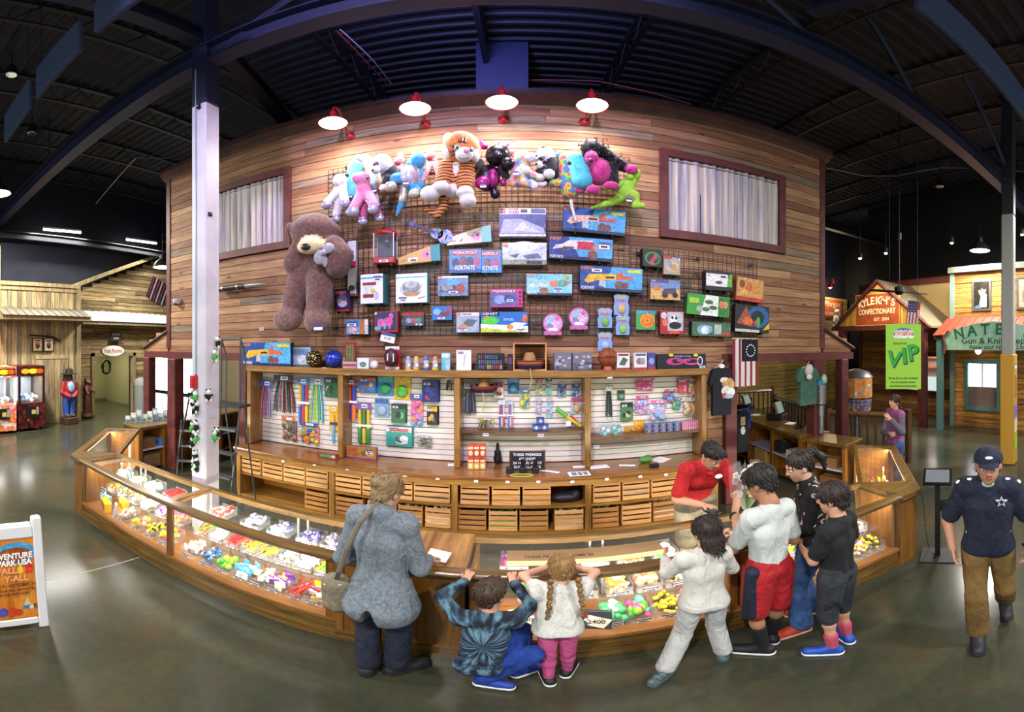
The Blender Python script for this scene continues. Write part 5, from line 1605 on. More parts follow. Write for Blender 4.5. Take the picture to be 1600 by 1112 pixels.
MB().tube([(-.15,.01,.38),(.38,.01,-.3),(.42,.3,-.35)],.012,6).obj('pole',mat('#c8b48a'),o)
# wire grid panels on the toy wall
GY = 5.045
for (xa,xb,za,zb,lab) in ((-2.62,1.45,2.60,5.14,'large black wire display grid behind the plush toys and boxes'),(1.47,3.46,2.60,3.80,'lower black wire display grid below the far curtained window')):
 o = thing('wire_grid',lab,'display grid',((xa + xb) / 2,GY,za),0,'wire display grids')
 mb = MB()
 W_,H_ = xb - xa,zb - za
 n = round(W_ / .0765)
 for i in range(n + 1):
  x = -W_ / 2 + W_ * i / n
  mb.bb((x - .0036,-.003,0),(x + .0036,.003,H_))
 m_ = round(H_ / .0765)
 for i in range(m_ + 1):
  z = H_ * i / m_
  mb.bb((-W_ / 2,.002,z - .0036),(W_ / 2,.008,z + .0036))
 mb.obj('wires',mat('#15121a',.5),o)['kind'] = 'stuff'
 for x in (-W_ / 2 + .1,0,W_ / 2 - .1):
  for z in (.1,H_ - .1): MB().box((x,.018,z),(.04,.04,.04)).obj('wall_bracket',BLACKM,o)
def span(x0,y0,x1,y1,Y):
 a,b = wy((x0 + x1) / 2,y1,Y),wy((x0 + x1) / 2,y0,Y)
 return a,wy(x1,y1,Y).x - wy(x0,y1,Y).x,b.z - a.z
def peg_hook(o,dep,xs=(0,),z=0.0):
 for x in xs: MB().tube([(x,dep,z),(x,-.005,z),(x,-.012,z + .02)],.004,5).obj('peg_hook',BLACKM,o)
def wallbox(name,label,x0,y0,x1,y1,dep,face,shapes=(),texts=(),side=None,rz=0.0,cat='box',yaw=0.0):
 Y = GY - .01 - dep
 c,w_,h_ = span(x0,y0,x1,y1,Y)
 o = carton(name,label,cat,c,(w_,dep,h_),face,shapes,texts,side,yaw,group='boxed toys on the wire grid')
 if rz: o.rotation_euler = (0,rz,yaw)
 for x in (-w_ * .3,w_ * .3): MB().bb((x - .012,.02,-.025),(x + .012,dep + .01,-.002)).obj('shelf_bracket',BLACKM,o)
 return o
def tagp(u,v,w_=.22,h_=.16):
 return [('r',u,v,u + w_,v + h_,'#eef0f4'),('r',u,v + h_ * .62,u + w_,v + h_,'#46508c'),('r',u + w_ * .2,v + h_ * .15,u + w_ * .8,v + h_ * .45,'#3a3a44')]
def gun_art(c1,c2):
 return [('r',0,0,1,1,'#4aa4dc'),('p',[(0,0),(.35,0),(.5,1),(0,1)],'#1c4a94'),('r',0,0,1,.12,'#14284e'),('p',[(.06,.40),(.14,.66),(.55,.72),(.58,.46),(.30,.44),(.12,.30)],c1),('r',.30,.18,.40,.46,'#b8bcc4'),('r',.40,.52,.54,.6,'#22242a'),
   ('p',[(.56,.50),(.62,.86),(.66,.86),(.67,.66),(.84,.62),(.84,.50)],c2),('e',.62,.26,.07,.17,'#6a4a3c'),('e',.72,.26,.05,.13,'#7a3a4a'),('r',.74,.80,.98,.93,'#c8cc4a')]
FN = [('NERF',.1,.89,.13,.17,'#e88a28'),('FORTNITE',.12,.10,.12,.2,'#f0f2f4')]
GA = gun_art('#e0b428','#d85a28')
wallbox('toy_blaster_box','blue boxed toy blaster at the top of the grid under the gorilla',880,326,977,364,.1,'#3c90d0',gun_art('#d8b498','#c8503c'),FN[:1],'#1a2c5c',rz=.04)
wallbox('toy_blaster_box','blue boxed red and white toy blaster, middle one of the blaster stack',858,371,957,406,.1,'#3c90d0',[('r',0,0,1,1,'#4aa4dc'),('p',[(0,0),(.5,0),(.3,1),(0,1)],'#1c3c84'),('r',0,0,1,.14,'#12244a'),('p',[(.05,.42),(.1,.62),(.2,.66),(.3,.84),(.68,.9),(.68,.5),(.45,.46),(.2,.5)],'#d8ccd4'),('r',.44,.46,.7,.82,'#c02c44'),('r',.68,.5,.84,.62,'#d87a58'),('p',[(.18,.3),(.22,.56),(.4,.56),(.36,.44)],'#4a4c54'),('e',.68,.24,.08,.2,'#7a4a34')] + tagp(.78,.56,.17,.3),FN,'#162450',rz=.03)
wallbox('toy_blaster_box','blue boxed yellow toy blaster, lowest of the blaster stack',907,417,1004,455,.1,'#3c90d0',GA + tagp(.18,.76,.16,.2),FN,'#162450',rz=.02)
wallbox('toy_blaster_box','sky blue boxed rocket toy with orange tip',823,428,894,461,.1,'#7cc4dc',[('r',0,0,1,1,'#86cbe0'),('r',0,0,1,.1,'#243c64'),('p',[(.03,.42),(.08,.55),(.5,.58),(.5,.42),(.08,.38)],'#d8dccc'),('e',.62,.55,.12,.16,'#d88468'),('e',.78,.56,.12,.17,'#58a88c'),('p',[(.86,.46),(.95,.6),(.86,.72)],'#d86a44'),('e',.38,.2,.1,.16,'#9a6a4c'),('r',.78,.82,.97,.94,'#b8c860')] + tagp(.62,.14,.15,.18),FN,'#2c5a84')
wallbox('building_set','white boxed building set with a grey spaceship, top of the grid',780,325,853,369,.09,'#e4e4ec',[('r',0,.0,1,.78,'#46548c'),('p',[(.02,.1),(.98,.1),(.95,.3),(.45,.62),(.1,.6)],'#a8b0cc'),('p',[(.3,.2),(.9,.14),(.5,.5)],'#d0d4e0'),('r',0,.0,1,.08,'#d8d8e0'),('r',.02,.82,.14,.98,'#c02430'),('r',.46,.84,.6,.95,'#3a3a44'),('r',.68,.82,.98,.97,'#5a6490')],[('STAR',.31,.94,.08,.2,'#b02838'),('WARS',.31,.84,.09,.22,'#b02838'),('LEGO',.08,.9,.07,.1,'#f4f4f4')],'#c8ccd8')
wallbox('building_set','white boxed building set with glare painted on its front under the spaceship set',785,379,854,413,.09,'#e8ecf0',[('r',.0,.05,1,.92,'#c4d0e0'),('e',.5,.84,.32,.22,'#f6f8fc'),('p',[(.15,.42),(.4,.5),(.3,.28)],'#5a5a64'),('p',[(.45,.4),(.8,.52),(.9,.3),(.55,.25)],'#5c6c94'),('r',.0,.0,1,.22,'#8a9478'),('r',.55,.02,.9,.16,'#2c3040'),('r',.02,.82,.12,.97,'#c02430')],[('LEGO',.07,.9,.08,.09,'#f4f4f4')],'#c0c8d4')  # near-white ellipse is glare painted into the box print
wallbox('building_set','boxed building set with crowded blue scene beside the white appliance boxes',684,431,731,462,.07,'#dce0e4',[('r',0,0,1,.9,'#6c8cac'),('e',.5,.72,.25,.18,'#5ca8d8'),('r',.08,.2,.6,.5,'#3c4858'),('e',.3,.4,.2,.18,'#8a8c90'),('e',.75,.35,.15,.25,'#a04a44'),('r',.02,.82,.14,.98,'#c02430')] + tagp(.36,.12,.3,.2),[('LEGO',.08,.9,.08,.1,'#f4f4f4')],'#b8c0c8')
wallbox('building_set','boxed building set with grey walker, beside the water blaster',713,488,749,519,.07,'#d8dce0',[('r',0,0,1,.82,'#98a8b8'),('p',[(.2,.3),(.5,.68),(.9,.6),(.7,.3)],'#5c6470'),('e',.3,.3,.2,.1,'#c08858'),('r',.02,.85,.18,.98,'#c02430')] + tagp(.08,.06,.36,.14),[('STAR WARS',.45,.91,.08,.4,'#23252c'),('LEGO',.1,.91,.06,.14,'#f4f4f4')],'#b0b8c0')
wallbox('building_set','boxed building set with purple buggy on yellow sand',1017,437,1063,468,.07,'#c8a868',[('r',0,.55,1,1,'#6a88b8'),('r',0,0,1,.5,'#d0a860'),('r',0,.84,.6,1,'#5a3a88'),('p',[(.35,.3),(.45,.55),(.85,.6),(.88,.3)],'#4c4460'),('e',.48,.22,.1,.14,'#1c1c20'),('e',.82,.24,.1,.14,'#1c1c20'),('e',.2,.55,.12,.12,'#d87838')],[('LEGO',.1,.92,.08,.12,'#f4e4e4')],'#a08848')
for k,(a,b) in enumerate(((702,752),(752.5,784))):
 wallbox('board_game','blue boxed board game with red banner, %s of the pair' % ('front one' if k == 0 else 'half hidden second'),a,389 + k * 2,b,426,.06 - .02 * k,'#3c88cc',[('r',0,0,1,1,'#3f8fd2')] + ([('r',.08,.74,.90,.94,'#b83048'),('e',.2,.42,.12,.2,'#4a3a6a'),('e',.45,.45,.14,.24,'#7a4a5a'),('e',.65,.45,.12,.22,'#3a4a6a'),('e',.85,.45,.11,.24,'#a85a8a'),('r',0,0,1,.16,'#2a5a94')] if k == 0 else [('r',.0,.74,.85,.94,'#b83048'),('e',.3,.45,.16,.22,'#7a4a5a'),('e',.7,.45,.2,.24,'#a85a8a')]),
   [('MONOPOLY',.49,.84,.13,.76,'#f4f4f6'),('FORTNITE',.49,.20,.2,.6,'#f0f2f6')] if k == 0 else [('NOPOLY',.42,.84,.13,.8,'#f4f4f6'),('RTNITE',.42,.2,.2,.75,'#f0f2f6')],'#2a5a94')
wallbox('board_game','pink and purple boxed board game below the blue pair',766,451,817,480,.06,'#b03a80',[('r',0,.1,.82,.76,'#5a5a98'),('e',.3,.42,.2,.24,'#8a9ac8'),('e',.58,.45,.16,.22,'#3a4a88'),('r',.84,.05,.98,.95,'#d02c7c')] + [('r',.87,.12 + .2 * i,.95,.24 + .2 * i,'#3a2040') for i in range(4)] + tagp(.5,.3,.2,.2),[('MONOPOLY',.42,.86,.13,.7,'#f2f2f4')],'#8a2a64')
wallbox('water_blaster_box','blue and green boxed foam blaster in the lowest row',751,487,825,519,.09,'#1f6ab8',[('r',0,0,1,.25,'#b8c838'),('p',[(.0,.22),(1,.02),(1,.3),(0,.42)],'#e0e6e8'),('e',.2,.58,.19,.2,'#48c838'),('e',.12,.74,.06,.06,'#e07030'),('p',[(.55,.3),(.8,.2),(.98,.45),(.7,.5)],'#e8eaec'),('e',.62,.27,.07,.12,'#e08a2c'),('e',.93,.68,.05,.2,'#e0702c'),('r',.03,.82,.4,.98,'#10141c')] + tagp(.78,.04,.14,.12),[('XSHOT',.2,.9,.11,.32,'#f2f4f6'),('EXCEL',.6,.62,.1,.22,'#cfe4f4')],'#184a84')
wallbox('appliance_box','white and teal boxed slush machine beside the teddy bear',563,428,598,474,.22,'#e6eaec',[('r',0,.84,1,.9,'#58b4c0'),('r',.1,.62,.7,.72,'#8a2430'),('r',.12,.2,.6,.32,'#8a2430'),('r',.15,.32,.55,.62,'#c8d8e0'),('e',.72,.25,.1,.14,'#b8c8d8'),('e',.55,.42,.12,.08,'#d8c858')] + tagp(.58,.76,.36,.16),(),'#3a8a98')
wallbox('appliance_box','white boxed round appliance next to the slush machine box',618,427,667,473,.16,'#e8ecee',[('r',0,.84,1,.90,'#8cc4cc'),('e',.5,.48,.36,.28,'#c8ccd0'),('e',.5,.52,.28,.22,'#8a9094'),('e',.5,.62,.2,.12,'#b4c0c4'),('p',[(.22,.36),(.8,.36),(.7,.24),(.3,.24)],'#b88858'),('e',.84,.62,.05,.05,'#d0d4d8'),('l',.72,.14,.95,.2,.02,'#22242a')] + tagp(.1,.06,.26,.14),(),'#58a8b8')
wallbox('toy_box','dark purple boxed toy beside the teddy bear foot',522,453,546,486,.08,'#2a2046',[('e',.5,.55,.34,.28,'#6a5a90'),('e',.55,.35,.3,.16,'#b8b0c8'),('r',.08,.82,.8,.95,'#c85a78'),('r',0,0,1,.06,'#c82838'),('e',.35,.5,.1,.1,'#d89a68')],(),'#4a2a5a')
wallbox('toy_box','small pale blue and orange toy box at the lowest left of the grid',541,499,575,522,.07,'#6a9cc8',[('r',0,.5,.6,.95,'#3c78b8'),('r',.62,0,.84,1,'#b8703c'),('r',.84,0,1,1,'#dcdcdc'),('e',.3,.3,.2,.18,'#e8b0b0')] + tagp(.34,.04,.24,.16) + tagp(.05,.55,.4,.3),(),'#4a70a0')
wallbox('toy_box','red framed boxed pink pony toy over a hanging price card',585,486,621,519,.1,'#a82038',[('r',.05,.1,.95,.95,'#2a3a5c'),('e',.58,.5,.22,.2,'#d858a0'),('e',.72,.76,.1,.14,'#d858a0'),('e',.3,.45,.18,.2,'#d868a8'),('r',.4,.16,.5,.4,'#58b8c0'),('r',.6,.16,.7,.4,'#d858a0'),('e',.14,.2,.14,.1,'#58b8b8'),('e',.06,.9,.05,.06,'#f0e0e4')],(),'#7a1a2c')
c = wy(606,527,GY - .13)
o = thing('price_card','white price card hanging crooked below the pink pony box','card',c,0,rot=(0,.2,0))
MB().bb((-.1,0,-.062),(.1,.003,.062)).obj('card',CARD,o)
art(o,.2,.124,[('r',0,.66,1,1,'#4a5490')],-.001,'print',-.1,-.062)
text('4150',o,(0,-.003,-.015),.04,BLACKM,width=.1)
MB().tube([(0,.002,.06),(0,.11,.1)],.003,4).obj('hook',BLACKM,o)
wallbox('toy_box','small boxed racing toys in the lowest row beside the pony',631,488,662,509,.07,'#3c4c5c',[('r',0,.74,1,1,'#a03028'),('e',.25,.4,.15,.2,'#8a9cb8'),('e',.5,.4,.14,.2,'#a8585c'),('e',.75,.42,.15,.2,'#688c6c')] + tagp(.6,.04,.3,.2),(),'#2a343e')
wallbox('toy_box','small blue and red toy box in the lowest row',675,478,706,500,.06,'#2c70b4',[('e',.25,.6,.2,.22,'#78b4e0'),('e',.85,.72,.12,.22,'#c0343c'),('p',[(.3,.2),(.9,.3),(.8,.55),(.4,.55)],'#7a3440')] + tagp(.3,.08,.34,.22),(),'#1f5084')
wallbox('toy_box','black boxed toy with a green ring at the upper corner of the lower grid',1004,389,1036,417,.1,'#14181a',[('e',.5,.48,.4,.38,'#2f8a48'),('e',.5,.48,.3,.28,'#1a2422'),('p',[(.3,.2),(.6,.75),(.75,.6),(.45,.1)],'#c83058')],(),'#0e1012',yaw=.1)
wallbox('toy_box','clear bagged toy with cream pieces next to the green ring box',1037,401,1063,429,.06,'#a89c88',[('e',.5,.5,.38,.36,'#c8bca4'),('e',.35,.6,.16,.2,'#8aa0a0'),('e',.6,.4,.2,.2,'#b89858'),('r',0,.86,.5,1,'#b03038')] + tagp(.66,.8,.3,.2),(),'#988c78')
wallbox('camera_box','black and white boxed gadget with green edge on the lower grid',1103,424,1145,454,.12,'#1c2024',[('r',.02,.22,.82,.86,'#e4e8e6'),('p',[(.78,.22),(.98,.22),(.98,.9),(.86,.86)],'#68b044'),('e',.48,.42,.13,.09,'#4a4e54'),('r',.55,.68,.74,.78,'#2a2c30')],[('HD',.12,.74,.1,.1,'#c83040')],'#14161a')
wallbox('figure_set','orange window box of small animal figures at the end of the lower grid',1150,434,1193,471,.08,'#a86a30',[('r',.03,.18,.97,.96,'#c89858'),('e',.2,.7,.1,.16,'#7a4420'),('e',.45,.6,.12,.2,'#c86a24'),('e',.72,.55,.13,.22,'#d88a34'),('e',.3,.35,.14,.12,'#e0a440'),('r',0,0,1,.16,'#b83028')],(),'#8a5424',rz=.06)
wallbox('toy_box','wide green and white boxed toys on the lower grid',1074,461,1140,493,.09,'#3c9a3c',[('p',[(.3,.0),(.72,.0),(.72,1),(.42,1)],'#e4ece4'),('r',.74,.06,.98,.94,'#2f7a34'),('e',.5,.66,.1,.1,'#3a6a34'),('e',.6,.4,.1,.1,'#3a6a34'),('e',.42,.3,.1,.1,'#3a6a34'),('e',.8,.6,.06,.18,'#c87858'),('e',.9,.6,.06,.18,'#c89858'),('e',.28,.3,.08,.14,'#a8b0b4'),('r',.04,.55,.26,.8,'#a8c838')],(),'#2a6a2c',rz=.05)
wallbox('tent_box','dark boxed play tent with blue dome print in the lowest row',1082,503,1142,525,.1,'#2c4c34',[('r',0,.0,1,.95,'#46684c'),('e',.32,.45,.2,.34,'#78b0d0'),('e',.32,.4,.09,.28,'#e4ecf0'),('r',.56,.15,.75,.85,'#a8bcb0'),('r',.78,.1,.98,.3,'#b83a2c')],(),'#14181a',rz=.02)
wallbox('truck_box','black boxed toy truck with big blue wheel at the end of the lowest row',1149,477,1202,519,.1,'#1c2028',[('e',.66,.58,.33,.40,'#1f5c9c'),('e',.64,.56,.2,.26,'#10161e'),('p',[(.04,.3),(.3,.95),(.42,.6),(.5,.2)],'#9a4a34'),('e',.36,.4,.14,.16,'#d8662c'),('e',.58,.34,.08,.1,'#c03034'),('e',.66,.4,.06,.2,'#48a048'),('p',[(.8,.1),(1,.15),(1,.42)],'#d8b430'),('r',0,0,.7,.1,'#c0c4c4')],(),'#12141a',rz=.04)
wallbox('toy_box','red boxed black and white panda toy in the lowest row',1032,486,1069,522,.08,'#a02a30',[('r',.3,.15,.96,.96,'#b8bcc4'),('e',.55,.62,.16,.2,'#e8eaec'),('e',.5,.72,.05,.07,'#141418'),('e',.66,.7,.05,.07,'#141418'),('e',.62,.38,.26,.16,'#1c1c22'),('e',.15,.8,.13,.14,'#d8ccd0'),('e',.2,.5,.14,.16,'#d86a60'),('r',.35,.02,.8,.14,'#d84a30')],(),'#7a2026')
wallbox('toy_box','green and orange disc launcher pack in the lowest row',994,485,1024,515,.05,'#4a9c58',[('e',.58,.48,.38,.38,'#e88820'),('e',.58,.48,.28,.28,'#d87014'),('e',.58,.48,.16,.16,'#e89a30'),('e',.58,.48,.07,.07,'#b85814'),('r',0,.86,1,1,'#38a0b8')],(),'#38803f')
for k,(x,y) in enumerate(((864,505),(904.5,496))):
 c,w_,h_ = span(x - 16,y - 16,x + 16,y + 16,GY - .07)
 o = thing('round_tin','pink round glitter tin, %s of the two' % ('lower','upper')[k],'tin',c,0,'pink round tins on the wire grid')
 MB().prism(arc_pts(0,h_ / 2,w_ / 2,h_ / 2,n=24),0,.06,'y').obj('tin',mat('#a85890',.4),o)
 art(o,w_,h_,[('e',.5,.5,.44,.44,'#c8a0cc'),('e',.4,.62,.2,.18,'#88c8cc'),('e',.62,.5,.18,.2,'#e0b8d8'),('e',.35,.35,.16,.14,'#9878c0'),('r',.3,.14,.72,.28,'#e8e8f0'),('e',.7,.72,.1,.1,'#d85898')],-.001,'print',-w_ / 2,0)
 MB().bb((-w_ * .42,-.004,-.02),(w_ * .42,.062,.03)).obj('stand',mat('#b8689c',.4),o)
 peg_hook(o,.07,(-.05,.05),-.03)
for k,(x0,y0,x1,y1) in enumerate(((959,459,983,492),(934,481,957,512),(962,492,984,523),(934,519,957,548))):
 c,w_,h_ = span(x0,y0,x1,y1,GY - .05)
 o = thing('figure_card','pale blue carded figure on a peg, %s' % ('topmost of the four','second from the top, nearer the tins','third from the top, nearer the disc pack','lowest of the four, hanging off the grid')[k],'toy figure',c,0,'carded toy figures')
 MB().prism([(-w_ * .46,0),(w_ * .46,0),(w_ * .5,h_ * .4),(w_ * .42,h_ * .62),(w_ * .5,h_ * .9),(w_ * .3,h_),(-w_ * .3,h_),(-w_ * .5,h_ * .9),(-w_ * .42,h_ * .62),(-w_ * .5,h_ * .4)],0,.004,'y').obj('card',mat('#7fa4d4',.5),o)
 text('TOY',o,(0,-.003,h_ * .84),h_ * .17,mat('#e8c82c'),width=w_ * .62,bold=.03)
 text('STORY',o,(0,-.003,h_ * .67),h_ * .12,mat('#d03838'),width=w_ * .66,bold=.02)
 MB().sph((0,-.012,h_ * .3),(w_ * .26,.025,h_ * .24),10,8).obj('blister',mat(('#c8a878','#78a858','#88b860','#9ab8d8')[k],.35),o,True)
 peg_hook(o,.05,(0,),h_ * .95)
# loose toys on the grid
c,w_,h_ = span(581,354,617,411,GY - .26)
o = thing('toy_claw_game','red tabletop claw game toy standing on the wire grid','toy',c,.1)
MB().bev((0,.12,h_ * .09),(w_ * .92,.24,h_ * .18),.01).obj('base',mat('#a81824',.35),o)
MB().lathe([(w_ * .5,h_ * .82),(w_ * .5,h_ * .88),(w_ * .36,h_ * .95),(w_ * .1,h_)],8,(0,.12,0)).obj('roof',mat('#b01a26',.35),o)
for x in (-w_ * .42,w_ * .42):
 for y in (.01,.22): MB().tube([(x,y,h_ * .16),(x,y,h_ * .84)],.008,6).obj('corner_post',mat('#c8ccd8',.3),o)
MB().bb((-w_ * .42,.003,h_ * .18),(w_ * .42,.006,h_ * .82)).obj('front_pane',GLASS,o)
MB().bb((-w_ * .4,.19,h_ * .18),(w_ * .4,.2,h_ * .82)).obj('back_panel',mat('#2c2a44',.5),o)
MB().tube([(.02,.1,h_ * .82),(.02,.1,h_ * .66)],.006,5).lathe([(.035,h_ * .6),(.03,h_ * .66),(.01,h_ * .68)],8,(.02,.1,0)).obj('claw',STEEL,o)
art(o,w_ * .9,h_ * .16,tagp(.3,.2,.42,.6),-.002,'price_print',-w_ * .45,0)
for s in (-.1,.1): MB().bb((s - .012,.02,-.03),(s + .012,.25,-.001)).obj('shelf_bracket',BLACKM,o)
c,w_,h_ = span(543,376,556,462,GY - .07)
o = carton('slim_box','tall slim white and red box standing beside the teddy bear arm','box',c,(w_,.06,h_),'#dcdce0',[('r',0,.5,1,.62,'#b02438'),('p',[(0,.44),(1,.56),(1,.6),(0,.52)],'#b02438'),('r',.0,.0,1,.04,'#8a2430'),('e',.5,.14,.4,.05,'#3a3c44')],(),'#c0c0c8')
text('TEBO',o,(0,-.006,h_ * .72),w_ * .6,mat('#23242a'),rot=(HP,-HP,0),width=h_ * .2,bold=.02)
peg_hook(o,.07,(0,),h_)
# ukulele and its tapered boxes
a,b = wy(648,352,4.97),wy(685,366,4.97)
o = thing('ukulele','small pink and blue flowered ukulele hung aslant on the grid','ukulele',a,0)
d_ = b - a
FLOWER = noisy('flower_print',[(.38,'#3a68b8'),(.48,'#58b8c8'),(.56,'#e068a8'),(.66,'#e8a0c8'),(.75,'#5a3a88')],26,.4,interp='CONSTANT')
M = Matrix.Rotation(math.atan2(-d_.z,d_.x),4,'Y')
MB().prism(arc_pts(.33,0,.085,.075,n=18),-.03,.03,'y',0,M).prism(arc_pts(.45,0,.095,.10,n=18),-.03,.03,'y',0,M).obj('body',FLOWER,o)
MB().bb((.0,-.035,-.018),(.30,-.01,.018)).obj('neck',mat('#2a2c58',.5),o).matrix_basis = M
MB().bb((-.07,-.03,-.028),(.01,-.012,.028)).obj('headstock',mat('#3a4a9a',.5),o).matrix_basis = M
MB().prism(arc_pts(.37,0,.026,.026,n=14),-.033,-.0305,'y',0,M).obj('sound_hole',BLACKM,o)
MB().bb((.46,-.036,-.03),(.475,-.03,.03)).obj('bridge',BLACKM,o).matrix_basis = M
MB().tube([(0,.0,0),(0,.07,0)],.004,5).obj('peg_hook',BLACKM,o)
for k,(x0,y0,x1,y1,c1,c2) in enumerate(((622,384,688,410,'#d0a860','#2f8f98'),(698,354,768,380,'#dcd0b8','#7fc0b8'))):
 c,w_,h_ = span(x0,y0,x1,y1,GY - .1)
 o = thing('tapered_box','%s tapered ukulele box on the grid, %s' % (('tan and teal','below the red claw game'),('cream and mint','beside the ukulele'))[k],'box',c,0,'tapered ukulele boxes',rot=(0,-.06,0))
 MB().prism([(-w_ / 2,h_ * .0),(w_ * .28,h_ * .0),(w_ * .28,h_ * .92),(-w_ / 2,h_ * .42)],0,.08,'y').obj('box',mat(c1,.45),o)
 MB().prism([(w_ * .28,0),(w_ / 2,0),(w_ / 2,h_),(w_ * .28,h_ * .92)],0,.08,'y').obj('end_band',mat(c2,.45),o)
 art(o,w_,h_,[('e',.67,.42,.1,.27,'#d088b8'),('e',.7,.45,.03,.09,'#2a2a30'),('l',.08,.2,.2,.24,.05,'#b07828')] + ([('r',.25,.1,.47,.34,'#eef0f4'),('r',.29,.13,.43,.22,'#3a3a44')] if k == 0 else [('l',.3,.15,.36,.3,.05,'#3a3a44')]),-.001,'print',-w_ / 2,0)
 for s in (-.2,.2): MB().bb((s - .012,.02,-.025),(s + .012,.09,-.001)).obj('shelf_bracket',BLACKM,o)
for k,(x,y) in enumerate(((636,337),(720,330),(751,328),(832,508),(884,508),(1003,464),(1088,427),(1171,415))):
 c = wy(x,y,GY - .02)
 o = thing('foil_pinwheel','small shiny %s ornament clipped to the grid, %s' % (('blue','green')[3 <= k <= 4],('under the blue plush','under the tiger paw','under the black dragon','beside the water blaster','between the pink tins','above the green toy box','beside the gadget box','above the animal figure box')[k]),'ornament',c,0,'shiny ornaments')
 mb = MB()
 for i in range(6):
  t = i * PI / 3
  mb.add([(0,0,0),(.03 * math.cos(t),-.015,.03 * math.sin(t)),(.03 * math.cos(t + .6),0,.03 * math.sin(t + .6))],[(0,1,2)])
 mb.obj('foil',mat('#6ab8a0' if 3 <= k <= 4 else '#5a6a98',.2,.8),o)
 MB().tube([(0,0,0),(0,.03,0)],.003,4).obj('clip',BLACKM,o)
# goods pegged on the slatwall
SY = 5.045
def pegged(name,label,x0,y0,x1,y1,kind,cols,head=None,cat='toy',dep=.07,words=None,n=14):
 Y = SY - dep
 c,w_,h_ = span(x0,y0,x1,y1,Y)
 o = thing(name,label,cat,c,0,'goods pegged on the slatwall')
 rs = random.Random(int(x0 * 7 + y0))
 hh = .16 * h_ if head else 0
 top = h_ - hh
 if head:
  MB().bb((-w_ * .46,-.002,top),(w_ * .46,.004,h_)).obj('header_card',mat(head,.45),o)
  art(o,w_ * .5,hh,[('r',.2,.25,.9,.8,'#eef0f4'),('r',.3,.4,.8,.6,'#4a5078')],-.003,'price_print',-w_ * .22,top)
 ms = [mat(q,.4) for q in cols]
 if kind == 'strands':
  mb = MB()
  for k in range(n):
   x,y = rs.uniform(-.42,.42) * w_,rs.uniform(.0,dep * .8)
   mb.tube([(x * .6,y,top),(x,y,top * .5),(x * 1.1,y,rs.uniform(0,top * .12))],.006,5,k % len(cols))
  mb.obj('strands',ms,o)
 elif kind == 'sticks':
  for k in range(n):
   x = -w_ * .38 + w_ * .76 * (k + .5) / n
   MB().tube([(x,dep * .3,top),(x,dep * .3,top * .45)],w_ * .3 / n,7).obj('stick',ms[k % len(ms)],o)
   MB().tube([(x,dep * .3,top * .45),(x,dep * .3,.01)],w_ * .36 / n,7).obj('stick',ms[(k + 1) % len(ms)],o)
  MB().bb((-w_ * .48,-.003,top * .5),(w_ * .48,dep * .6,top * .56)).obj('band',CARD,o)
 elif kind == 'sword':
  MB().prism([(-w_ * .12,0),(w_ * .12,0),(w_ * .14,top * .62),(-w_ * .14,top * .62)],0,.02,'y').obj('blade',ms[0],o)
  MB().prism([(-w_ * .4,top * .60),(w_ * .4,top * .60),(w_ * .3,top * .68),(-w_ * .3,top * .68)],-.004,.024,'y').obj('guard',ms[1],o)
  MB().bb((-w_ * .1,-.002,top * .68),(w_ * .1,.022,top * .9)).obj('grip',ms[2],o)
  MB().bb((-w_ * .46,.022,top * .4),(w_ * .46,.027,h_)).obj('backing_card',mat(head or cols[2],.5),o)
 elif kind == 'bag':
  mb = MB()
  MB().bb((-w_ * .44,dep * .75,top * .05),(w_ * .44,dep * .78,top * .97)).obj('backing_card',pmat(cols[0]),o)
  for k in range(n * 2):
   s = rs.uniform(.10,.19) * min(w_,top)
   mb.sph((rs.uniform(-.38,.38) * w_,dep * .4 + rs.uniform(-.2,.2) * dep,rs.uniform(.1,.9) * top),(s,s * .5,s * rs.uniform(.6,1.2)),7,5,k % len(cols),e=(0,rs.random() * 3,0))
  mb.obj('contents',ms,o,True)
  q = dep * .8
  f = MB()
  f.add([(-w_ * .46,q * .5,top),(w_ * .46,q * .5,top),(w_ * .5,0,top * .7),(w_ * .5,0,top * .2),(w_ * .44,q * .5,0),(-w_ * .44,q * .5,0),(-w_ * .5,0,top * .2),(-w_ * .5,0,top * .7)],[(0,7,6,5,4,3,2,1)])
  f.obj('film',FILM,o)
 elif kind == 'card':
  MB().bev((0,dep * .8,top / 2),(w_,.006,top),.002).obj('card',ms[0],o)
  art(o,w_,top,[('r',.05,.7,.95,.94,cols[1])] + [('e',rs.uniform(.2,.8),rs.uniform(.15,.6),rs.uniform(.08,.2),rs.uniform(.06,.16),cols[k % len(cols)]) for k in range(1,6)],dep * .8 - .004,'printed_art',-w_ / 2,0)
  MB().sph((0,dep * .5,top * .36),(w_ * .34,dep * .4,top * .26),10,8).obj('blister',ms[-1],o,True)
 elif kind == 'box':
  for k in range(3):
   MB().bev((k * .006,dep * .2 + k * dep * .28,top / 2),(w_ * .92,dep * .24,top),.002).obj('pack',ms[0],o)
  art(o,w_ * .9,top,[('r',.0,.74,1,1,cols[1])] + [('e',rs.uniform(.25,.75),rs.uniform(.2,.6),rs.uniform(.1,.26),rs.uniform(.08,.2),cols[(k + 1) % len(cols)]) for k in range(5)] + tagp(.1,.78,.4,.16),dep * .08 - .002,'printed_art',-w_ * .45,0)
 if words: text(words[0],o,(0,dep * .08 - .012 if kind == 'box' else -.012,top * words[1]),top * .16,mat(words[2],.5),width=w_ * .7,bold=.02)
 MB().tube([(0,dep,h_ - .012),(0,-.012,h_ - .012),(0,-.018,h_ + .004)],.003,5).obj('peg_hook',STEEL,o)
 return o
B1,B2,B3,B4 = 'in the bay nearest the white column','in the second bay','in the bay with the hat','in the bay beside the clerk'
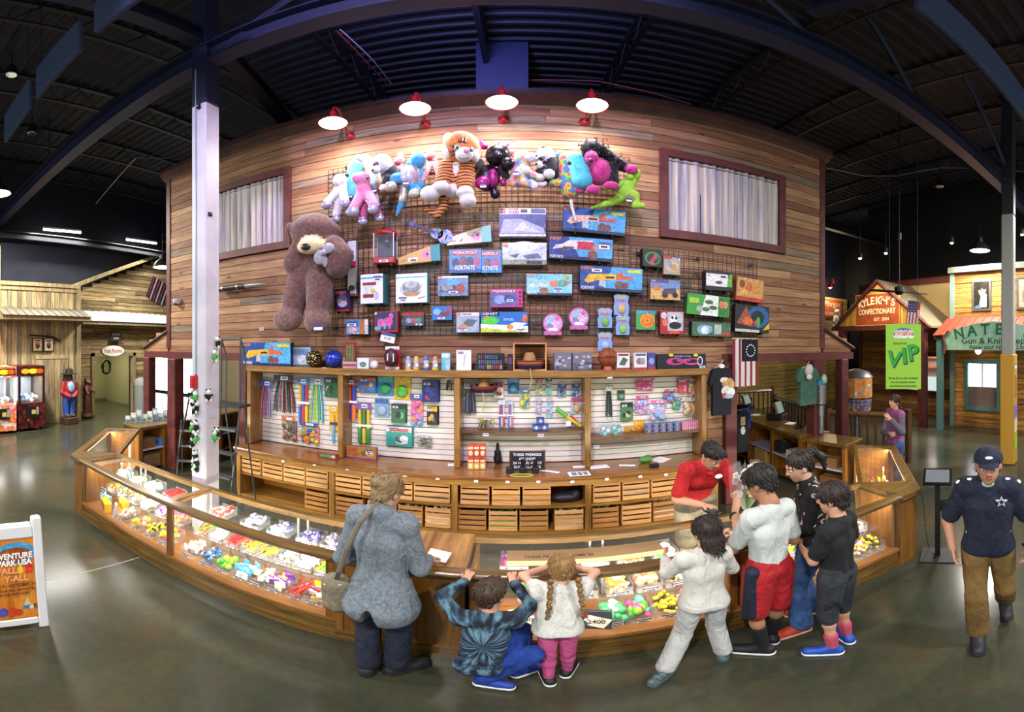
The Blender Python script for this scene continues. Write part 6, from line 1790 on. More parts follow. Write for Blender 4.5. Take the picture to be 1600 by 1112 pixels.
pegged('streamer_pack','pack of pink and blue streamers ' + B1,405,594,427,657,'strands',['#c83a58','#5a8ac8','#c8c0c8','#7a4a98'],'#3c5ca8',n=18)
pegged('toy_bundle','big bunch of dark red bagged toys ' + B1,426,586,459,646,'strands',['#7a1c34','#1c2430','#3a8a50','#8a98a8','#a02a50'],'#2a2c3c',dep=.12,n=44)
pegged('toy_swords','pack of yellow and blue toy swords ' + B1,463,590,483,660,'sticks',['#d8b430','#2f6ab8','#b83848'],'#4a78b0',n=3)
pegged('net_set','green and blue catch net set ' + B1,483,590,507,662,'strands',['#8ac838','#58a0d0','#b8d048','#48b0a8'],'#8098b8',n=20)
pegged('game_pack','dark green pocket sports game ' + B1,506,590,528,621,'box',['#1f5a38','#22302a','#c8d8cc','#2f7a48'])
pegged('figure_bag','bag of tan animal figures ' + B1,439,651,462,690,'bag',['#6a5a44','#a89878','#48544c','#8a4a30'],'#b0602c',n=20)
pegged('play_set','bag of orange and green play pieces ' + B1,466,660,498,693,'bag',['#d86a2c','#4a9a48','#2f5aa8','#d8b838'],'#2c4a88',n=18)
pegged('toy_sword','sky blue toy sword on yellow card ' + B1,513,634,528,693,'sword',['#58a8d0','#1c3458','#d8a428'],'#d8a428')
pegged('foam_swords','orange and blue foam swords ' + B2,538,592,558,656,'sticks',['#d85424','#3a3a98','#d8742c'],'#8a3a5a',n=2,dep=.09)
pegged('track_set','blue and orange racing track set ' + B2,559,590,588,613,'box',['#2f6ab0','#b0583c','#d8a87a','#4a90c8'])
pegged('target_disc','blue green target disc game ' + B2,588,587,613,619,'card',['#2f88b8','#48b8a0','#c8b838','#c85838','#3aa868'])
pegged('bubble_blaster','green bubble blaster on yellow card ' + B2,614,588,640,625,'card',['#d8b024','#e0c030','#c85a38','#48a048','#58b848'])
pegged('draw_bag','dark blue drawstring bag with red web print ' + B2,658,594,686,628,'box',['#232a6a','#2c3478','#b83a48','#3a4898'])
pegged('keychain','small grey keychains on a peg ' + B2,696,590,709,611,'strands',['#5a5a60','#2a2a30','#a0a0a4'],'#dcdce0',n=8)
pegged('toy_spears','pack of green tipped toy spears on yellow and purple card ' + B2,555,629,581,693,'sticks',['#d8b83c','#2f8a44'],'#7a5aa0',n=3)
pegged('eye_mask_pack','pale blue blister pack ' + B2,583,622,606,653,'card',['#7ca4c0','#3a6a98','#b8c8d4','#5a7a98','#98b4c4'])
pegged('ninja_pack','dark green boxed figure packs ' + B2,610,631,634,661,'box',['#2c6a44','#1c2a24','#8a9898','#6ab07a'])
pegged('paddle_set','pink and blue catch paddle set ' + B2,639,615,661,667,'bag',['#d85a9a','#e0902c','#58a0d8','#e070a8'],'#4a5a98',n=12)
pegged('figure_pack','black and yellow figure packs ' + B2,666,635,684,664,'box',['#1c1a20','#c8a430','#a89888','#5a4a58'])
pegged('zombie_set','teal boxed creature set with red lettering ' + B2,601,667,645,697,'box',['#2f9a8c','#d8dcd8','#2c3a3a','#5a6a6a'],words=('ZOMBIE',.84,'#c83038'))
pegged('animal_pack','small clear pack of animals ' + B2,650,681,675,700,'bag',['#8a8a7c','#5a6a58','#b8b4a4','#7a5a40'],'#8a9aa8',n=12)
pegged('bead_bundle','bundle of grey bead strands ' + B3,724,599,744,648,'strands',['#5a5c60','#7c8088','#3c3e44'],'#c8ccd0',n=36)
pegged('card_game','red and white card game ' + B3,771,598,787,622,'box',['#d8d4d0','#b03440','#3a3a48','#c85a58'])
pegged('blue_toy_pack','blue carded toy ' + B3,793,590,811,616,'card',['#3a6ab0','#78a8d8','#c8505c','#b8c8d8','#58a0c8'])
pegged('dinosaur_bag','bag of yellow and green spiky figures ' + B3,811,608,829,640,'bag',['#c8b838','#58a048','#d8c858','#3a88a8'],'#3a80b8',n=18)
pegged('pen_pack','first red and blue pen bundle ' + B3,778,625,790,668,'sticks',['#b84858','#4a5ab0','#d8c8c8'],'#c8d0d8',n=3)
pegged('pen_pack','second pink and blue pen bundle ' + B3,792,625,803,668,'sticks',['#d86a88','#5a78c0','#c8c8d8'],'#98b0c8',n=3)
pegged('slime_bag','white and lime slime bag, upper of two ' + B3,836,593,848,619,'bag',['#b8c878','#e0e4dc','#d88aa0'],'#c84858',n=8)
pegged('slime_bag','lilac slime bag, lower of two ' + B3,836,622,848,648,'bag',['#c0a8c8','#e0e0e4','#98b8c8'],'#a8b8c8',n=8)
pegged('parachute_bag','pink topped aqua bag, upper of two ' + B3,852,590,863,619,'bag',['#78c8c0','#d890b0','#e0e4e8'],'#3a3a48',n=8)
pegged('parachute_bag','long aqua bag, lower of two ' + B3,853,621,864,655,'bag',['#88c8d8','#e0d0d8','#d898a8'],'#b8a0b8',n=8)
pegged('marble_bag','small blue bag, first of two ' + B3,871,600,886,621,'bag',['#3a68b0','#28406a','#78a0d0'],'#34508a',n=9)
pegged('marble_bag','small blue bag, second of two ' + B3,893,600,907,621,'bag',['#4a80b8','#30588a','#a0b8d0'],'#2a3c6a',n=9)
pegged('pyramid_game','pale blue pyramid puzzle card ' + B3,893,621,911,648,'card',['#98c0d8','#c04048','#d8b878','#e0e4e8','#c8a868'])
pegged('figurine_rack','row of small yellow and grey figurines ' + B3,745,653,774,675,'strands',['#8a8878','#c0a838','#5a6070','#a8a89c'],'#a09838',n=26)
pegged('bead_necklace','dark green bead necklaces ' + B4,946,603,957,652,'strands',['#22382c','#35584a','#1c2822'],'#b8c4bc',n=12)
pegged('small_card','small green card ' + B4,966,610,978,626,'card',['#4a6a54','#2c3c34','#b8c0b8','#6a9a78'])
pegged('green_game','black and green card game ' + B4,969,629,990,657,'box',['#3a7a48','#1c2420','#e0d8c8','#c8b048'])
pegged('pink_pouch','wide pink pouch ' + B4,994,591,1024,612,'bag',['#d84a88','#e898b8','#c83a78'],'#d05a90',n=10)
pegged('doll_bag','pink and lilac doll bag, first of two ' + B4,993,618,1014,648,'bag',['#c890c0','#88a8d8','#e0a8c8','#a870b0'],'#d0508a',n=12)
pegged('doll_bag','pink and aqua doll bag, second of two ' + B4,1016,625,1043,658,'bag',['#98b8d8','#c8a0c8','#78b0d0','#e0b0c8'],'#d86a9a',n=12)
pegged('car_bag','blue and red small bag ' + B4,1038,608,1056,629,'bag',['#3a70b0','#c04858','#88b0d8'],'#b8485a',n=10)
pegged('frog_bag','green and blue small bag ' + B4,1052,622,1066,642,'bag',['#48a858','#3a88a8','#88c878'],'#3a68a0',n=9)
pegged('pink_box','pink boxed toy ' + B4,1060,591,1075,614,'box',['#c84860','#d88090','#e8c0c8','#a83a50'])
pegged('candy_bag','orange and pink toy bag ' + B4,1076,591,1093,618,'bag',['#d88050','#c86080','#e0c0a0','#b8a878'],'#c8a890',n=12)
pegged('shell_bag','beige bag of small pieces ' + B4,1069,622,1091,650,'bag',['#c8b088','#a88860','#e0d0b0','#c89858'],'#b8b4a8',n=16)
# hats
def sombrero(label,loc,parent=None,n=3,s=1.0):
 o = thing('straw_hat',label,'hat',loc)
 straw = noisy('straw',[(.3,'#9a7440'),(.7,'#c09a60')],60,.8,bump=.3)
 for k in range(n):
  MB().lathe([(.06 * s,.16 * s),(.085 * s,.1 * s),(.1 * s,.02 * s),(.19 * s,.0),(.225 * s,.04 * s),(.22 * s,.045 * s),(.18 * s,.01 * s)][::-1] if k == n - 1 else [(.1 * s,.02),(.19 * s,.0),(.228 * s,.045 * s),(.222 * s,.05 * s),(.18 * s,.012)][::-1],20,(0,0,.022 * k)).obj('brim' if k < n - 1 else 'crown',[mat('#1c2440'),mat('#8a2a30'),straw][k % 3] if k < n - 1 else straw,o,True)
 MB().tube([(.228 * s * math.cos(t),.228 * s * math.sin(t),.045 * s + .022 * (n - 1)) for t in np.linspace(0,6.283,24)[:-1]],.008,6,closed=True).obj('brim_trim',mat('#7a2430'),o)
 MB().tube([(0,-.2 * s,.02),(.02,-.21 * s,-.14),(-.01,-.2 * s,-.24)],.006,5).obj('cord',mat('#b8a070'),o)
 return o
c = wy(756,612,4.9)
o = sombrero('straw hat stack with dark brims pegged on the slatwall',c,n=3,s=.75)
MB().tube([(0,.14,.05),(0,0,.05)],.006,5).obj('peg_hook',STEEL,o)
# goods on the hutch shelves
zs3,zs4 = .92 + .475,.92 + .385
for k,(x,y) in enumerate(((838,0),(851,0),(844.5,1))):
 p = wy(x,600,HF + .1)
 carton('cup_pack','dark blue cup pack, %s of the small pyramid on the hat bay shelf' % ('first bottom','second bottom','top')[k],'box',(p.x,HF + .1,zs3 + y * .085),(.095,.08,.08),'#22387c',[('r',.0,.3,1,.6,'#4a68b0'),('e',.5,.5,.2,.3,'#a8b8d8')])
o = thing('toy_water_gun','long green yellow and red toy water gun hung aslant','toy',wy(888,654,4.93))
MB().tube([(-.14,0,.11),(.16,.0,-.10)],.022,8).obj('barrel',mat('#c8b828',.35),o)
MB().tube([(-.15,0,.13),(-.02,0,.03)],.03,8).obj('tank',mat('#58a838',.35),o)
MB().tube([(.03,-.0,.04),(.17,0,-.11)],.012,8).obj('plunger',mat('#c03a30',.35),o)
MB().bb((-.03,-.01,-.09),(.03,.012,-.03)).obj('price_card',CARD,o)
MB().tube([(0,.1,.02),(0,0,.02)],.005,5).obj('peg_hook',STEEL,o)
for k,(x,c1,c2) in enumerate(((944,'#78b0c0','#c8d8d0'),(961,'#48a078','#8ac0d0'))):
 p = wy(x,685,HF + .1)
 o = thing('ball_bag','net bag of %s balls on the shelf beside the clerk' % ('pale blue','green and blue')[k],'toy',(p.x,HF + .12,zs4))
 mb = MB()
 for i in range(9):
  t = i * 2.4
  mb.sph((.045 * math.cos(t) * (i % 3) / 1.5,.035 * math.sin(t),.03 + .035 * (i // 3)),.032,10,7,i % 2)
 mb.obj('balls',[mat(c1,.3),mat(c2,.3)],o,True)
 MB().lathe([(.085,.0),(.1,.05),(.085,.12),(.02,.16)],12).obj('net',FILM,o)
for k,(x0,y0,x1,y1) in enumerate(((978,666,991,687),(993,657,1009,680))):
 pegged('snack_bag','orange yellow snack bag, %s' % ('standing on the shelf beside the clerk','pegged above the shelf beside the clerk')[k],x0,y0,x1,y1,'card',['#d89a24','#e0b438','#3a8a58','#e8c860','#d8842c'])
for k in range(10):
 p = wy(1014 + 11 * (k % 5),680,HF + .1)
 carton('small_box','small blue and red printed box, %s in the %s layer beside the clerk' % (ORD[k % 5],('lower','upper')[k // 5]),'box',(p.x,HF + .09,zs4 + .062 * (k // 5)),(.083,.1,.06),'#5a78a8',[('r',.0,.3,1,.7,'#2a3450'),('e',.5,.5,.25,.2,'#c06a58')],group='small boxes on the shelf')
p = wy(1080,680,HF + .1)
carton('stripe_box','pink striped box at the end of the shelf beside the clerk','box',(p.x,HF + .09,zs4),(.26,.12,.12),'#c890a8',[('r',.05 + .12 * i,0,.1 + .12 * i,1,'#a83a68') for i in range(8)] + tagp(.4,.2,.2,.3))
# goods on top of the hutch
TZ = 2.15
def topbox(name,label,x0,y0,x1,y1,dep,face,shapes=(),texts=(),side=None,Y=4.78,cat='box'):
 c,w_,h_ = span(x0,y0,x1,y1,Y)
 return carton(name,label,cat,(c.x,Y,TZ),(w_,dep,max(.03,wy((x0 + x1) / 2,y0,Y).z - TZ)),face,shapes,texts,side,group='goods on top of the hutch')
topbox('toy_blaster_box','blue boxed yellow toy blaster standing on the end of the hutch',378,535,452,568,.1,'#3c90d0',GA,FN,'#162450')
topbox('toy_box','grey blue toy box behind the sequin balls',454,542,485,568,.1,'#8c98ac',[('r',.05,.6,.9,.9,'#5a78a8'),('e',.6,.35,.25,.25,'#b8c8d0'),('r',0,0,1,.1,'#48586c')],Y=4.86)
for k,(x,y,r,c1,c2) in enumerate(((491,559,14,'#16161a','#c8a838'),(521.5,558.5,14.5,'#1c2e9a','#2a48c8'))):
 p = wy(x,y,4.82)
 rr = r / F * 5.3
 tag(blob('sequin_ball',[ell((0,0,0),rr)],noisy('sequin_%d' % k,[(.45,c1),(.56,c2),(.62,'#e8e0b0' if k == 0 else '#90b0f0')],90 if k else 50,.25,.5,interp='CONSTANT'),None,.016,loc=(p.x,4.82,TZ + rr)),('black and gold','bright blue')[k] + ' sequin ball on top of the hutch','ball','balls on the hutch')
topbox('game_card','red and green tall game pack behind the small white box',539,534,555,562,.03,'#9a3028',[('r',.15 + .25 * i,.1,.3 + .25 * i,.9,'#3a8a48') for i in range(3)],Y=4.9)
topbox('tube_box','low red and grey long box on the hutch',535,565,557,573,.06,'#b8a8a8',[('r',0,.3,1,.7,'#a84a50')])
topbox('toy_box','small white toy box before the red game pack',558,559,576,574,.06,'#e0e4e4',[('e',.5,.4,.3,.25,'#5a8a6a')],Y=4.77)
p = wy(584.5,568,4.78)
tag(MB().sph((0,0,.055),.055,16,12).obj('dimpled_ball',mat('#d8dae0',.5),None,True,(p.x,4.78,TZ)),'white dimpled ball on top of the hutch','ball','balls on the hutch')
o = topbox('football_box','red and white pack holding a brown football',602,541,624,576,.05,'#a81c2c',[('r',0,.86,1,1,'#e0e0e4'),('r',0,0,1,.1,'#e0dce0')],Y=4.86)
MB().sph((0,-.05,.15),(.095,.07,.12),14,10).obj('football',mat('#3c1c1a',.5),o,True)
MB().bb((-.03,-.125,.11),(-.018,-.1,.2)).bb((.045,-.118,.1),(.055,-.09,.2)).obj('stripe',WHITE,o)
for k,x in enumerate((638,650.5,666,680)):
 p = wy(x,577,4.78)
 o = thing('bubble_bottle','%s bottle with blue cap on the hutch, %s of four' % (('yellow','yellow','blue','yellow')[k],ORD[k]),'bottle',(p.x,4.78,TZ),0,'bottles on the hutch')
 c1 = '#3a58a8' if k == 2 else '#c8a83a'
 MB().lathe([(.035,0),(.038,.02),(.032,.06),(.036,.1),(.03,.125)],12).obj('bottle',mat('#a8acb8',.3),o,True)
 MB().lathe([(.04,0),(.042,.025),(.036,.03)],12).obj('base',mat(c1,.4),o,True)
 MB().lathe([(.031,.12),(.03,.15),(.02,.17)],12).obj('cap',mat(('#8a98b8','#d0a838','#3a58b0','#b87a58')[k],.4),o,True)
 MB().lathe([(.018,0),(.018,.006)],10,M=Matrix.Translation((.02,-.036,.06)) @ Matrix.Rotation(HP,4,'X')).obj('round_tag',CARD,o)
topbox('slim_carton','teal and white slim carton beside the four bottles',690,551,703,577,.08,'#58b0c4',[('r',0,.72,1,.95,'#c8dce4'),('r',.5,0,1,.7,'#9ab8c4')])
topbox('white_carton','plain white carton with crooked label on the hutch',713,547,736,578,.1,'#e4e6ea',[('r',.1,.8,.5,.94,'#8a8aa0'),('l',.5,.2,.6,.8,.05,'#9aa0a8')])
o = topbox('knife_display','black display case with small colourful items on the hutch',745,552,788,578,.1,'#121216',[])
rs = random.Random(4)
art(o,.33,.2,[('r',.06 + .08 * (i % 11),.1 + .3 * (i // 11),.11 + .08 * (i % 11),.34 + .3 * (i // 11),rs.choice(['#8a3040','#3a6a58','#4a5a98','#b0a068','#6a6a70','#22222a'])) for i in range(33)],-.006,'items_print',-.165,0)
topbox('black_case','slim black case beside the small display',793,553,801,578,.1,'#1c1a22',[('r',.2,.4,.8,.8,'#5a3a68')])
p = wy(828,579,4.78)
o = thing('open_crate','open wooden frame box holding the straw hat stack','crate',(p.x,4.76,TZ))
cw2,ch2 = .40,.335
for (a,b) in (((-cw2 / 2,0,0),(cw2 / 2,.3,.014)),((-cw2 / 2,0,ch2 - .014),(cw2 / 2,.3,ch2)),((-cw2 / 2,0,.014),(-cw2 / 2 + .014,.3,ch2 - .014)),((cw2 / 2 - .014,0,.014),(cw2 / 2,.3,ch2 - .014))):
 MB().bb(a,b).obj('board',PCR,o)
sombrero('straw hat stack with red and blue brims in the open frame box',(p.x,4.90,TZ + .015),n=4,s=.85)
for k,(a,b) in enumerate(((866,893),(895,925))):
 topbox('puzzle_box','grey puzzle box with scattered print, %s' % ('beside the hat crate','beside the basketball')[k],a,551,b,579,.12,'#6a6c7c',[('e',rs.uniform(.1,.9),rs.uniform(.15,.8),.09,.07,rs.choice(['#9a9cac','#4a4c5c','#b0b0bc','#8a7a7c'])) for i in range(16)] + [('r',0,0,1,.1,'#4c4e5e')])
p = wy(949.5,560,4.82)
o = thing('basketball','orange brown basketball on a small card stand','ball',(p.x,4.82,TZ))
MB().sph((0,0,.155),.118,24,16).obj('ball',noisy('basketball_skin',[(.3,'#7c3a1c'),(.7,'#94481f')],90,.6,bump=.2),o,True)
for e in ((0,0,0),(HP,0,0),(HP,0,HP)):
 MB().tube([Euler(e).to_matrix() @ Vector((.1185 * math.cos(t),.1185 * math.sin(t),0)) + Vector((0,0,.155)) for t in np.linspace(0,6.283,30)[:-1]],.0025,4,closed=True).obj('seam',BLACKM,o)
text('SPALDING',o,(0,-.1195,.165),.03,BLACKM,width=.12,bold=.01)
MB().lathe([(.06,0),(.045,.05),(.055,.06)],14).obj('stand',mat('#b84a3c',.5),o,True)
topbox('ball_box','white and red boxed green toy beside the basketball',964,551,984,579,.08,'#d8d8d4',[('r',0,0,1,.12,'#b03038'),('p',[(.15,.3),(.6,.25),(.85,.6),(.5,.75)],'#3a6a54'),('r',.1,.82,.9,.94,'#8a3a40')])
topbox('ball_box','white and red boxed grey toy next to the hoverboard box',991,551,1011,579,.08,'#d4d4d4',[('r',0,0,1,.12,'#b03038'),('e',.4,.5,.25,.2,'#7a7470'),('e',.65,.5,.2,.2,'#9a948c'),('r',.1,.82,.9,.94,'#3a5a8a')])
topbox('ball_box','slim blue and red box next to the hoverboard box',1012,551,1024,579,.08,'#3a4a88',[('r',0,0,1,.15,'#b03038'),('e',.5,.5,.35,.2,'#8a98c8')])
topbox('hoverboard_box','long black box with a pink hoverboard print at the end of the hutch',1028,553,1104,579,.12,'#16181c',[('e',.36,.5,.18,.26,'#b8307c'),('e',.72,.48,.2,.24,'#c83a8a'),('e',.38,.52,.1,.16,'#16181c'),('e',.7,.5,.12,.14,'#16181c'),('l',.4,.56,.66,.6,.14,'#c83a8a'),('e',.87,.5,.06,.34,'#c8ccd0'),('e',.87,.5,.04,.24,'#22242a'),('e',.27,.94,.05,.1,'#c8c838'),('e',.78,.92,.05,.1,'#c8c838')] + tagp(.86,.02,.12,.2),[('HOVER ULTRA',.5,.84,.12,.35,'#8ab0d8')])
# goods on the back counter
CZ2 = .922
def on_counter(px,py):
 p = fl(px,py,CZ2)
 return p
p = on_counter(564,717)
carton('dig_kit','brown and orange boxed dig kit on the back counter','box',(p.x,p.y,CZ2),(.42,.08,.17),'#a8763c',[('r',.0,.0,1,.12,'#7a4a88'),('e',.62,.5,.12,.22,'#6a5a38'),('e',.8,.5,.14,.25,'#b89a58')] + tagp(.66,.5,.22,.34),[('DIG',.2,.72,.3,.32,'#c03424'),('IT UP!',.24,.32,.3,.4,'#c03424')],'#8a5a30')
p = on_counter(510,716)
carton('tube_box','long red and green tube box lying on the back counter','box',(p.x,p.y,CZ2),(.30,.06,.075),'#8a3a30',[('e',.3,.5,.14,.3,'#48884c'),('e',.6,.5,.18,.3,'#3a9a58'),('e',.85,.5,.1,.3,'#c8b8a0')],rz=-.05)
for k in range(6):
 p = on_counter(735 + 9.4 * (k % 3),734)
 carton('candy_carton','red and yellow candy carton, %s of the %s tier by the hutch post' % (ORD[k % 3],('bottom','top')[k // 3]),'box',(p.x,p.y + .02,CZ2 + .165 * (k // 3)),(.07,.06,.16),('#d8a83a','#c85a34')[k // 3],[('r',0,.55,1,1,'#c84a38'),('e',.5,.3,.35,.2,'#f0e0b8'),('r',.1,.62,.9,.8,'#f0d8a8')],group='candy cartons')
p = on_counter(777,728)
o = thing('guitar_case','small black ukulele case standing on the back counter','case',(p.x,p.y + .1,CZ2))
blob('case',[ell((0,0,.07),(.055,.03,.07)),ell((0,0,.15),(.045,.028,.05)),cap((0,0,.18),(0,0,.27),.022,.02)],mat('#17171c',.5),o,.009,.02)
o = carton('chalk_sign','small framed black surveillance notice with white letters on the back counter','sign',(*on_counter(824,735)[:2],CZ2),(.43,.02,.25),'#5a3a20',[('r',.035,.06,.965,.94,'#15171a')],tilt=-.12)
for i,s_ in enumerate(('THESE PREMISES','ARE UNDER','24 HOUR VIDEO','SURVEILLANCE')):
 text(s_,o,(0,-.004,.20 - .052 * i),.032,CARD,width=(.34,.2,.34,.32)[i],bold=.015)
for k,x in enumerate((796.5,817,836)):
 p = on_counter(x,735)
 o = thing('walkie_talkie','black charging radio before the notice, %s of three' % ORD[k],'radio',(p.x,p.y - .08,CZ2),0,'radios in chargers')
 MB().bev((0,.0,.035),(.085,.08,.07),.008).obj('charger',mat('#1c1e24',.5),o)
 if k:
  MB().bev((0,.01,.11),(.05,.035,.12),.006).obj('handset',mat('#14151a',.4),o)
  MB().tube([(.015,.01,.16),(.015,.01,.21)],.006,6).obj('antenna',BLACKM,o)
p = on_counter(815,739)
tag(MB().tube([(p.x + .13 * math.cos(t),p.y - .1 + .05 * math.sin(t),CZ2 + .006) for t in np.linspace(.3,6.0,22)],.006,6).obj('cable',mat('#a8c048',.4),None),'coiled lime green cable before the radios','cable')
for k,(px,py,w_,d_,rz,lab) in enumerate(((905,740,.25,.17,.05,'printed price list lying before the hutch post'),(857,736,.28,.06,-.5,'long narrow white strip beside the printed list'),(905,729,.16,.1,.0,'blank white sheet behind the printed list'),(936,729,.24,.15,.1,'blank white sheet beside the fourth hutch post'),(980,727,.2,.07,-.3,'narrow white slips on the back counter'),(1032,718,.24,.2,.6,'large crumpled white sheet near the clerk'),(706,726,.1,.12,.2,'folded white paper by the third hutch post'))):
 p = on_counter(px,py)
 o = thing('paper_sheet',lab,'paper',(p.x,p.y,CZ2),rz,'papers on the back counter')
 MB().bb((-w_ / 2,-d_ / 2,.0005),(w_ / 2,d_ / 2,.002)).obj('sheet',CARD,o)
 if k == 0: MB().bb((-.09,-.06,.0022),(-.03,.06,.003)).bb((-.015,-.06,.0022),(.035,.06,.003)).bb((.05,-.06,.0022),(.1,.06,.003)).obj('print',mat('#7a8098'),o)
p = on_counter(1008,722)
tag(blob('green_pouch',[ell((0,0,.04),(.09,.06,.045)),ell((.05,.02,.05),(.05,.05,.04))],mat('#4a8a3c',.5),None,.012,.03,loc=(p.x,p.y,CZ2)),'crumpled green pouch on the back counter near the clerk','pouch')
p = on_counter(1022,730)
tag(MB().bev((0,0,.025),(.12,.07,.05),.012).obj('black_case',mat('#16161c',.45),None,loc=(p.x,p.y,CZ2)),'small black pouch beside the green one','pouch')
# plush toys (placed by where each limb sits on the wall)
class Plush:
 def __init__(s,name,label,mats,x,y,Y,cat='plush toy',group='plush toys above the wire grid'):
  s.Y,s.mats,s.P = Y,mats,[]
  s.base = wy(x,y,Y)
  s.o = thing(name,label,cat,s.base,0,group)
 def pt(s,x,y,d=0.0):
  p = wy(x,y,s.Y - d) - s.base
  return (p.x,p.y,p.z)
 def sc(s,x,y):
  th = (x - X0) / F
  r = s.Y / math.cos(th)
  return s.Y / F / math.cos(th) ** 2 * .97,r * (1 + math.tan((y - Y0) / F) ** 2) / F
 def e(s,x,y,rx,ry,m=0,d=0.0,dy=None,a=0.0,k=None):
  sx,sz = s.sc(x,y)
  ry_ = dy if dy is not None else min(rx * sx,ry * sz) * .9
  s.P.append(ell(s.pt(x,y,d),(rx * sx,ry_,ry * sz),m,k,(0,a,0) if a else None))
  return s
 def c(s,pts,r0,r1=None,m=0,d=0.0,d1=None,k=None):
  r1 = r0 if r1 is None else r1
  n = len(pts) - 1
  for i in range(n):
   ra = r0 + (r1 - r0) * i / n
   rb = r0 + (r1 - r0) * (i + 1) / n
   q = (s.sc(*pts[i])[0] + s.sc(*pts[i])[1]) / 2
   da = d if d1 is None else d + (d1 - d) * i / n
   db = d if d1 is None else d + (d1 - d) * (i + 1) / n
   s.P.append(cap(s.pt(*pts[i],da),s.pt(*pts[i + 1],db),ra * q,rb * q,m,k))
  return s
 def done(s,res=.013,k=.02,name='body'):
  if name == 'body':
   a = np.mean([p[1] for p in s.P],axis=0)
   MB().tube([tuple(a),(a[0],GY - s.Y,a[2] + .04)],.006,5).obj('wall_hook',BLACKM,s.o)
  return blob(name,s.P,s.mats,s.o,res,k)
 def dot(s,name,x,y,rx,ry,col,d,rough=.3):
  sx,sz = s.sc(x,y)
  MB().sph(s.pt(x,y,d),(rx * sx,min(rx,ry) * sx * .5,ry * sz),10,7).obj(name,mat(col,rough),s.o,True)
  return s
 def tagcard(s,x,y,d,w_=.07,h_=.045):
  p = s.pt(x,y,d)
  e = MB().bb((p[0] - w_ / 2,p[1],p[2] - h_ / 2),(p[0] + w_ / 2,p[1] + .003,p[2] + h_ / 2)).obj('price_tag',CARD,s.o)
  MB().bb((p[0] - w_ / 2,p[1] - .001,p[2]),(p[0] + w_ / 2,p[1] - .0004,p[2] + h_ / 2)).obj('tag_print',tg,e)
  return s
def fur(name,a,b,scale=30,bump=.5): return noisy('fur_' + name,[(.3,a),(.7,b)],scale,.95,bump=bump,sheen=.3,detail=6)
def striped(name,base,stripe,scale=26.0,rot=(0,0,0),width=.32,axis='z'):
 key = ('s',name)
 if key in MC: return MC[key]
 m,nt,b = nodes('striped_' + name)
 L = nt.links
 co = N(nt,'ShaderNodeTexCoord')
 w_ = N(nt,'ShaderNodeTexWave',wave_type='BANDS',bands_direction=axis.upper())
 w_.inputs['Scale'].default_value = scale
 w_.inputs['Distortion'].default_value = 3.0
 w_.inputs['Detail'].default_value = 1.5
 w_.inputs['Detail Scale'].default_value = 1.2
 L.new(co.outputs['Object'],w_.inputs['Vector'])
 r = ramp(nt,[(width - .06,stripe),(width + .06,base)])
 L.new(w_.outputs['Fac'],r.inputs['Fac'])
 L.new(r.outputs[0],b.inputs['Base Color'])
 b.inputs['Roughness'].default_value = .95
 MC[key] = m
 return m
def dyed(name,cols,scale=9.0):
 n = len(cols)
 return noisy('dyed_' + name,[(.30 + .42 * i / (n - 1),c) for i,c in enumerate(cols)],scale,.95,detail=1,bump=.15,sheen=.2)
TIGER = striped('tiger','#d08450','#1c120e',7.5,width=.24)
WFUR = fur('white','#d2cfd2','#e8e6e6')
SILV = noisy('glitter_silver',[(.4,'#8a86a8'),(.6,'#c8c6dc')],120,.35,.4)
GOLDG = noisy('glitter_gold',[(.4,'#8a8478'),(.6,'#d8d4c4')],120,.35,.4)
# giant teddy bear
T = Plush('teddy_bear','giant brown teddy bear with grey bow hung beside the curtained window',[fur('brown','#4a3230','#75544c',26),fur('cream','#cdb98e','#dfcf9f'),fur('paw','#56403a','#84655a',24)],478,520,4.78)
T.e(489,361,33,26,0,.18,.24).e(454,358,8,11,0,.12,.06).e(523,362,9,12,0,.12,.06).e(485,384,19,12,1,.36,.12)
T.e(494,410,31,36,0,.05,.22).c([(468,392),(460,412)],15,16,0,.18).c([(522,386),(531,400),(528,414)],17,18,0,.2)
T.c([(470,432),(461,465),(456,492)],18,15,0,.1,.22).c([(500,436),(499,465),(496,488)],20,16,0,.1,.24).e(449,500,20,17,2,.3,.14).e(496,502,19,18,2,.3,.14)
T.done(.02,.05)
T.dot('nose',478,385,7.5,5.5,'#1b1718',.46).tagcard(497,511,.46,.12,.07)
Bw = Plush('bow','x',[fur('bow','#7c7c88','#b0b0ba',60)],478,520,4.78)
Bw.e(513,388,9,8,0,.38,.05).e(500,402,9,11,0,.38,.05).e(506,395,4,4,0,.42,.04).e(508,408,4,9,0,.36,.03)
b_ = Bw.done(.014,.015,'bow')
b_.parent = T.o
bpy.data.objects.remove(Bw.o)
# tiger
T = Plush('tiger_plush','big orange plush tiger sitting at the centre over the grid',[TIGER,WFUR,fur('pinkear','#b86a9a','#d890b8'),fur('tigerface','#b86030','#d98a48')],710,320,4.72)
T.e(720,231,29,23,3,.2,.2).e(701,217,9,9,2,.14,.06).e(742,224,7,8,3,.12,.06).e(703,236,9,13,1,.22,.13).e(742,244,7,10,1,.2,.1).e(725,242,13,9,1,.36,.1)
T.e(713,275,26,30,0,.02,.18).e(718,262,11,17,1,.16,.08).e(706,300,22,9,1,.06,.14)
T.c([(698,260),(693,280),(690,290)],12,11,0,.16).e(689,294,15,8,1,.22,.12).c([(728,262),(727,285),(727,296)],12,11,0,.16).e(727,302,14,8,1,.22,.12)
T.c([(695,295),(676,300)],12,11,0,.1).e(672,303,15,11,1,.2,.12).e(731,314,13,10,1,.2,.12).c([(693,306),(694,322),(684,335),(668,328)],8,5,0,.02)
T.done(.013,.02)
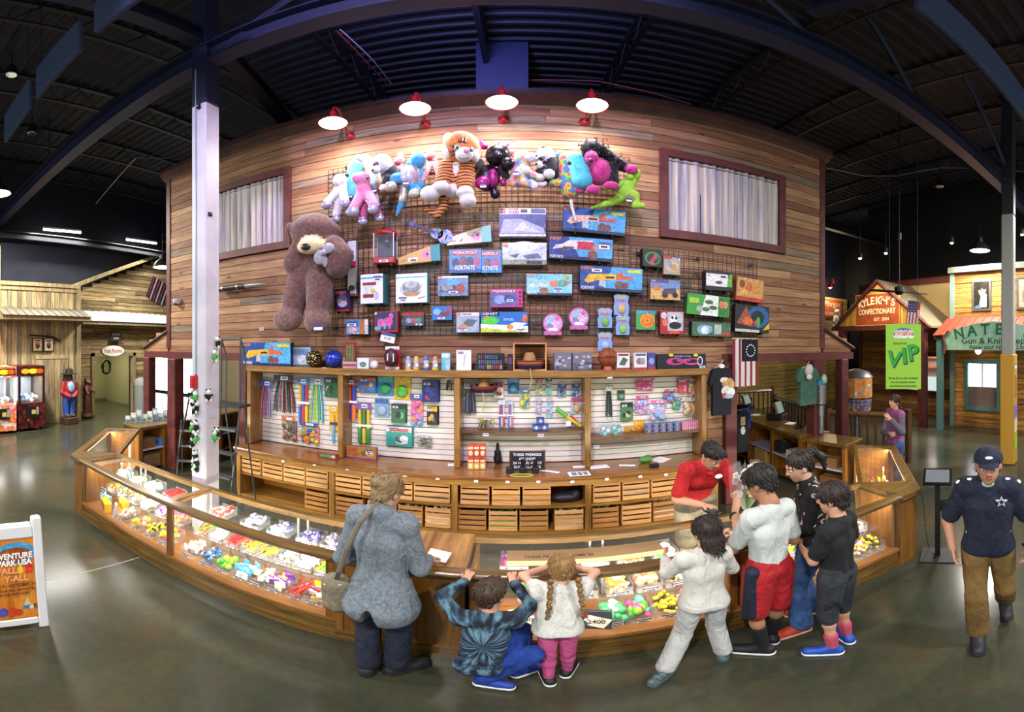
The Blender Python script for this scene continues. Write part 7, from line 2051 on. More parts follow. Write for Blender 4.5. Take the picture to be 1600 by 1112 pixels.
for x,y in ((714,230),(736,234)): T.dot('eye_white',x,y,4,3.4,'#dfe8ec',.40).dot('iris',x,y,3,3,'#2a8aa8',.418).dot('pupil',x,y,1.5,1.7,'#101014',.432)
T.dot('nose',729,235,4.6,2.6,'#c87888',.47)
for (x0,y0,x1,y1) in ((716,216,718,222),(722,213,722,221),(728,215,726,222),(703,227,709,229),(703,236,708,236),(706,243,711,241)):
 MB().tube([T.pt(x0,y0,.37 if x0 > 712 else .36),T.pt(x1,y1,.41 if x0 > 712 else .39)],.014,5).obj('face_stripe',BLACKM,T.o)
MB().tube([T.pt(716,246,.42),T.pt(724,248,.47),T.pt(733,247,.43)],.004,5).obj('mouth_line',mat('#5a4a4a'),T.o)
# white unicorn
T = Plush('unicorn_plush','white plush unicorn with purple hooves at the end of the plush row',[WFUR,SILV,BLACKM],530,345,4.84)
T.e(531,281,10,9,0,.1).e(526,284,6,6,0,.16).c([(532,288),(531,300)],9,10,0,.05).c([(527,300),(512,316)],6.5,6,0,.1,.14).c([(536,300),(539,314)],6.5,6,0,.1,.14).c([(530,308),(526,334)],6.5,6,0,.04)
T.e(510,320,8.5,6,1,.15).e(540,318,8,7,1,.15).e(525,343,7.5,6,1,.06).e(541,274,4,4,2,.1)
T.done(.012,.015)
T = Plush('long_plush','aqua blue long plush hanging between the two unicorns',[fur('aqua','#3aa8c0','#62cbd8'),BLACKM],552,312,4.9)
T.c([(555,260),(552,285),(549,305)],10,9,0,.02).e(543,262,4,4,1,.04).e(564,262,4,5,0,.02)
T.done(.012,.015)
T.tagcard(546,306,.1)
T = Plush('unicorn_plush','pink plush unicorn with silver hooves',[fur('pink','#cf6f9f','#e89cc0'),SILV,BLACKM,fur('pinkdark','#b84a80','#d06a98')],568,350,4.76)
T.e(566,280,12,11,0,.1).e(557,278,7,7,0,.17).c([(567,290),(570,305)],10,12,0,.06).c([(563,308),(553,325)],8,7,0,.12,.18).c([(577,306),(583,320)],8,7,0,.12,.18).c([(567,312),(567,338)],7,6.5,3,.04).c([(578,312),(591,335)],6.5,6,3,.03)
T.e(551,331,10.5,8,1,.18).e(583,327,8.5,7.5,1,.18).e(567,346,8,6,1,.05).e(593,341,8,6,1,.05)
T.done(.012,.015)
T.dot('eye',574,278,2,2.4,'#141014',.2).tagcard(575,312,.2)
T = Plush('tie_dye_plush','pastel rainbow plush behind the pink unicorn and the panda',[dyed('pastel',['#e8c850','#e890a8','#58c8c0','#d878b8','#e8d068'])],583,300,4.92)
T.c([(560,246),(570,247),(578,254),(583,270),(586,290)],5,11,0,.02)
T.done(.012,.015)
T.tagcard(584,297,.1)
MB().tube([T.pt(588,300,.02),T.pt(592,322,.02)],.02,6).obj('tail',mat('#c8ccd8',.6),T.o)
T = Plush('panda_plush','plush panda with head tipped forward between rainbow and striped plush',[WFUR,fur('black','#131317','#26262c')],605,295,4.8)
T.e(597,255,15,13,0,.14).e(587,265,7,6,0,.22).e(591,243,5,5,1,.14).e(586,258,4,4,1,.25).e(610,268,12,13,1,.05).c([(606,278),(600,290)],6,6,1,.1).e(598,294,6,4,0,.14)
T.done(.012,.015)
T.dot('nose',582,266,2.2,1.8,'#111114',.29)
MON = striped('sock','#d8c8c4','#8a3038',9.0)
for k,(hx,hy,bx,by,ax,ay,lab) in enumerate(((624,251,622,264,602,280,'between the panda and the blue dragon'),(674,243,675,258,657,285,'between the blue dragon and the tiger'))):
 T = Plush('sock_monkey','red and white striped plush monkey ' + lab,[MON,WFUR,fur('sockred','#8a2c34','#a84048')],bx,by + 12,4.9)
 T.e(hx,hy,8,7,0,.06).e(hx - 3,hy + 3,6,4,2,.12).c([(bx,by - 6),(bx,by + 8)],8,8,0,.03).c([(bx - 4,by),(ax + 4,ay - 4)],4.5,4,0,.1,.2).e(ax,ay,4.5,4.5,1,.2).c([(bx + 5,by),(bx + 10,by + 14)],4.5,4,0,.1).e(bx + 10,by + 16,4,4,1,.12).e(hx + 2,hy - 9,5,4,1,.05)
 T.done(.012,.012)
T = Plush('dragon_plush','blue plush dragon with silver belly and gold feet',[fur('blue','#2a86b8','#48a8d8'),SILV,GOLDG],638,335,4.76)
T.e(653,250,13,12,0,.1).e(640,258,7,7,0,.14).e(641,277,14,18,1,.1,.13).c([(652,268),(655,290)],9,9,0,.03).c([(630,278),(620,280)],9,10,0,.1).e(610,292,10,8,2,.18).c([(645,292),(650,300)],8,9,0,.1).e(647,303,9,7,2,.18).c([(633,296),(630,312)],8,6.5,2,.06).c([(630,312),(625,324),(620,336)],6,2,0,.05)
T.e(650,240,3,5,0,.08).e(658,240,3,5,0,.08)
T.done(.012,.015)
T.tagcard(634,285,.25)
BSP = noisy('glitter_black',[(.5,'#121016'),(.62,'#1e1826'),(.7,'#5a3a78'),(.76,'#3a8a98')],60,.3,.3)
MAG = noisy('glitter_magenta',[(.4,'#7a1458'),(.6,'#b02888')],60,.35,.3)
T = Plush('dragon_plush','black glitter plush dragon with magenta horns beside the tiger',[BSP,MAG,fur('dblack','#100e14','#1e1a24')],770,308,4.78)
T.e(778,243,20,15,0,.12).e(794,256,11,9,0,.2).e(762,278,20,20,0,.05).e(771,278,8,14,1,.16,.08).e(754,286,12,9,1,.16,.07).c([(770,292),(774,304)],6,7,0,.08).e(786,285,5,6,1,.08).e(750,262,9,14,2,.02).c([(785,262),(790,275)],7,6,2,.08)
T.c([(757,229),(751,222)],5,3.5,1,.08).c([(776,229),(779,220)],4,1,1,.12).c([(789,230),(796,223)],4,1,1,.12).c([(797,241),(803,238)],3.5,1,1,.1)
T.done(.012,.012)
T.dot('eye_rim',780,241,6,5.5,'#b8288c',.22).dot('eye',780,241,3.4,3.4,'#101018',.27).dot('glint',779,240,1.1,1.1,'#f0f0f4',.305).tagcard(755,290,.24)
PAST = dyed('puppy',['#d85a98','#58a8d8','#e8c860','#e878b0','#68c0c8'],11)
T = Plush('puppy_plush','pastel rainbow plush puppy with white muzzle',[PAST,WFUR],820,295,4.8)
T.e(818,246,12,11,0,.1).e(830,246,10,7,1,.16).e(809,248,6,11,0,.14).c([(815,258),(812,278)],12,15,0,.06).c([(820,268),(836,275)],6,6,0,.14).e(844,277,6,5,1,.16).c([(818,285),(830,288)],7,7,0,.14).e(835,290,6,6,1,.16).e(823,266,6,6,1,.2).e(803,284,8,8,0,.1)
T.done(.012,.012)
T.dot('nose',838,243,2,1.8,'#15121a',.25).tagcard(806,270,.25)
T = Plush('panda_plush','plush panda with black arms next to the rainbow plush dog',[WFUR,fur('black','#131317','#26262c')],855,292,4.82)
T.e(852,243,15,13,0,.1).e(850,232,6,3.5,1,.16).e(845,248,5,3.5,1,.2).e(842,257,6,5,0,.18).c([(858,256),(862,268)],14,13,1,.05).e(858,272,9,7,0,.18).c([(850,262),(842,268)],5,5,1,.14).e(846,288,8,4,0,.12).c([(860,278),(850,288)],6,5,1,.08)
T.done(.012,.012)
T.dot('nose',838,256,2.4,2,'#101014',.26)
RAIN = dyed('rainbow',['#c8389a','#e0742c','#d8c034','#48a868','#3a78c8','#b848a8'],12)
T = Plush('dog_plush','tie-dyed rainbow plush dog with a long aqua ear',[RAIN,fur('aquaear','#3cb0cc','#5cc8dc')],888,312,4.8)
T.e(886,252,14,14,0,.08).c([(884,262),(888,285),(890,300)],12,12,0,.06).c([(886,244),(876,240),(868,245)],6,5,0,.05).c([(876,288),(864,286)],6,6,0,.08).c([(900,250),(906,268),(910,282)],12,14,1,.16)
T.done(.012,.012)
T.dot('nose',889.5,254.5,3.4,3.2,'#111116',.26)
MB().tube([T.pt(892,312,.08),T.pt(894,325,.08),T.pt(900,345,.12)],[.022,.02,.012],7).obj('tail',mat('#d4d6e0',.7),T.o)
T = Plush('gorilla_plush','magenta plush gorilla with shaggy black hair',[fur('shag','#0e0e10','#2c2c30',18,1.0),fur('magenta','#a8246c','#d2438f')],940,298,4.76)
T.e(925,232,18,13,0,.12).e(916,246,8,9,0,.08).c([(942,240),(962,254)],12,10,0,.04).c([(962,254),(978,262)],9,8,0,.08).e(987,265,10,7,1,.14).e(924,247,11,11,1,.2).e(936,268,19,20,1,.1,.16).c([(955,262),(957,280)],10,9,0,.12).e(955,290,12,6.5,1,.2).e(927,296,11,6.5,1,.2).e(906,297,9,5,1,.08).c([(916,280),(914,290)],7,6,0,.06)
T.done(.012,.015)
T.dot('nose',923,251,4,2.8,'#141014',.33).dot('eye',919,244,1.5,1.5,'#141014',.33).dot('eye',930,243,1.5,1.5,'#141014',.32)
hm = MB()
rs = random.Random(21)
for k in range(420):      # shaggy hair tufts
 x,y = rs.gauss(925,10),rs.gauss(231,6.5)
 if k % 3 == 0:
  t = rs.random()
  x,y = 942 + 32 * t + rs.gauss(0,4),240 + 18 * t + rs.gauss(0,5)
 if ((x - 925) / 21) ** 2 + ((y - 232) / 14) ** 2 > 1.2 and x < 940: continue
 a = T.pt(x,y,.12 + rs.uniform(0,.1))
 hm.tube([a,(a[0] + rs.uniform(-.03,.03),a[1] - rs.uniform(.02,.06),a[2] + rs.uniform(-.05,.02))],[.008,.002],4,cap=False)
q = hm.obj('hair_tufts',mat('#17171a',.9),T.o)
q['kind'] = 'stuff'
LIME = noisy('fur_lime',[(.3,'#8cc83a'),(.62,'#b0e052'),(.7,'#6a9a30')],46,.9)
T = Plush('dinosaur_plush','lime green plush dinosaur hanging at the far end of the row',[LIME,fur('tan','#8a7a44','#a8945a')],978,328,4.82)
T.e(993,272,9,8,0,.12).e(984,276,6,5,0,.16).c([(990,278),(980,290)],8,11,0,.06).e(979,298,14,15,0,.05).c([(972,308),(955,316),(938,321),(924,325)],8,2,0,.02).c([(990,306),(993,318)],9,6,0,.12).c([(992,321),(1004,321)],5,4.5,0,.16).e(988,311,9,8,1,.12).e(952,296,6,5,0,.02).c([(972,285),(965,290)],4,3.5,0,.12)
T.done(.012,.012)
T.tagcard(983,312,.2)
# people
def rotz(a): return np.array(Matrix.Rotation(a,3,'Z'))
def skeleton(h,rz,hd,over):
 """joints relative to the feet, in world axes; the figure faces +Y before turning by rz"""
 nz = 1 - hd * 1.10
 J = {'neck': (0,-.005,nz - .01),'head': (0,.012,1 - hd * .5),'chest': (0,0,nz - .12),'waist': (0,.005,.60),'pelvis': (0,0,.53),
  'shL': (-.09,0,nz - .04),'shR': (.09,0,nz - .04),'elL': (-.118,-.015,.63),'elR': (.118,-.015,.63),'wrL': (-.145,.03,.49),'wrR': (.145,.03,.49),
  'hpL': (-.052,0,.51),'hpR': (.052,0,.51),'knL': (-.06,.015,.285),'knR': (.06,.015,.285),'anL': (-.062,-.01,.05),'anR': (.062,-.01,.05)}
 q = rotz(rz)
 J = {k: q @ (np.array(v) * h) for k,v in J.items()}
 for k,v in over.items(): J[k] = np.array(v,float)
 return J
def torso(J,h,b=1.0,m=0):
 q = [cap(J['shL'],J['shR'],.034 * h * b,None,m),cap(J['neck'] * .85 + J['chest'] * .15,J['chest'],.04 * h * b,.055 * h * b,m)]
 d = (J['shR'] - J['shL'])
 d = d / (np.linalg.norm(d) + 1e-9)
 for s in (-1,1):
  q.append(cap(J['chest'] + d * s * .034 * h * b,J['waist'] + d * s * .026 * h * b,.053 * h * b,.048 * h * b,m))
  q.append(cap(J['waist'] + d * s * .026 * h * b,J['pelvis'] + d * s * .036 * h * b,.048 * h * b,.054 * h * b,m))
 return q
def arm(J,s,h,m=0,upto=1.0,r=1.0):
 a,e,w_ = J['sh' + s],J['el' + s],J['wr' + s]
 if upto < 1: return [cap(a,a + (e - a) * upto,.031 * h * r,.028 * h * r,m)]
 return [cap(a,e,.029 * h * r,.0225 * h * r,m),cap(e,e + (w_ - e) * min(1,upto - 1),.0235 * h * r,.0165 * h * r,m)]
def leg(J,s,h,m=0,upto=2.0,r=1.0):
 a,k_,n = J['hp' + s],J['kn' + s],J['an' + s]
 if upto <= 1: return [cap(a,a + (k_ - a) * upto,.049 * h * r,.040 * h * r,m)]
 q = [cap(a,k_,.049 * h * r,.032 * h * r,m)]
 u = min(1,upto - 1)
 q.append(cap(k_,k_ + (n - k_) * u,.031 * h * r,(.031 + (.02 - .031) * u) * h * r,m))
 if upto > 1.5: q.append(ell(k_ + (n - k_) * .3,.033 * h * r,m))
 return q
def hand_arrays(w_,direc,normal,side,hs,curl,res=.0045):
 y = np.array(direc,float); y /= np.linalg.norm(y)
 z = np.array(normal,float); z -= y * (z @ y); z /= np.linalg.norm(z) + 1e-9
 x = np.cross(y,z)
 if side == 'L': x = -x
 P = [cap((-.018,.0,0),(-.022,.075,0),.013,.011),cap((.018,.0,0),(.02,.075,0),.014,.011),cap((0,0,0),(0,.075,.002),.015,.012)]
 for i,(fx,ln) in enumerate(((-.031,.75),(-.0105,.95),(.0105,1.0),(.031,.9))):
  a = np.array((fx,.08,.0))
  t1,t2 = curl * .7,curl * 1.7
  b = a + np.array((fx * .12,math.cos(t1),-math.sin(t1))) * .036 * ln
  c = b + np.array((0,math.cos(t2),-math.sin(t2))) * .034 * ln
  P += [cap(a,b,.0092,.0085,0,.004),cap(b,c,.0085,.007,0,.004)]
 P += [cap((.026,.02,-.004),(.05,.045,-.014),.012,.0095,0,.008),cap((.05,.045,-.014),(.054,.074,-.022),.0092,.0075,0,.004)]
 V,Q,M_ = sdf_arrays(P,res / hs if hs < 1 else res,.008)
 V = V * hs
 V = np.array(w_) + V[:,:1] * x + V[:,1:2] * y + V[:,2:] * z
 if side == 'R': pass
 if np.dot(np.cross(x,y),z) < 0: Q = Q[:,::-1]
 return V,Q,M_
def head_M(J,yaw,pitch,roll,s):
 return np.array((Matrix.Rotation(yaw,3,'Z') @ Matrix.Rotation(-pitch,3,'X') @ Matrix.Rotation(roll,3,'Y'))) * s
FOLD = set()
def fold(m):
 """soft cloth folds"""
 if m.name in FOLD: return m
 FOLD.add(m.name)
 nt = m.node_tree
 b = nt.nodes['Principled BSDF']
 co = N(nt,'ShaderNodeTexCoord')
 mp = N(nt,'ShaderNodeMapping')
 mp.inputs['Scale'].default_value = (1.6,1.6,.8)
 n = N(nt,'ShaderNodeTexNoise')
 n.inputs['Scale'].default_value = 6.5
 n.inputs['Detail'].default_value = 2.5
 n.inputs['Distortion'].default_value = 1.4
 bp = N(nt,'ShaderNodeBump')
 bp.inputs['Strength'].default_value = .55
 bp.inputs['Distance'].default_value = .05
 for a,c in ((co.outputs['Object'],mp.inputs[0]),(mp.outputs[0],n.inputs['Vector']),(n.outputs['Fac'],bp.inputs['Height']),(bp.outputs[0],b.inputs['Normal'])): nt.links.new(a,c)
 return m
def strands(V,Q,HM,J,n,seed,ln=.22):
 """locks of hair lying along the hair surface (head-local points)"""
 rs = random.Random(seed)
 nrm = np.zeros_like(V)
 fn = np.cross(V[Q[:,2]] - V[Q[:,0]],V[Q[:,3]] - V[Q[:,1]])
 for i in range(4): np.add.at(nrm,Q[:,i],fn)
 nrm /= np.linalg.norm(nrm,axis=1)[:,None] + 1e-9
 mb = MB()
 for k in range(n):
  i = rs.randrange(len(V))
  p,nn = V[i],nrm[i]
  fl_ = np.array((p[0] * .5,-.35 if p[1] < .1 else .5,-1.0)) + np.array([rs.gauss(0,.25) for _ in range(3)])
  t = fl_ - nn * (fl_ @ nn)
  t /= np.linalg.norm(t) + 1e-9
  L = ln * rs.uniform(.6,1.3)
  pts = [p - nn * .02,p + t * L * .5 + nn * .012,p + t * L - nn * .015]
  mb.tube([HM @ q + J['head'] for q in pts],[.016 * np.linalg.norm(HM[0]),.02 * np.linalg.norm(HM[0]),.004 * np.linalg.norm(HM[0])],4,0,cap=False)
 return mb
def person(label,loc,rz,h,outfit,over=None,hd=.135,yaw=None,pitch=0.0,roll=0.0,skin='#c89478',hair=None,hair_prims=None,hair_cuts=(),build=1.0,curl=(.5,.5),hdir=None,hnorm=None,shoes=None,socks=None,beard=None,foot=None,eyes=True,hscale=1.0):
 over = over or {}
 o = thing('person',label,'person',(loc[0],loc[1],0))
 J = skeleton(h,rz,hd,over)
 yaw = rz if yaw is None else yaw
 sk = noisy('skin_%d' % len(MC),[(.3,skin),(.7,skin)],5,.55)
 lip = mat('#a05a54',.5)
 B = torso(J,h,build) + arm(J,'L',h,0,2) + arm(J,'R',h,0,2) + leg(J,'L',h) + leg(J,'R',h) + [cap(J['neck'] - (0,0,.01),J['head'] * .6 + J['neck'] * .4,.033 * h,.034 * h)]
 fd = foot or {}
 for s in 'LR':
  f = np.array(fd.get(s,rotz(rz) @ np.array((0,1,0))),float)
  J['toe' + s] = J['an' + s] + f * .10 * h - np.array((0,0,max(0,.022 * h)))
  B.append(cap(J['an' + s] - np.array((0,0,.02 * h)),J['toe' + s],.02 * h,.018 * h))
 parts = [sdf_arrays(B,.013,.016)]
 S = h * hd * 1.02
 HM = head_M(J,yaw,pitch,roll,S)
 HP_ = [ell((0,-.05,.10),(.335,.41,.39),0),ell((0,.10,-.16),(.265,.30,.31),0),ell((0,.24,-.38),(.13,.12,.10),0),cap((0,.36,.06),(0,.45,-.09),.035,.055,0,.04),ell((.05,.40,-.11),.04,0,.03),ell((-.05,.40,-.11),.04,0,.03),
  ell((0,.30,.11),(.24,.10,.05),0),ell((.33,-.03,-.06),(.035,.085,.12),0,.03),ell((-.33,-.03,-.06),(.035,.085,.12),0,.03),ell((0,.375,-.235),(.10,.04,.022),1,.02),ell((0,.365,-.275),(.09,.045,.022),1,.02),
  cap((0,-.04,-.3),(0,-.08,-.62),.2,.22,0)]
 V,Q,M_ = sdf_arrays(HP_,.032,.10,subs=[ell((.14,.40,.035),(.075,.06,.045)),ell((-.14,.40,.035),(.075,.06,.045))])
 parts.append((V @ HM.T + J['head'],Q,M_))
 hd_ = hdir or {}
 hn_ = hnorm or {}
 for i,s in enumerate('LR'):
  d = J['wr' + s] - J['el' + s]
  d = np.array(hd_.get(s,d),float)
  side = np.array(hn_.get(s,rotz(rz) @ np.array((1 if s == 'L' else -1,0,.0)) * -1),float)
  parts.append(hand_arrays(J['wr' + s],d,side,s,h / 1.75 * (1 + (.135 < hd) * .05) * hscale,curl[i]))
 me = mesh_arrays('body',parts,[sk,lip])
 link('body',me,o)
 if eyes:
  for s in (-1,1):
   c = HM @ np.array((s * .14,.325,.035)) + J['head']
   e = MB().sph(c,.062 * S,10,8).obj('eye',mat('#e4e0dc',.2),o,True)
   c2 = HM @ np.array((s * .14,.375,.03)) + J['head']
   MB().sph(c2,.026 * S,8,6).obj('iris',mat('#2a1c14',.2),e,True)
   a,b = HM @ np.array((s * .06,.40,.115)) + J['head'],HM @ np.array((s * .23,.35,.12)) + J['head']
   MB().tube([a,b],[.02 * S,.012 * S],5).obj('eyebrow',mat(hair or '#2a1c14',.8),o)
 if hair_prims:
  V,Q,M_ = sdf_arrays(hair_prims,.034,.08,cuts=hair_cuts)
  hm_ = noisy('hair_%d' % len(MC),[(.3,hair),(.7,tuple(min(1,x * 1.9) for x in lin(hair)[:3]))],14,.55,stretch=(6,6,1),bump=.5)
  ho = link('hair',mesh_arrays('hair',[(V @ HM.T + J['head'],Q,M_)],[hm_]),o)
  strands(V,Q,HM,J,300,int(h * 1000),.18).obj('hair_locks',hm_,ho,True)['kind'] = 'stuff'
 for it in outfit:
  nm,prims,m_,kw = it(J,h) if callable(it) else it
  kw = dict(kw)
  blob(nm,prims,fold(m_),o,kw.pop('res',.012),kw.pop('k',.014),**kw)
 if shoes:
  for s in 'LR':
   f = J['toe' + s] - J['an' + s]
   f[2] = 0
   f = f / (np.linalg.norm(f) + 1e-9)
   a = J['an' + s].copy()
   zf = a[2] - .05 * h + .012
   hl,tp = a - f * .022 * h,a + f * .105 * h
   up,so = shoes[0],shoes[1]
   P = [cap((*hl[:2],zf + .03),(*tp[:2],zf + .022),.030 * h * hscale,.026 * h * hscale),cap((*a[:2],zf + .045 * h),(*(a + f * .05 * h)[:2],zf + .035),.028 * h,.024 * h)]
   e = blob('shoe',P,up,o,.009,.02,cuts=((0,0,-1,-(zf + .006)),))
   blob('sole',[cap((*hl[:2],zf + .006),(*tp[:2],zf + .006),.031 * h * hscale,.028 * h * hscale)],so,e,.009,.01,cuts=((0,0,1,zf + .018),(0,0,-1,-(zf - .011))))
 if socks:
  for s in 'LR':
   a,k_ = J['an' + s],J['kn' + s]
   blob('sock',[cap(a,a + (k_ - a) * socks[1],.027 * h,.033 * h)],socks[0],o,.01,.02)
 o['_h'] = h
 return o,J,HM
def shirt(m,sleeve=.62,hem=0.0,loose=.014,b=1.0,flare=None,k=.016,name='shirt',neck_cut=True,res=.012):
 def f(J,h):
  P = torso(J,h,b) + arm(J,'L',h,0,sleeve) + arm(J,'R',h,0,sleeve)
  if flare:
   d = (J['shR'] - J['shL']) / (np.linalg.norm(J['shR'] - J['shL']) + 1e-9)
   ax = (J['pelvis'] - J['waist']) / (np.linalg.norm(J['pelvis'] - J['waist']) + 1e-9)
   for s in (-1,1): P.append(cap(J['waist'] + d * s * .026 * h,J['pelvis'] + ax * flare[1] * h + d * s * .035 * h,.048 * h,flare[0] * h * .85))
  cuts = []
  if hem is not None:
   ax = J['pelvis'] - J['waist']
   ax = ax / (np.linalg.norm(ax) + 1e-9)
   cuts.append((*ax,float(ax @ J['pelvis']) + hem * h))
  return name,P,m,dict(inflate=loose,cuts=cuts,k=k,res=res)
 return f
def trousers(m,upto=2.0,loose=.014,r=1.0,name='trousers',low=None):
 def f(J,h):
  d = (J['shR'] - J['shL']) / (np.linalg.norm(J['shR'] - J['shL']) + 1e-9)
  P = [cap(J['waist'] * .4 + J['pelvis'] * .6 + d * s * .036 * h,J['pelvis'] + d * s * .036 * h,.046 * h,.053 * h) for s in (-1,1)]
  for s in 'LR':
   P += leg(J,s,h,0,upto,r)
   if low and upto >= 2: P.append(cap(J['kn' + s],J['an' + s] + np.array((0,0,.02 * h)),.036 * h,low * h))
  return name,P,m,dict(inflate=loose)
 return f
HAIR_SHORT = [ell((0,-.08,.16),(.37,.44,.37))]
CUT_SHORT = ((0,.62,-.78,.10),(0,.2,-.98,.20))
HAIR_BACK = [ell((0,-.09,.14),(.375,.435,.39)),ell((0,-.26,-.16),(.29,.2,.24))]
# --- woman in the grey coat
COAT = noisy('coat_wool',[(.3,'#5f6872'),(.7,'#7d8792')],50,.95,bump=.3)
JEAN = noisy('jeans_navy',[(.3,'#0f1424'),(.7,'#1c2338')],18,.85)
def coat(J,h):
 n,P,m,kw = shirt(COAT,2,None,.018,1.04,(.112,.10),.02,'coat')(J,h)
 P += [cap(J['neck'] + np.array((-.05,-.02,.02)),J['neck'] + np.array((.05,-.02,.02)),.032,.032),cap(J['neck'] + np.array((0,.05,.0)),J['neck'] + np.array((0,-.04,.03)),.045,.04)]
 kw['cuts'] = [(0,.08,-1,-.62)]
 kw['subs'] = [ell((-.02,-.22,.60),(.05,.2,.16))]
 return n,P,m,kw
X1,Y1_ = -.775,2.16
wom,J1,HM1 = person('woman in a light grey wool coat leaning on the oak counter with a shoulder bag',(X1,Y1_),-.12,1.69,[trousers(JEAN,2,.018,1.0,low=.036),coat,
 lambda J,h: ('jean_cuff',[cap(J['an' + s] + np.array((0,0,.045)),J['an' + s] + np.array((0,0,.085)),.05,.05) for s in 'LR'],mat('#7f96b4',.9),dict(res=.011,k=.01))],
 {'elL': (-.26,.02,1.03),'wrL': (-.13,.20,1.0),'elR': (.225,.02,1.04),'wrR': (.21,.25,.97),'head': (.02,.06,1.55),'anL': (-.075,-.03,.085),'anR': (.085,.02,.085)},yaw=-.45,pitch=.45,skin='#c28f78',hair='#6e5a3e',
 hair_prims=HAIR_BACK + [ell((-.06,-.48,.16),(.15,.12,.14))],hair_cuts=((0,.60,-.80,.12),),shoes=(mat('#17191f',.7),mat('#101114',.8)),hdir={'R': (.25,.9,-.25)},hnorm={'R': (0,0,1)},curl=(.5,.35),foot={'L': (-.2,.97,0),'R': (.75,.66,0)})
e = blob('hair_clip',[cap(HM1 @ np.array((-.2,-.46,.2)) + J1['head'],HM1 @ np.array((-.05,-.50,.12)) + J1['head'],.02)],mat('#16161a',.3),wom,.008,.01)
MB().tube([J1['head'] + HM1 @ np.array(q) for q in ((.34,.0,.05),(.30,.28,.05),(.24,.40,.04))],.004,5).obj('spectacles',mat('#5a3428',.3),wom)
MB().lathe([(.016,0),(.016,.006)],12,M=Matrix.Translation((.05,-.16,.70)) @ Matrix.Rotation(HP,4,'X')).obj('coat_button',mat('#2a2c34'),wom)
bag = thing('shoulder_bag','taupe canvas shoulder bag hanging at the hip of the grey coat woman','bag',(X1 - .27,Y1_ - .02,.62))
blob('bag',[ell((0,0,.12),(.11,.07,.16)),ell((.0,-.02,.22),(.10,.06,.08)),ell((0,0,.02),(.10,.06,.06))],noisy('canvas_taupe',[(.3,'#6a6152'),(.7,'#8a7f6c')],30,.9),bag,.012,.04)
MB().tube([(.0,-.03,.26),(.08,-.15,.42),(.14,-.175,.62),(.20,-.14,.80),(.27,-.03,.89)],.016,6).obj('strap',mat('#6f665a',.9),bag)
MB().tube([(.06,-.07,.25),(-.06,-.07,.22)],.006,6).obj('zip',mat('#b8b4a8',.4,.5),bag)
tag(MB().box((0,0,0),(.15,.11,.003),M=Matrix.Rotation(.3,4,'X') @ Matrix.Rotation(-.2,4,'Z')).obj('paper_list',CARD,None,loc=(X1 + .25,Y1_ + .40,.925)),'small white paper held over the oak counter by the grey coat woman','paper')
# --- squatting boy in tie-dye shirt
def tiedye():
 m,nt,b = nodes('tie_dye_blue')
 L = nt.links
 co = N(nt,'ShaderNodeTexCoord')
 mp = N(nt,'ShaderNodeMapping')
 mp.inputs['Location'].default_value = (.02,0,-.56)
 L.new(co.outputs['Object'],mp.inputs['Vector'])
 sx = N(nt,'ShaderNodeSeparateXYZ')
 L.new(mp.outputs[0],sx.inputs[0])
 at_ = N(nt,'ShaderNodeMath',operation='ARCTAN2')
 L.new(sx.outputs['Z'],at_.inputs[0])
 L.new(sx.outputs['X'],at_.inputs[1])
 ln_ = N(nt,'ShaderNodeVectorMath',operation='LENGTH')
 L.new(mp.outputs[0],ln_.inputs[0])
 cb = N(nt,'ShaderNodeCombineXYZ')
 mu = N(nt,'ShaderNodeMath',operation='MULTIPLY')
 mu.inputs[1].default_value = 4.5
 L.new(at_.outputs[0],mu.inputs[0])
 L.new(mu.outputs[0],cb.inputs[0])
 mu2 = N(nt,'ShaderNodeMath',operation='MULTIPLY')
 mu2.inputs[1].default_value = 9
 L.new(ln_.outputs['Value'],mu2.inputs[0])
 L.new(mu2.outputs[0],cb.inputs[1])
 n = N(nt,'ShaderNodeTexNoise')
 n.inputs['Scale'].default_value = 1.5
 n.inputs['Detail'].default_value = 2
 L.new(cb.outputs[0],n.inputs['Vector'])
 r = ramp(nt,[(.36,'#10151d'),(.5,'#2a4056'),(.64,'#5f8296')])
 L.new(n.outputs['Fac'],r.inputs['Fac'])
 L.new(r.outputs[0],b.inputs['Base Color'])
 b.inputs['Roughness'].default_value = .9
 return m
BX,BY = -.16,2.06
BLUJ = noisy('joggers_blue',[(.3,'#14307c'),(.7,'#2048a4')],14,.9)
person('squatting boy in a blue tie-dye shirt with both hands on the counter rail',(BX,BY),0,1.30,[trousers(BLUJ,2,.016,1.05,low=.03),shirt(tiedye(),1.92,.03,.014,1.05)],
 {'pelvis': (-.05,0,.30),'waist': (-.035,.0,.40),'chest': (-.01,.01,.60),'neck': (.0,.03,.77),'head': (.015,.07,.91),'shL': (-.15,.02,.73),'shR': (.14,.02,.73),'elL': (-.27,.13,.82),'elR': (.24,.15,.77),'wrL': (-.15,.255,.875),'wrR': (.13,.255,.875),
 'hpL': (-.10,.02,.29),'hpR': (.02,.04,.29),'knL': (.24,.06,.37),'knR': (.18,.20,.48),'anL': (-.02,.05,.085),'anR': (.17,.17,.085)},hd=.165,yaw=-.6,pitch=-.05,skin='#c8957a',hair='#33241a',
 hair_prims=[ell((0,-.08,.16),(.375,.445,.375)),ell((0,-.28,-.1),(.27,.16,.2)),ell((0,.2,.3),(.3,.22,.16))],hair_cuts=((0,.62,-.78,.14),),shoes=(mat('#1c3a94',.6),WHITE),foot={'L': (.97,-.22,0),'R': (.8,.5,0)},hdir={'L': (.25,.75,.55),'R': (-.12,.8,.55)},hnorm={'L': (.1,-.5,.85),'R': (0,-.5,.85)},curl=(.75,.75))
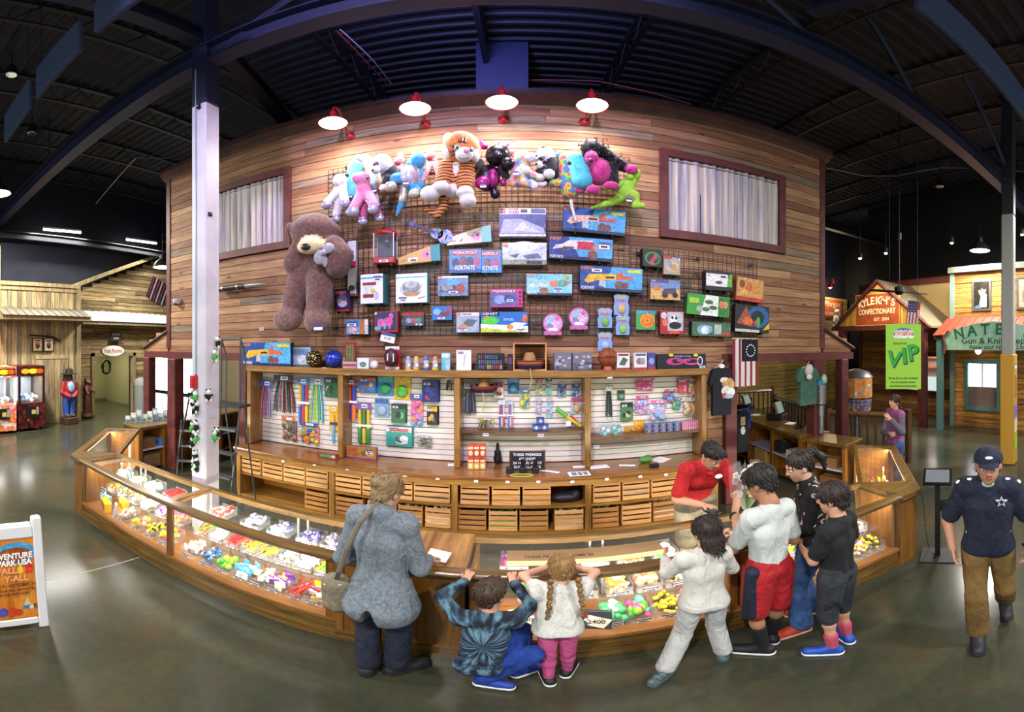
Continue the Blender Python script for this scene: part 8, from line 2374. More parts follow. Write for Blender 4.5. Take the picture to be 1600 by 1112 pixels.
# --- girl with braids
GX,GY_ = .215,2.16
SHP = noisy('fleece_white',[(.3,'#c8c8c4'),(.7,'#dedcd6')],60,.95,bump=.4)
def vest(J,h):
 n,P,m,kw = shirt(SHP,.32,.05,.022,1.12,(.085,.03),.02,'fleece_vest')(J,h)
 return n,P,m,kw
girl,J3,HM3 = person('small girl with two braids in white fleece vest and pink leggings at the counter',(GX,GY_),0,1.17,[trousers(noisy('leggings_pink',[(.3,'#b8487c'),(.7,'#cc5c90')],14,.85),2,.009,.95),vest],
 {'chest': (.02,.03,.77),'neck': (.02,.06,.90),'head': (.03,.10,1.03),'shL': (-.09,.05,.87),'shR': (.13,.05,.87),'elL': (-.19,.17,.93),'elR': (.245,.17,.93),'wrL': (-.03,.26,.945),'wrR': (.10,.26,.945),'anL': (-.05,-.01,.06),'anR': (.06,.07,.06),'knL': (-.05,.0,.31),'knR': (.06,.03,.31)},
 hd=.175,yaw=.05,pitch=.25,skin='#d0a088',hair='#7a5c38',hair_prims=[ell((0,-.08,.14),(.375,.43,.385)),ell((0,-.2,-.1),(.31,.22,.22))],hair_cuts=((0,.60,-.80,.14),),shoes=(mat('#15161c',.6),WHITE),hdir={'L': (.7,.5,.1),'R': (-.7,.5,.1)},hnorm={'L': (0,0,1),'R': (0,0,1)},foot={'L': (-.2,.98,0),'R': (.45,.9,0)})
for s in (-1,1):
 a = J3['head'] + HM3 @ np.array((s * .22,-.32,-.2))
 mb = MB()
 for k in range(9):
  t = k / 8
  c = (a[0] + s * (.03 + .02 * t),a[1] - .06 - .05 * math.sin(t * 2.2),a[2] - .26 * t)
  mb.sph(c,(.02 - .008 * t,.018,.024),7,5,e=(0,(-1) ** k * .5,0))
 mb.obj('braid',noisy('braid_blond',[(.3,'#5c4228'),(.7,'#94723f')],30,.6),girl,True)
MB().tube([J3['head'] + HM3 @ np.array(q) for q in ((-.33,-.2,-.14),(0,-.44,-.12),(.33,-.2,-.14))],.006,5).obj('hair_parting_band',mat('#b8a080'),girl)
# --- girl in white, long dark hair, stepping aside
WX_,WY_ = 1.06,2.10
WT = mat('#c4c2bc',.9)
person('girl in white top and trousers with long dark hair stepping sideways along the counter',(WX_,WY_),-.1,1.36,[trousers(noisy('trousers_white',[(.3,'#b4b6b8'),(.7,'#c8c8c8')],10,.9),2,.016,1.0,low=.034),shirt(noisy('top_white',[(.3,'#c0bfba'),(.7,'#d0cec8')],12,.95),1.75,.05,.016,1.0,(.085,.02),.02)],
 {'anL': (-.24,.0,.065),'knL': (-.12,.05,.37),'anR': (.15,.04,.065),'knR': (.11,.06,.38),'elL': (-.19,.10,.93),'wrL': (-.14,.27,.95),'elR': (.21,.03,.90),'wrR': (.20,.2,.93),'head': (.03,.03,1.24)},hd=.16,yaw=.1,pitch=.3,skin='#c4957a',hair='#1e1512',
 hair_prims=[ell((0,-.08,.14),(.40,.46,.40)),ell((0,-.26,-.25),(.36,.22,.42)),ell((0,-.30,-.72),(.32,.17,.40))],hair_cuts=((0,.70,-.72,.16),),shoes=(noisy('sandal_teal',[(.4,'#2c4a50'),(.6,'#6a7478')],40,.7),mat('#3c5a5c',.7)),foot={'L': (-.75,-.6,0),'R': (.5,.86,0)},hnorm={'R': (0,0,1)})
# --- boy in white T-shirt and red shorts
PX,PY = 1.50,2.05
RSH = mat('#a81822',.75)
def stripe_f(J,h):
 P = [cap(J['hpL'] + np.array((-.07,-.035,.06)),J['hpL'] * .1 + J['knL'] * .9 + np.array((-.06,-.03,.0)),.05,.055)]
 return 'side_stripe',P,mat('#141a30',.75),dict(res=.011,k=.02)
boyw,J5,HM5 = person('boy in a white T-shirt and red shorts with black socks paying at the counter',(PX,PY),.1,1.64,[trousers(RSH,.92,.026,1.05,'shorts'),shirt(noisy('tee_white',[(.3,'#b8c0c0'),(.7,'#ced2d0')],8,.9),.75,.04,.014,.98),stripe_f],
 {'elL': (-.21,.10,1.04),'wrL': (-.23,.34,1.0),'elR': (.215,.0,1.03),'wrR': (.10,.22,.98),'anL': (-.05,.0,.085),'anR': (.09,.10,.085),'head': (-.02,.07,1.52)},hd=.145,yaw=.45,pitch=.45,skin='#a8765a',hair='#15110f',
 hair_prims=[ell((0,-.08,.16),(.385,.455,.385)),ell((0,-.28,-.08),(.28,.18,.22)),ell((.0,.2,.28),(.3,.2,.18))],hair_cuts=((0,.62,-.78,.15),),shoes=(mat('#101218',.6),WHITE),socks=(mat('#0e0f13',.8),.55),foot={'L': (-.75,.6,0),'R': (.3,.95,0)},hnorm={'L': (0,0,1),'R': (0,0,1)})
MB().tube([J5['neck'] + np.array((.075 * math.cos(t),.065 * math.sin(t) + .01,.015 + .012 * math.sin(t))) for t in np.linspace(0,6.283,22)[:-1]],.006,6,closed=True).obj('necklace',noisy('beads',[(.4,'#3a1c18'),(.6,'#8a6a5a')],60,.5),boyw)
for s,cc in (('L',(-.75,.6)),('R',(.3,.95))):
 a = J5['an' + s]
 MB().tube([(a[0] + cc[0] * .02 + cc[1] * .052,a[1] + cc[1] * .02 - cc[0] * .052,.06),(a[0] + cc[0] * .07 + cc[1] * .05,a[1] + cc[1] * .07 - cc[0] * .05,.045),(a[0] + cc[0] * .01 + cc[1] * .054,a[1] + cc[1] * .01 - cc[0] * .054,.085)],.006,5).obj('shoe_emblem',WHITE,boyw)
# --- woman in floral blouse
FX,FY = 1.97,2.16
FLO = noisy('blouse_floral',[(.60,'#0e0f13'),(.63,'#b8b4b0'),(.69,'#8a7068'),(.72,'#0e0f13')],17,.8,detail=1,interp='CONSTANT')
DEN = noisy('denim_blue',[(.3,'#1f3a68'),(.7,'#42659a')],12,.9)
wom2,J6,HM6 = person('woman in a black floral blouse and blue jeans with a ponytail standing at the counter',(FX,FY),1.0,1.68,[trousers(DEN,2,.016,1.0,low=.044),shirt(FLO,1.8,.05,.016,1.0)],
 {'elL': (-.12,-.09,1.08),'wrL': (-.28,.06,1.06),'elR': (.02,.2,1.08),'wrR': (-.22,.24,1.04),'head': (-.08,.05,1.54),'neck': (-.03,.02,1.42),'anL': (-.14,-.04,.085),'anR': (.10,.12,.085),'knL': (-.12,.02,.48),'knR': (.0,.12,.48)},hd=.137,yaw=1.25,pitch=.35,skin='#d0a088',hair='#1c1512',
 hair_prims=HAIR_SHORT + [ell((0,-.25,.0),(.31,.24,.3)),ell((0,-.52,.3),(.14,.16,.15)),cap((0,-.58,.3),(0,-.80,-.05),.13,.12),cap((0,-.80,-.05),(0,-.78,-.5),.12,.05)],hair_cuts=((0,.58,-.82,.10),),shoes=(mat('#b83a24',.6),mat('#d8b0a0',.7)),foot={'L': (-.98,.1,0),'R': (-.9,.4,0)},hnorm={'L': (0,0,1),'R': (0,0,1)})
MB().tube([J6['head'] + HM6 @ np.array((.09 * math.cos(t),-.56 + .0 * math.sin(t),.3 + .09 * math.sin(t))) for t in np.linspace(0,6.283,14)[:-1]],.006,5,closed=True).obj('hair_tie',mat('#b02a24'),wom2)
# --- boy in black T-shirt
KX,KY = 1.87,1.80
def patch(J,h):
 return 'leg_patch',[cap(J['hpL'] * .55 + J['knL'] * .45 + np.array((-.03,-.075,0)),J['hpL'] * .3 + J['knL'] * .7 + np.array((.03,-.08,0)),.022,.022),cap(J['hpL'] * .55 + J['knL'] * .45 + np.array((-.03,-.075,0)),J['hpL'] * .35 + J['knL'] * .65 + np.array((-.07,-.05,0)),.02,.02)],mat('#0e1014',.8),dict(res=.01,k=.01)
person('boy in a black T-shirt and dark grey shorts with blue shoes watching the counter',(KX,KY),.25,1.50,[trousers(noisy('shorts_grey',[(.3,'#20242b'),(.7,'#30353e')],14,.9),1.12,.022,1.05,'shorts'),shirt(noisy('tee_black',[(.3,'#0c0e13'),(.7,'#161a20')],12,.9),.72,.05,.016,1.0),patch],
 {'elL': (-.19,.03,.95),'wrL': (-.12,.20,.95),'elR': (.205,.05,.97),'wrR': (.17,.22,.99),'head': (.0,.05,1.39)},hd=.152,yaw=.55,pitch=.2,skin='#c8957c',hair='#1f1510',
 hair_prims=[ell((0,-.08,.15),(.405,.475,.40)),ell((0,-.28,-.14),(.32,.2,.24)),ell((0,.22,.22),(.33,.2,.2))],hair_cuts=((0,.62,-.78,.20),),shoes=(mat('#1c46a8',.5),WHITE),socks=(mat('#b04860',.85),.34),foot={'L': (-.75,.6,0),'R': (.2,.97,0)})
# --- man in navy polo
MX,MY = 2.58,1.05
NAVYP = noisy('polo_navy',[(.3,'#0d1424'),(.7,'#15203a')],30,.85)
KHA = noisy('khaki',[(.3,'#5e4722'),(.7,'#7a5f30')],10,.9)
q_ = rotz(1.98)
def W3(x,y,z): return tuple(q_ @ np.array((x,y,z)))
man,J8,HM8 = person('man in navy polo shirt, navy cap and khaki trousers walking towards the viewer',(MX,MY),1.98,1.76,[trousers(KHA,2,.018,1.0,low=.037),shirt(NAVYP,.8,.05,.02,1.1)],
 {'elR': W3(.29,-.03,1.12),'wrR': W3(.245,.07,.92),'elL': W3(-.29,-.02,1.12),'wrL': W3(-.27,.04,.93),'anL': W3(-.14,-.30,.15),'knL': W3(-.12,.0,.50),'anR': W3(.07,.10,.085),'knR': W3(.085,.12,.51),'head': W3(0,.05,1.60)},hd=.142,yaw=1.98,pitch=.12,skin='#b8866c',hair='#3a2a20',build=1.08,
 hair_prims=[ell((0,-.10,.02),(.355,.40,.30))],hair_cuts=((0,.8,.6,-.05),),shoes=(mat('#20232a',.6),mat('#15161a',.7)))
cap_P = [ell((0,-.05,.20),(.40,.46,.36))]
V,Q,M_ = sdf_arrays(cap_P,.034,.05,cuts=((0,-.12,-1,-.17),))
cp = link('cap',mesh_arrays('cap',[(V @ HM8.T + J8['head'],Q,M_)],[NAVYP]),man)
V,Q,M_ = sdf_arrays([ell((0,.40,.20),(.29,.28,.04),0,None,(-.12,0,0))],.034,.05)
link('brim',mesh_arrays('brim',[(V @ HM8.T + J8['head'],Q,M_)],[NAVYP]),cp)
V,Q,M_ = sdf_arrays([ell((0,.37,.38),(.11,.05,.045))],.02,.05)
link('cap_emblem',mesh_arrays('cap_emblem',[(V @ HM8.T + J8['head'],Q,M_)],[CARD]),cp)
for s,e_ in ((-1,'L'),(1,'R')):
 blob('shoulder_panel',[cap(J8['sh' + e_] + np.array((0,0,.065)) - np.array(W3(s * .03,-.03,0)),J8['sh' + e_] + np.array((0,0,.045)) + np.array(W3(s * .05,.03,0)),.02)],CARD,man,.009,.01)
 a = J8['pelvis'] + np.array(W3(s * .135,.055,.06))
 blob('side_panel',[cap(a,a + np.array((0,0,.09)),.022)],CARD,man,.009,.01)
blob('undershirt',[ell(J8['neck'] + np.array(W3(0,.055,.0)),(.06,.05,.035))],mat('#b8ccc8',.9),man,.01,.01)
st = MB()
c = J8['chest'] + np.array(W3(-.085,.125,.075))
pts = []
for k in range(10):
 a = HP + k * PI / 5
 r = .042 if k % 2 == 0 else .018
 pts.append((r * math.cos(a),r * math.sin(a)))
Ms = Matrix.Translation(c) @ Matrix.Rotation(1.98 + PI,4,'Z')
st.prism(pts,-.016,.0,'y',0,Ms)
st.obj('star_emblem',mat('#c8ccd0',.5),man)
st = MB().prism([(q[0] * .6,q[1] * .6) for q in pts],-.018,.0,'y',0,Ms)
st.obj('star_centre',NAVYP,man)
MB().tube([J8['wrL'] + np.array((.032 * math.cos(t),.032 * math.sin(t),.01)) for t in np.linspace(0,6.283,14)[:-1]],.01,6,closed=True).obj('wristwatch',BLACKM,man)
# --- clerk in red polo
CX_,CY_ = 1.62,3.38
REDP = noisy('polo_red',[(.3,'#a8141c'),(.7,'#c41e26')],20,.85)
clerk,J10,HM10 = person('clerk in a red polo shirt and khaki shorts leaning over the counter with a scanner',(CX_,CY_),PI,1.76,[trousers(noisy('shorts_khaki',[(.3,'#7a7462'),(.7,'#948c76')],12,.9),1.0,.03,1.1,'shorts'),shirt(REDP,.78,.06,.018,1.02)],
 {'pelvis': (0,.03,.93),'waist': (-.01,-.03,1.05),'chest': (-.03,-.18,1.22),'neck': (-.03,-.28,1.37),'head': (-.02,-.36,1.475),'shL': (.16,-.22,1.32),'shR': (-.20,-.24,1.33),'elL': (.24,-.37,1.10),'wrL': (.05,-.62,.96),'elR': (-.31,-.27,1.08),'wrR': (-.15,-.45,1.06)},hd=.135,yaw=PI + .25,pitch=.6,skin='#c49478',hair='#15100e',
 hair_prims=[ell((0,-.07,.20),(.36,.43,.34)),ell((0,.22,.36),(.27,.2,.13)),ell((0,-.28,-.05),(.26,.14,.2))],hair_cuts=((0,.62,-.78,.02),),shoes=(mat('#2a2c30'),WHITE),hdir={'L': (-.25,-.85,-.35)},hnorm={'L': (0,-.3,.95),'R': (0,0,1)},curl=(.3,.8))
MB().tube([J10['wrL'] + np.array((.03 * math.cos(t),.012,.03 * math.sin(t) + .01)) for t in np.linspace(0,6.283,14)[:-1]],.011,6,closed=True).obj('wristwatch',BLACKM,clerk)
e = MB().sph((.075,-.315,1.255),(.045,.01,.022),12,6,e=(-.5,0,.2)).obj('chest_logo',CARD,clerk,True)
blob('collar',[cap(J10['neck'] + np.array((-.07,.02,-.01)),J10['neck'] + np.array((.0,-.075,-.06)),.02),cap(J10['neck'] + np.array((.07,.02,-.01)),J10['neck'] + np.array((.0,-.075,-.06)),.02)],REDP,clerk,.01,.01)
o = thing('barcode_scanner','dark hand-held scanner in the hand of the red polo clerk','scanner',(CX_ - .12,CY_ - .56,1.03),.3)
MB().bev((0,0,.0),(.07,.17,.035),.012).obj('body',mat('#1c2024',.4),o)
MB().bev((0,.03,-.06),(.035,.05,.10),.01).obj('grip',mat('#14161a',.5),o)
MB().bb((-.025,-.05,.018),(.025,.04,.02)).obj('screen',mat('#3a5a50',.2),o)
# --- woman in purple beyond the railing
VX,VY = 5.28,3.78
person('woman in purple and grey shirt standing by the log railing with hand on chin',(VX,VY),1.3,1.64,[trousers(DEN,2,.014,1.0,low=.034),shirt(mat('#8a4a80',.85),1.0,.05,.016,1.0),lambda J,h: ('sleeves',arm(J,'L',h,0,1.9) + arm(J,'R',h,0,1.9),mat('#5a5560',.85),dict(inflate=.018))],
 {'elL': (-.12,-.22,1.06),'wrL': (-.26,-.10,1.28),'elR': (-.10,.16,1.02),'wrR': (-.22,-.06,1.04)},hd=.135,yaw=1.4,pitch=.05,skin='#c8957c',hair='#3a1c14',
 hair_prims=[ell((0,-.08,.14),(.40,.46,.40)),ell((0,-.24,-.3),(.36,.24,.40))],hair_cuts=((0,.68,-.73,.12),),shoes=(mat('#1c1c22'),BLACKM))
# folding floor sign
A_,B_ = fl(78,978),fl(-34,992)
ang = math.atan2((A_ - B_).y,(A_ - B_).x)
o = thing('folding_sign','white plastic folding sign with an orange autumn poster cut by the picture edge','sign',(A_ + B_) / 2,ang)
W_ = (A_ - B_).length
Hs = 1.06
M = Matrix.Rotation(-.2,4,'X')
for s,nm in ((1,'front_frame'),(-1,'rear_frame')):
 M = Matrix.Rotation(-.19 * s,4,'X') if s > 0 else Matrix.Translation((0,.42,0)) @ Matrix.Rotation(.19,4,'X')
 f = MB()
 t = .075
 for (a,b) in (((-W_ / 2,0,.0),(-W_ / 2 + t,.04,Hs)),((W_ / 2 - t,0,.0),(W_ / 2,.04,Hs)),((-W_ / 2 + t,.002,.05),(W_ / 2 - t,.038,.12)),((-W_ / 2 + t,.002,Hs - .17),(W_ / 2 - t,.038,Hs - .06))):
  c = [(a[i] + b[i]) / 2 for i in range(3)]
  f.bev(c,[abs(b[i] - a[i]) for i in range(3)],.01,0,M)
 f.obj(nm,mat('#d4d8dc',.5),o)
 MB().box((0,.02,Hs / 2 - .02),(W_ - 2 * t + .01,.012,Hs - .27),0,M=M).obj('panel',mat('#b8661c',.5),o)
M = Matrix.Rotation(-.19,4,'X')
pw,ph_ = W_ - 2 * t,Hs - .29
ORW = wood('poster_orange','#a85a14','#d88424','#e8a040','z',.6,.5)
art(o,pw,ph_,[('r',0,0,1,1,ORW),('e',.62,.82,.42,.13,'#3a94c8'),('e',.6,.80,.36,.09,'#8a4a20'),('e',.7,.615,.06,.05,'#e0c030'),('p',[(.8,.56),(.92,.57),(.98,.63),(.92,.68),(.85,.70),(.78,.66),(.82,.62)],'#c83024'),
    ('p',[(.68,.12),(.9,.12),(.8,.27)],'#c8b888'),('p',[(.68,.12),(.9,.12),(.86,.165),(.72,.165)],'#3a78a8'),('e',.88,.13,.05,.03,'#d8d0c8'),('e',.95,.14,.04,.04,'#7a4a2c'),('e',.48,.10,.11,.055,'#c84020'),('e',.6,.08,.09,.045,'#c03a1c'),('e',.3,.1,.1,.06,'#4a4aa0')],.0125,'poster_print',-pw / 2,.13,M)
def sign_text(s_,u,v,hh,wd,col,bold=.05):
 p = M @ Vector(((u - .5) * pw,.0015,.13 + v * ph_))
 text(s_,o,p,hh,mat(col,.5),rot=(HP - .19,0,0),width=wd * pw,bold=bold)
sign_text('ADVENTURE',.5,.79,.052,.92,'#f2f2f0',.05)
sign_text('PARK USA',.58,.71,.052,.7,'#f2f2f0',.05)
sign_text('FALL',.42,.62,.055,.4,'#e8a070',.05)
sign_text('Y-ALL',.6,.52,.055,.5,'#e8a070',.05)
sign_text('SEPT 7 - OCTOBER 31',.54,.435,.028,.88,'#1a1410',.02)
sign_text('ALL YOUR FALL FAVORITES',.52,.375,.021,.9,'#1a1410',.015)
sign_text('PLUS OUR NEW ONES!',.5,.325,.021,.7,'#1a1410',.015)
# stand with tablet near the walking man
p = fl(1465,868)
o = thing('tablet_stand','black kiosk stand with tilted tablet on a square base','kiosk',(p.x,p.y,0),-1.1)
MB().bev((0,0,.008),(.36,.36,.016),.004).obj('base',mat('#1c1d20',.5),o)
MB().bb((-.028,-.028,.016),(.028,.028,.98)).obj('pole',mat('#121316',.45),o)
MB().box((0,-.02,1.02),(.30,.24,.022),e=(.5,0,0)).obj('tablet',mat('#101114',.35),o)
MB().box((0,-.0265,1.034),(.25,.19,.002),e=(.5,0,0)).obj('screen',mat('#6a7076',.15),o)
MB().tube([(.03,0,.72),(.12,0,.74),(.15,0,.6)],.014,6).obj('handle',BLACKM,o)
MB().bev((.07,0,.66),(.08,.05,.12),.008).obj('card_reader',BLACKM,o)
tag(MB().tube([fl(1440,766,.9),fl(1444,800,.55),fl(1447,835,.25),fl(1452,858,.01),fl(1463,868,.03)],.004,5).obj('power_cord',mat('#2a2a2c'),None),'thin dark cord drooping from the counter corner to the kiosk stand','cord')
# stepladder behind the white column
p = fl(361,757)
o = thing('stepladder','grey metal platform stepladder behind the white column','ladder',(-3.52,3.98,0),.05)
o.scale = (.82,.9,1.24)
LG = mat('#5d6468',.4,.6)
w2 = .20
for x in (-w2,w2):
 MB().tube([(x,-.32,0),(x,-.02,1.32),(x,0,2.05)],.016,7).obj('front_rail',LG,o)
 MB().tube([(x,.42,0),(x,.08,1.3)],.014,7).obj('rear_leg',LG,o)
 MB().tube([(x,0,2.05),(x,.12,1.85),(x,.1,1.3)],.012,6).obj('hand_rail',LG,o)
MB().tube([(-w2,0,2.05),(w2,0,2.05)],.016,7).obj('top_bar',LG,o)
MB().bb((-w2 - .02,-.06,1.31),(w2 + .02,.22,1.34)).obj('platform',mat('#2e3236',.6),o)
for k in range(4):
 z = .28 + .26 * k
 MB().bb((-w2,-.32 + .3 * z / 1.32 - .06,z),(w2,-.32 + .3 * z / 1.32 + .06,z + .025)).obj('step',LG,o)
p = fl(285,742)
o = thing('stepladder','small folded grey stepladder leaning behind the angled case','ladder',(p.x + .1,p.y,0),.5)
for x in (-.18,.18):
 MB().tube([(x,0,0),(x + .02,.2,1.05)],.014,6).obj('rail',LG,o)
 MB().tube([(x,.3,0),(x + .02,.22,1.0)],.012,6).obj('rear_leg',LG,o)
for k in range(3): MB().bb((-.18,.06 * k,.28 + .28 * k),(.2,.1 + .06 * k,.3 + .28 * k)).obj('step',LG,o)
p,q = fl(271,745),wr(296,620,5.4)
tag(MB().tube([(p.x,p.y,0),(q.x,q.y,q.z)],.013,6).obj('reaching_pole',mat('#3c3a38',.4,.5),None),'dark thin reaching pole leaning on the white column','pole')
# plush animals clipped on the column
for k,(x,y,g) in enumerate(((336,537,0),(329,558,1),(302,617,0),(309,622,1),(315,620,0),(304,632,0),(312,638,0),(306,643,0),(301,669,1),(311,668,0),(306,682,0),(310,686,1),(302,693,0),(333,679,0),(329,684,1),(310,714,0),(313,724,0),(307,727,1),(312,733,0))):
 fx,fy = (-3.24 + (x - 313) / 45 * .32,3.22 - .135) if x < 314 else (-3.24 + .135,3.22 - .1 + (x - 314) / 27 * .2)
 x = min(x,337)
 r = math.hypot(fx,fy)
 z = H - r * math.tan((y - Y0) / F)
 o = thing('clip_plush','tiny %s plush on the white column, %s from the top' % ('green and white' if g else 'black and white',(NTH + ['seventeenth','eighteenth','lowest'])[k]),'plush toy',(fx,fy,z),.3 * k,'tiny clip-on plush animals')
 c1 = mat('#4ca848',.9) if g else mat('#16161a',.9)
 mb = MB()
 mb.sph((0,0,0),(.035,.03,.04),8,6,0).sph((0,-.01,.055),.03,8,6,1)
 for s in (-1,1):
  mb.sph((s * .022,0,.082),.012,6,5,0).sph((s * .04,-.01,.02),(.02,.012,.012),6,5,0,e=(0,s * .5,0)).sph((s * .025,-.012,-.04),(.014,.014,.022),6,5,1)
 mb.obj('body',[c1,mat('#dcdcdc',.9)],o,True)
tag(MB().bb((-3.24 + .118,3.17,1.63),(-3.24 + .122,3.26,1.70)).obj('price_card',mat('#b8bcd0',.5),None),'small white price card taped on the white column','card')
# pamphlets
rs = random.Random(31)
for k in range(9):
 p = fl(183 + 10.5 * k,662 - .6 * k,.93)
 c = ['#6a9a8a','#c8b070','#88b0c8','#a8c8b8','#d8d0b0','#5a88a8','#b8c8d0','#d8dce0','#e8e4e0'][k]
 carton('pamphlet','%s pamphlet standing on the counter end, %s in the row' % (['green','yellow','sky blue','mint','cream','blue','pale blue','white','tall white'][k],NTH[k]),'pamphlet',(-6.5 + .02 * k,4.32 + .12 * k,CT + .021),(.11,.03,.16 + .05 * (k % 3)),c,[('r',.1,.5,.9,.9,'#e8ecec'),('r',.15,.1,.85,.4,'#5a7a88')],rz=.9,tilt=-.2,group='pamphlets on the counter')
MB()
# silver rocket tube on the wall beside the column
a,b = wy(341,452,4.98),wy(416,443,4.98)
o = thing('rocket_tube','dark and silver tube mounted on the planks beside the teddy bear','tube',a)
d = b - a
MB().tube([(0,0,0),d * .6],.045,12).obj('dark_body',mat('#25201e',.4),o,True)
MB().tube([d * .6,d * .85,d],[.045,.03,.006],12).obj('silver_nose',mat('#9a9a94',.35,.6),o,True)
for t in (.1,.42): MB().tube([d * t,d * t + Vector((0,.1,0))],.01,5).obj('wall_mount',STEEL,o)
for t in (.1,.42): MB().tube([d * t,d * (t + .03)],.05,12).obj('clamp',STEEL,o)
p = wy(277,470,5.05)
o = thing('security_camera','white dome security camera on the planks left of the column','camera',p)
MB().lathe([(.09,.03),(.09,.0),(.075,-.05),(.03,-.08)],14).obj('dome',mat('#b8b8c4',.3),o,True)
MB().sph((0,-.03,-.05),.045,10,8).obj('lens',mat('#1c1c24',.1),o,True)
# wall outlet plate on planks
tag(MB().bev((0,0,0),(.10,.01,.07),.003).obj('junction_plate',mat('#a89a84',.5),None,loc=wy(409,514,5.08)),'small metal junction plate on the planks above the ladder','plate')
# shirts, striped flag, registers on the far side
def tshirt(name,label,px0,py0,px1,py1,Y,m,yaw=0.0,stand=None):
 c,w_,h_ = span(px0,py0,px1,py1,Y)
 o = thing(name,label,'shirt',c,yaw,'hanging shirts')
 P = [(-w_ * .36,0),(w_ * .36,0),(w_ * .35,h_ * .68),(w_ * .44,h_ * .60),(w_ * .5,h_ * .68),(w_ * .36,h_ * .95),(w_ * .13,h_),(0,h_ * .96),(-w_ * .13,h_),(-w_ * .36,h_ * .95),(-w_ * .5,h_ * .68),(-w_ * .44,h_ * .60),(-w_ * .35,h_ * .68)]
 MB().prism(P,-.03,.03,'y').obj('cloth',m,o)
 MB().tube([(-w_ * .25,0,h_ * .97),(0,0,h_ * 1.03),(w_ * .25,0,h_ * .97)],.008,6).tube([(0,0,h_ * 1.03),(0,0,h_ * 1.09),(.03,0,h_ * 1.12),(.02,0,h_ * 1.15)],.005,5).obj('hanger',CREAM,o)
 return o,w_,h_
o,w_,h_ = tshirt('tshirt','black printed T-shirt on a hanger at the maroon jamb beside the hutch',1107,573,1147,648,4.85,mat('#10131c',.9))
art(o,w_ * .6,h_ * .5,[('e',.3,.8,.28,.12,'#d8cfc0'),('e',.3,.65,.16,.12,'#b8846a'),('e',.65,.6,.32,.28,'#b89050'),('e',.4,.35,.3,.2,'#c8c8c8'),('e',.75,.3,.24,.18,'#d8d8d4'),('e',.3,.15,.16,.12,'#a83a34'),('e',.6,.12,.3,.1,'#8aa8c0')],-.031,'shirt_print',-w_ * .1,h_ * .33)
MB().lathe([(.04,h_ * .98),(.045,h_ * 1.05),(.02,h_ * 1.06)],12).obj('neck_form',CARD,o,True)
MB().tube([(0,0,h_ * 1.15),(0,.2,h_ * 1.16)],.006,5).obj('wall_hook',STEEL,o)
o,w_,h_ = tshirt('tshirt','dark green T-shirt hung on the maroon beam with a white cap',1244,573,1280,632,4.86,noisy('green_shirt',[(.3,'#2f5248'),(.7,'#3f6858')],8,.9))
MB().tube([(0,0,h_ * 1.15),(0,.1,h_ * 1.2)],.005,5).obj('wall_hook',STEEL,o)
cp = thing('cap_hat','white and grey baseball cap clipped on the green T-shirt','cap',wy(1264,578,4.80))
blob('crown',[ell((0,0,0),(.075,.06,.10),0,None,(0,.3,0))],mat('#b8b4b8',.9),cp,.01,.02)
blob('brim',[ell((-.02,-.03,-.11),(.06,.03,.05))],mat('#c8c4b4',.9),cp,.01,.02)
o = thing('shirt_rack','small T-stand rack holding folded orange and black shirts beside the clerk','rack',(*fl(1150,742)[:2],0))
hz = H - math.hypot(*fl(1150,742)[:2]) * math.tan((641 - Y0) / F)
MB().tube([(0,0,0),(0,0,hz)],.016,8).tube([(-.13,0,hz),(.13,0,hz)],.018,8).obj('stand',STEEL,o)
MB().bev((0,0,.01),(.35,.35,.02),.004).obj('base',mat('#2a2a2c'),o)
base = o.location.copy()
o = thing('orange_shirt','orange shirt hanging on the small rack','shirt',base + Vector((-.12,0,hz)),0,'hanging shirts')
for s in (-.045,.045): MB().prism([(-.05,0),(.05,.02),(.045,-.45),(.0,-.52),(-.045,-.48)],-.03,.03,'y',0,Matrix.Translation((s,s * .4,0))).obj('fold',mat('#c8531c',.9),o)
o = thing('black_shirt','long black printed shirt hanging on the small rack','shirt',base + Vector((.1,-.03,hz)),0,'hanging shirts')
MB().prism([(-.12,-.1),(-.05,0),(.08,0),(.14,-.1),(.12,-.8),(-.1,-.8)],-.035,.035,'y').obj('cloth',mat('#14181f',.9),o)
art(o,.12,.4,[('r',.1,.55,.9,.95,'#b8a87c'),('e',.5,.7,.3,.1,'#c87a2c'),('e',.5,.3,.4,.2,'#c8ccd0')],-.036,'shirt_print',-.05,-.5)
o = thing('blue_shirt','royal blue shirt hanging behind the black one on the small rack','shirt',base + Vector((.2,.05,hz)),0,'hanging shirts')
MB().prism([(-.1,0),(.1,.02),(.14,-.2),(.12,-.38),(-.08,-.34)],-.03,.03,'y').obj('cloth',mat('#2440a0',.9),o)
# striped flag with ring of stars
c,w_,h_ = span(1145,529,1184,603,4.93)
o = thing('striped_flag','hanging red and white striped flag with a ring of white stars','flag',c)
mb,ms = MB(),[mat('#7c2434',.9),mat('#cfc9c6',.9),mat('#12141f',.9)]
n = 44
for i in range(n):
 x0,x1 = -w_ / 2 + w_ * i / n,-w_ / 2 + w_ * (i + 1) / n
 y0,y1 = .012 * math.sin(i * .55),.012 * math.sin((i + 1) * .55)
 st_ = int(i / n * 9) % 2
 if x0 < -w_ * .5 + w_ * .36: mb.add([(x0,y0,0),(x1,y1,0),(x1,y1,h_),(x0,y0,h_)],[(0,1,2,3)],st_)
 else:
  mb.add([(x0,y0,0),(x1,y1,0),(x1,y1,h_ * .52),(x0,y0,h_ * .52)],[(0,1,2,3)],st_)
  mb.add([(x0,y0,h_ * .52),(x1,y1,h_ * .52),(x1,y1,h_),(x0,y0,h_)],[(0,1,2,3)],2)
mb.obj('cloth',ms,o)
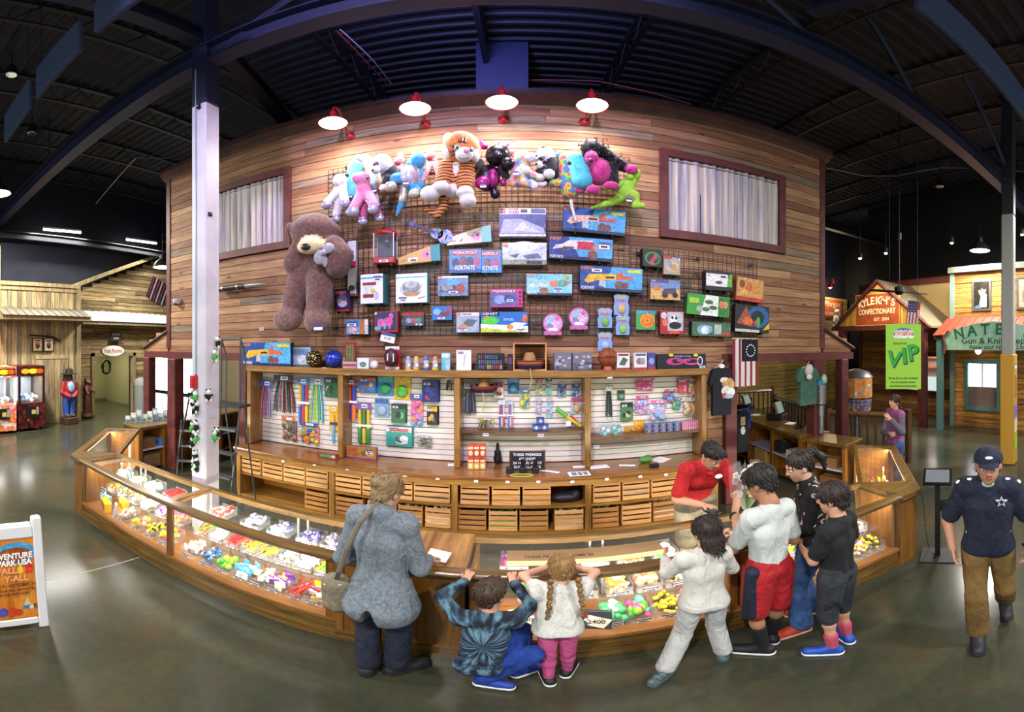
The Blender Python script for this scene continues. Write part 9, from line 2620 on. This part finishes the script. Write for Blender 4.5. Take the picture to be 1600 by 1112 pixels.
for i in range(13):
 a = 2 * PI * i / 13
 MB().lathe([(.011,0),(.011,.003)],5,M=Matrix.Translation((w_ * .19 + .075 * math.cos(a),-.018,h_ * .75 + .085 * math.sin(a))) @ Matrix.Rotation(HP,4,'X')).obj('star',CARD,o)
MB().tube([(-w_ * .52,0,h_),(w_ * .52,0,h_)],.012,6).obj('rod',mat('#b8a888'),o)
for s in (-1,1): MB().tube([(s * w_ * .45,0,h_),(s * w_ * .45,.13,h_ + .02)],.005,5).obj('wall_hook',STEEL,o)
# registers
for k,(px,py,sc_) in enumerate(((1211,655,1.0),(1161,640,.8))):
 p = fl(px,py,.925)
 o = thing('cash_register','beige touch screen cash register, %s' % ('nearer one with black printer','farther one half hidden by shirts')[k],'cash register',(p.x + .05,p.y,.922),.5,'cash registers')
 MB().bev((.06,.02,.06),(.34,.36,.11),.015).obj('drawer_base',mat('#1e1d20',.5),o)
 MB().box((-.05,-.06,.26),(.30,.05,.24),e=(-.35,0,0)).obj('monitor',mat('#8d8a78',.5),o)
 MB().box((-.05,-.092,.262),(.24,.004,.18),e=(-.35,0,0)).obj('screen',glow('#a8c0b4',.55),o)
 MB().bev((.17,.02,.2),(.14,.2,.18),.02).obj('receipt_printer',mat('#18181b',.5),o)
 MB().tube([(-.05,0,.1),(-.05,-.03,.2)],.035,8).obj('neck',mat('#6a685c',.5),o)
p = fl(1250,668,.925)
o = thing('desk_phone','black desk phone on the register counter','phone',(p.x,p.y,.922),.6)
MB().prism([(-.1,0),(.1,0),(.1,.07),(-.1,.03)],-.08,.08,'y').obj('base',mat('#1a1a1e',.45),o)
MB().tube([(-.08,-.05,.055),(0,-.05,.085),(.09,-.05,.1)],.02,8).obj('handset',mat('#121215',.4),o,True)
for k,(px,py) in enumerate(((1180,648),(1235,661))):
 p = fl(px,py,.925)
 tag(MB().box((0,0,.003),(.22,.16,.004),0,.5).obj('paper_stack',CARD,None,loc=(p.x,p.y,.921)),'white papers on the register counter, %s' % ('beside the shirts','beside the desk phone')[k],'paper')
# tumblers on the front maroon post
p = wy(1283,672,4.88)
o = thing('cup_dispenser','stack of three silver tumblers hung on the maroon post','tumbler',(p.x,4.88,.94))
for k,(z,r,hh) in enumerate(((.0,.045,.3),(.3,.055,.2),(.52,.085,.32))): MB().lathe([(r,z),(r,z + hh),(r * .8,z + hh)],14).obj('tumbler',mat('#8a8c90',.3,.7),o,True)
MB().lathe([(.06,.84),(.07,.9),(.03,.93)],10,(-.04,0,0)).obj('blue_wrap',mat('#3a80b8',.5),o)
blob('green_wrap',[ell((.06,0,.93),(.07,.05,.1))],noisy('green_wrap',[(.4,'#3a7a4a'),(.6,'#a8c8b0')],30,.6),o,.014,.02)
# bundle of wrapped flowers on the counter beside the clerk
p = fl(1168,800,.9)
o = thing('wrapped_flowers','bunch of clear wrapped pale flowers on the counter beside the clerk','flowers',(p.x,p.y + .02,CT + .001))
rs = random.Random(77)
mb = MB()
for k in range(26):
 a,r = rs.random() * 6.28,rs.uniform(.02,.14)
 z = rs.uniform(.18,.46)
 mb.tube([(0,0,.0),(r * .5 * math.cos(a),r * .4 * math.sin(a),z * .6),(r * math.cos(a),r * .6 * math.sin(a),z)],.004,4,0)
 for q in range(5):
  b = q * 1.257
  mb.sph((r * math.cos(a) + .02 * math.cos(b),r * .6 * math.sin(a) - .01,z + .02 * math.sin(b)),(.018,.012,.018),6,4,1 + k % 3)
mb.obj('blooms',[mat('#4a6a38',.7),mat('#d8d4d0',.7),mat('#c8a878',.7),mat('#c8a8b0',.7)],o)
for k in range(7):
 a = k * .9
 mbf = MB()
 mbf.add([(0,0,0),(.16 * math.cos(a),.10 * math.sin(a),.2),(.18 * math.cos(a + .4),.1 * math.sin(a + .4),.5),(.06 * math.cos(a + .5),.05 * math.sin(a + .5),.52)],[(0,1,2,3)])
 mbf.obj('film_wrap',FILM,o)
# pay items on the glass
p = fl(1134,832,.9)
tag(MB().bev((0,0,.012),(.16,.10,.02),.003,rz=.3).obj('picture_card',noisy('card_print',[(.4,'#8a2a24'),(.5,'#d8c8a0'),(.6,'#3a3a58')],20,.5),None,loc=(p.x,p.y,CT + .001)),'small colourful card lying on the glass under the clerk hand','card')
mat_ = MB().bb((2.6,3.2,.0),(3.3,3.9,.012))
tag(mat_.obj('floor_mat',mat('#26241f',.95),None),'dark rubber mat on the floor behind the counter','mat')
# fit lettering widths, then turn lettering into plain meshes
bpy.context.view_layer.update()
for o,wd in FIT:
 if o.dimensions.x > 1e-6: o.scale.x = wd / o.dimensions.x
dg = bpy.context.evaluated_depsgraph_get()
for o in [q for q in sc.objects if q.type == 'FONT']:
 me = bpy.data.meshes.new_from_object(o.evaluated_get(dg))
 n = bpy.data.objects.new('lettering',me)
 COL.objects.link(n)
 n.parent = o.parent
 n.matrix_basis = o.matrix_basis.copy()
 bpy.data.objects.remove(o)
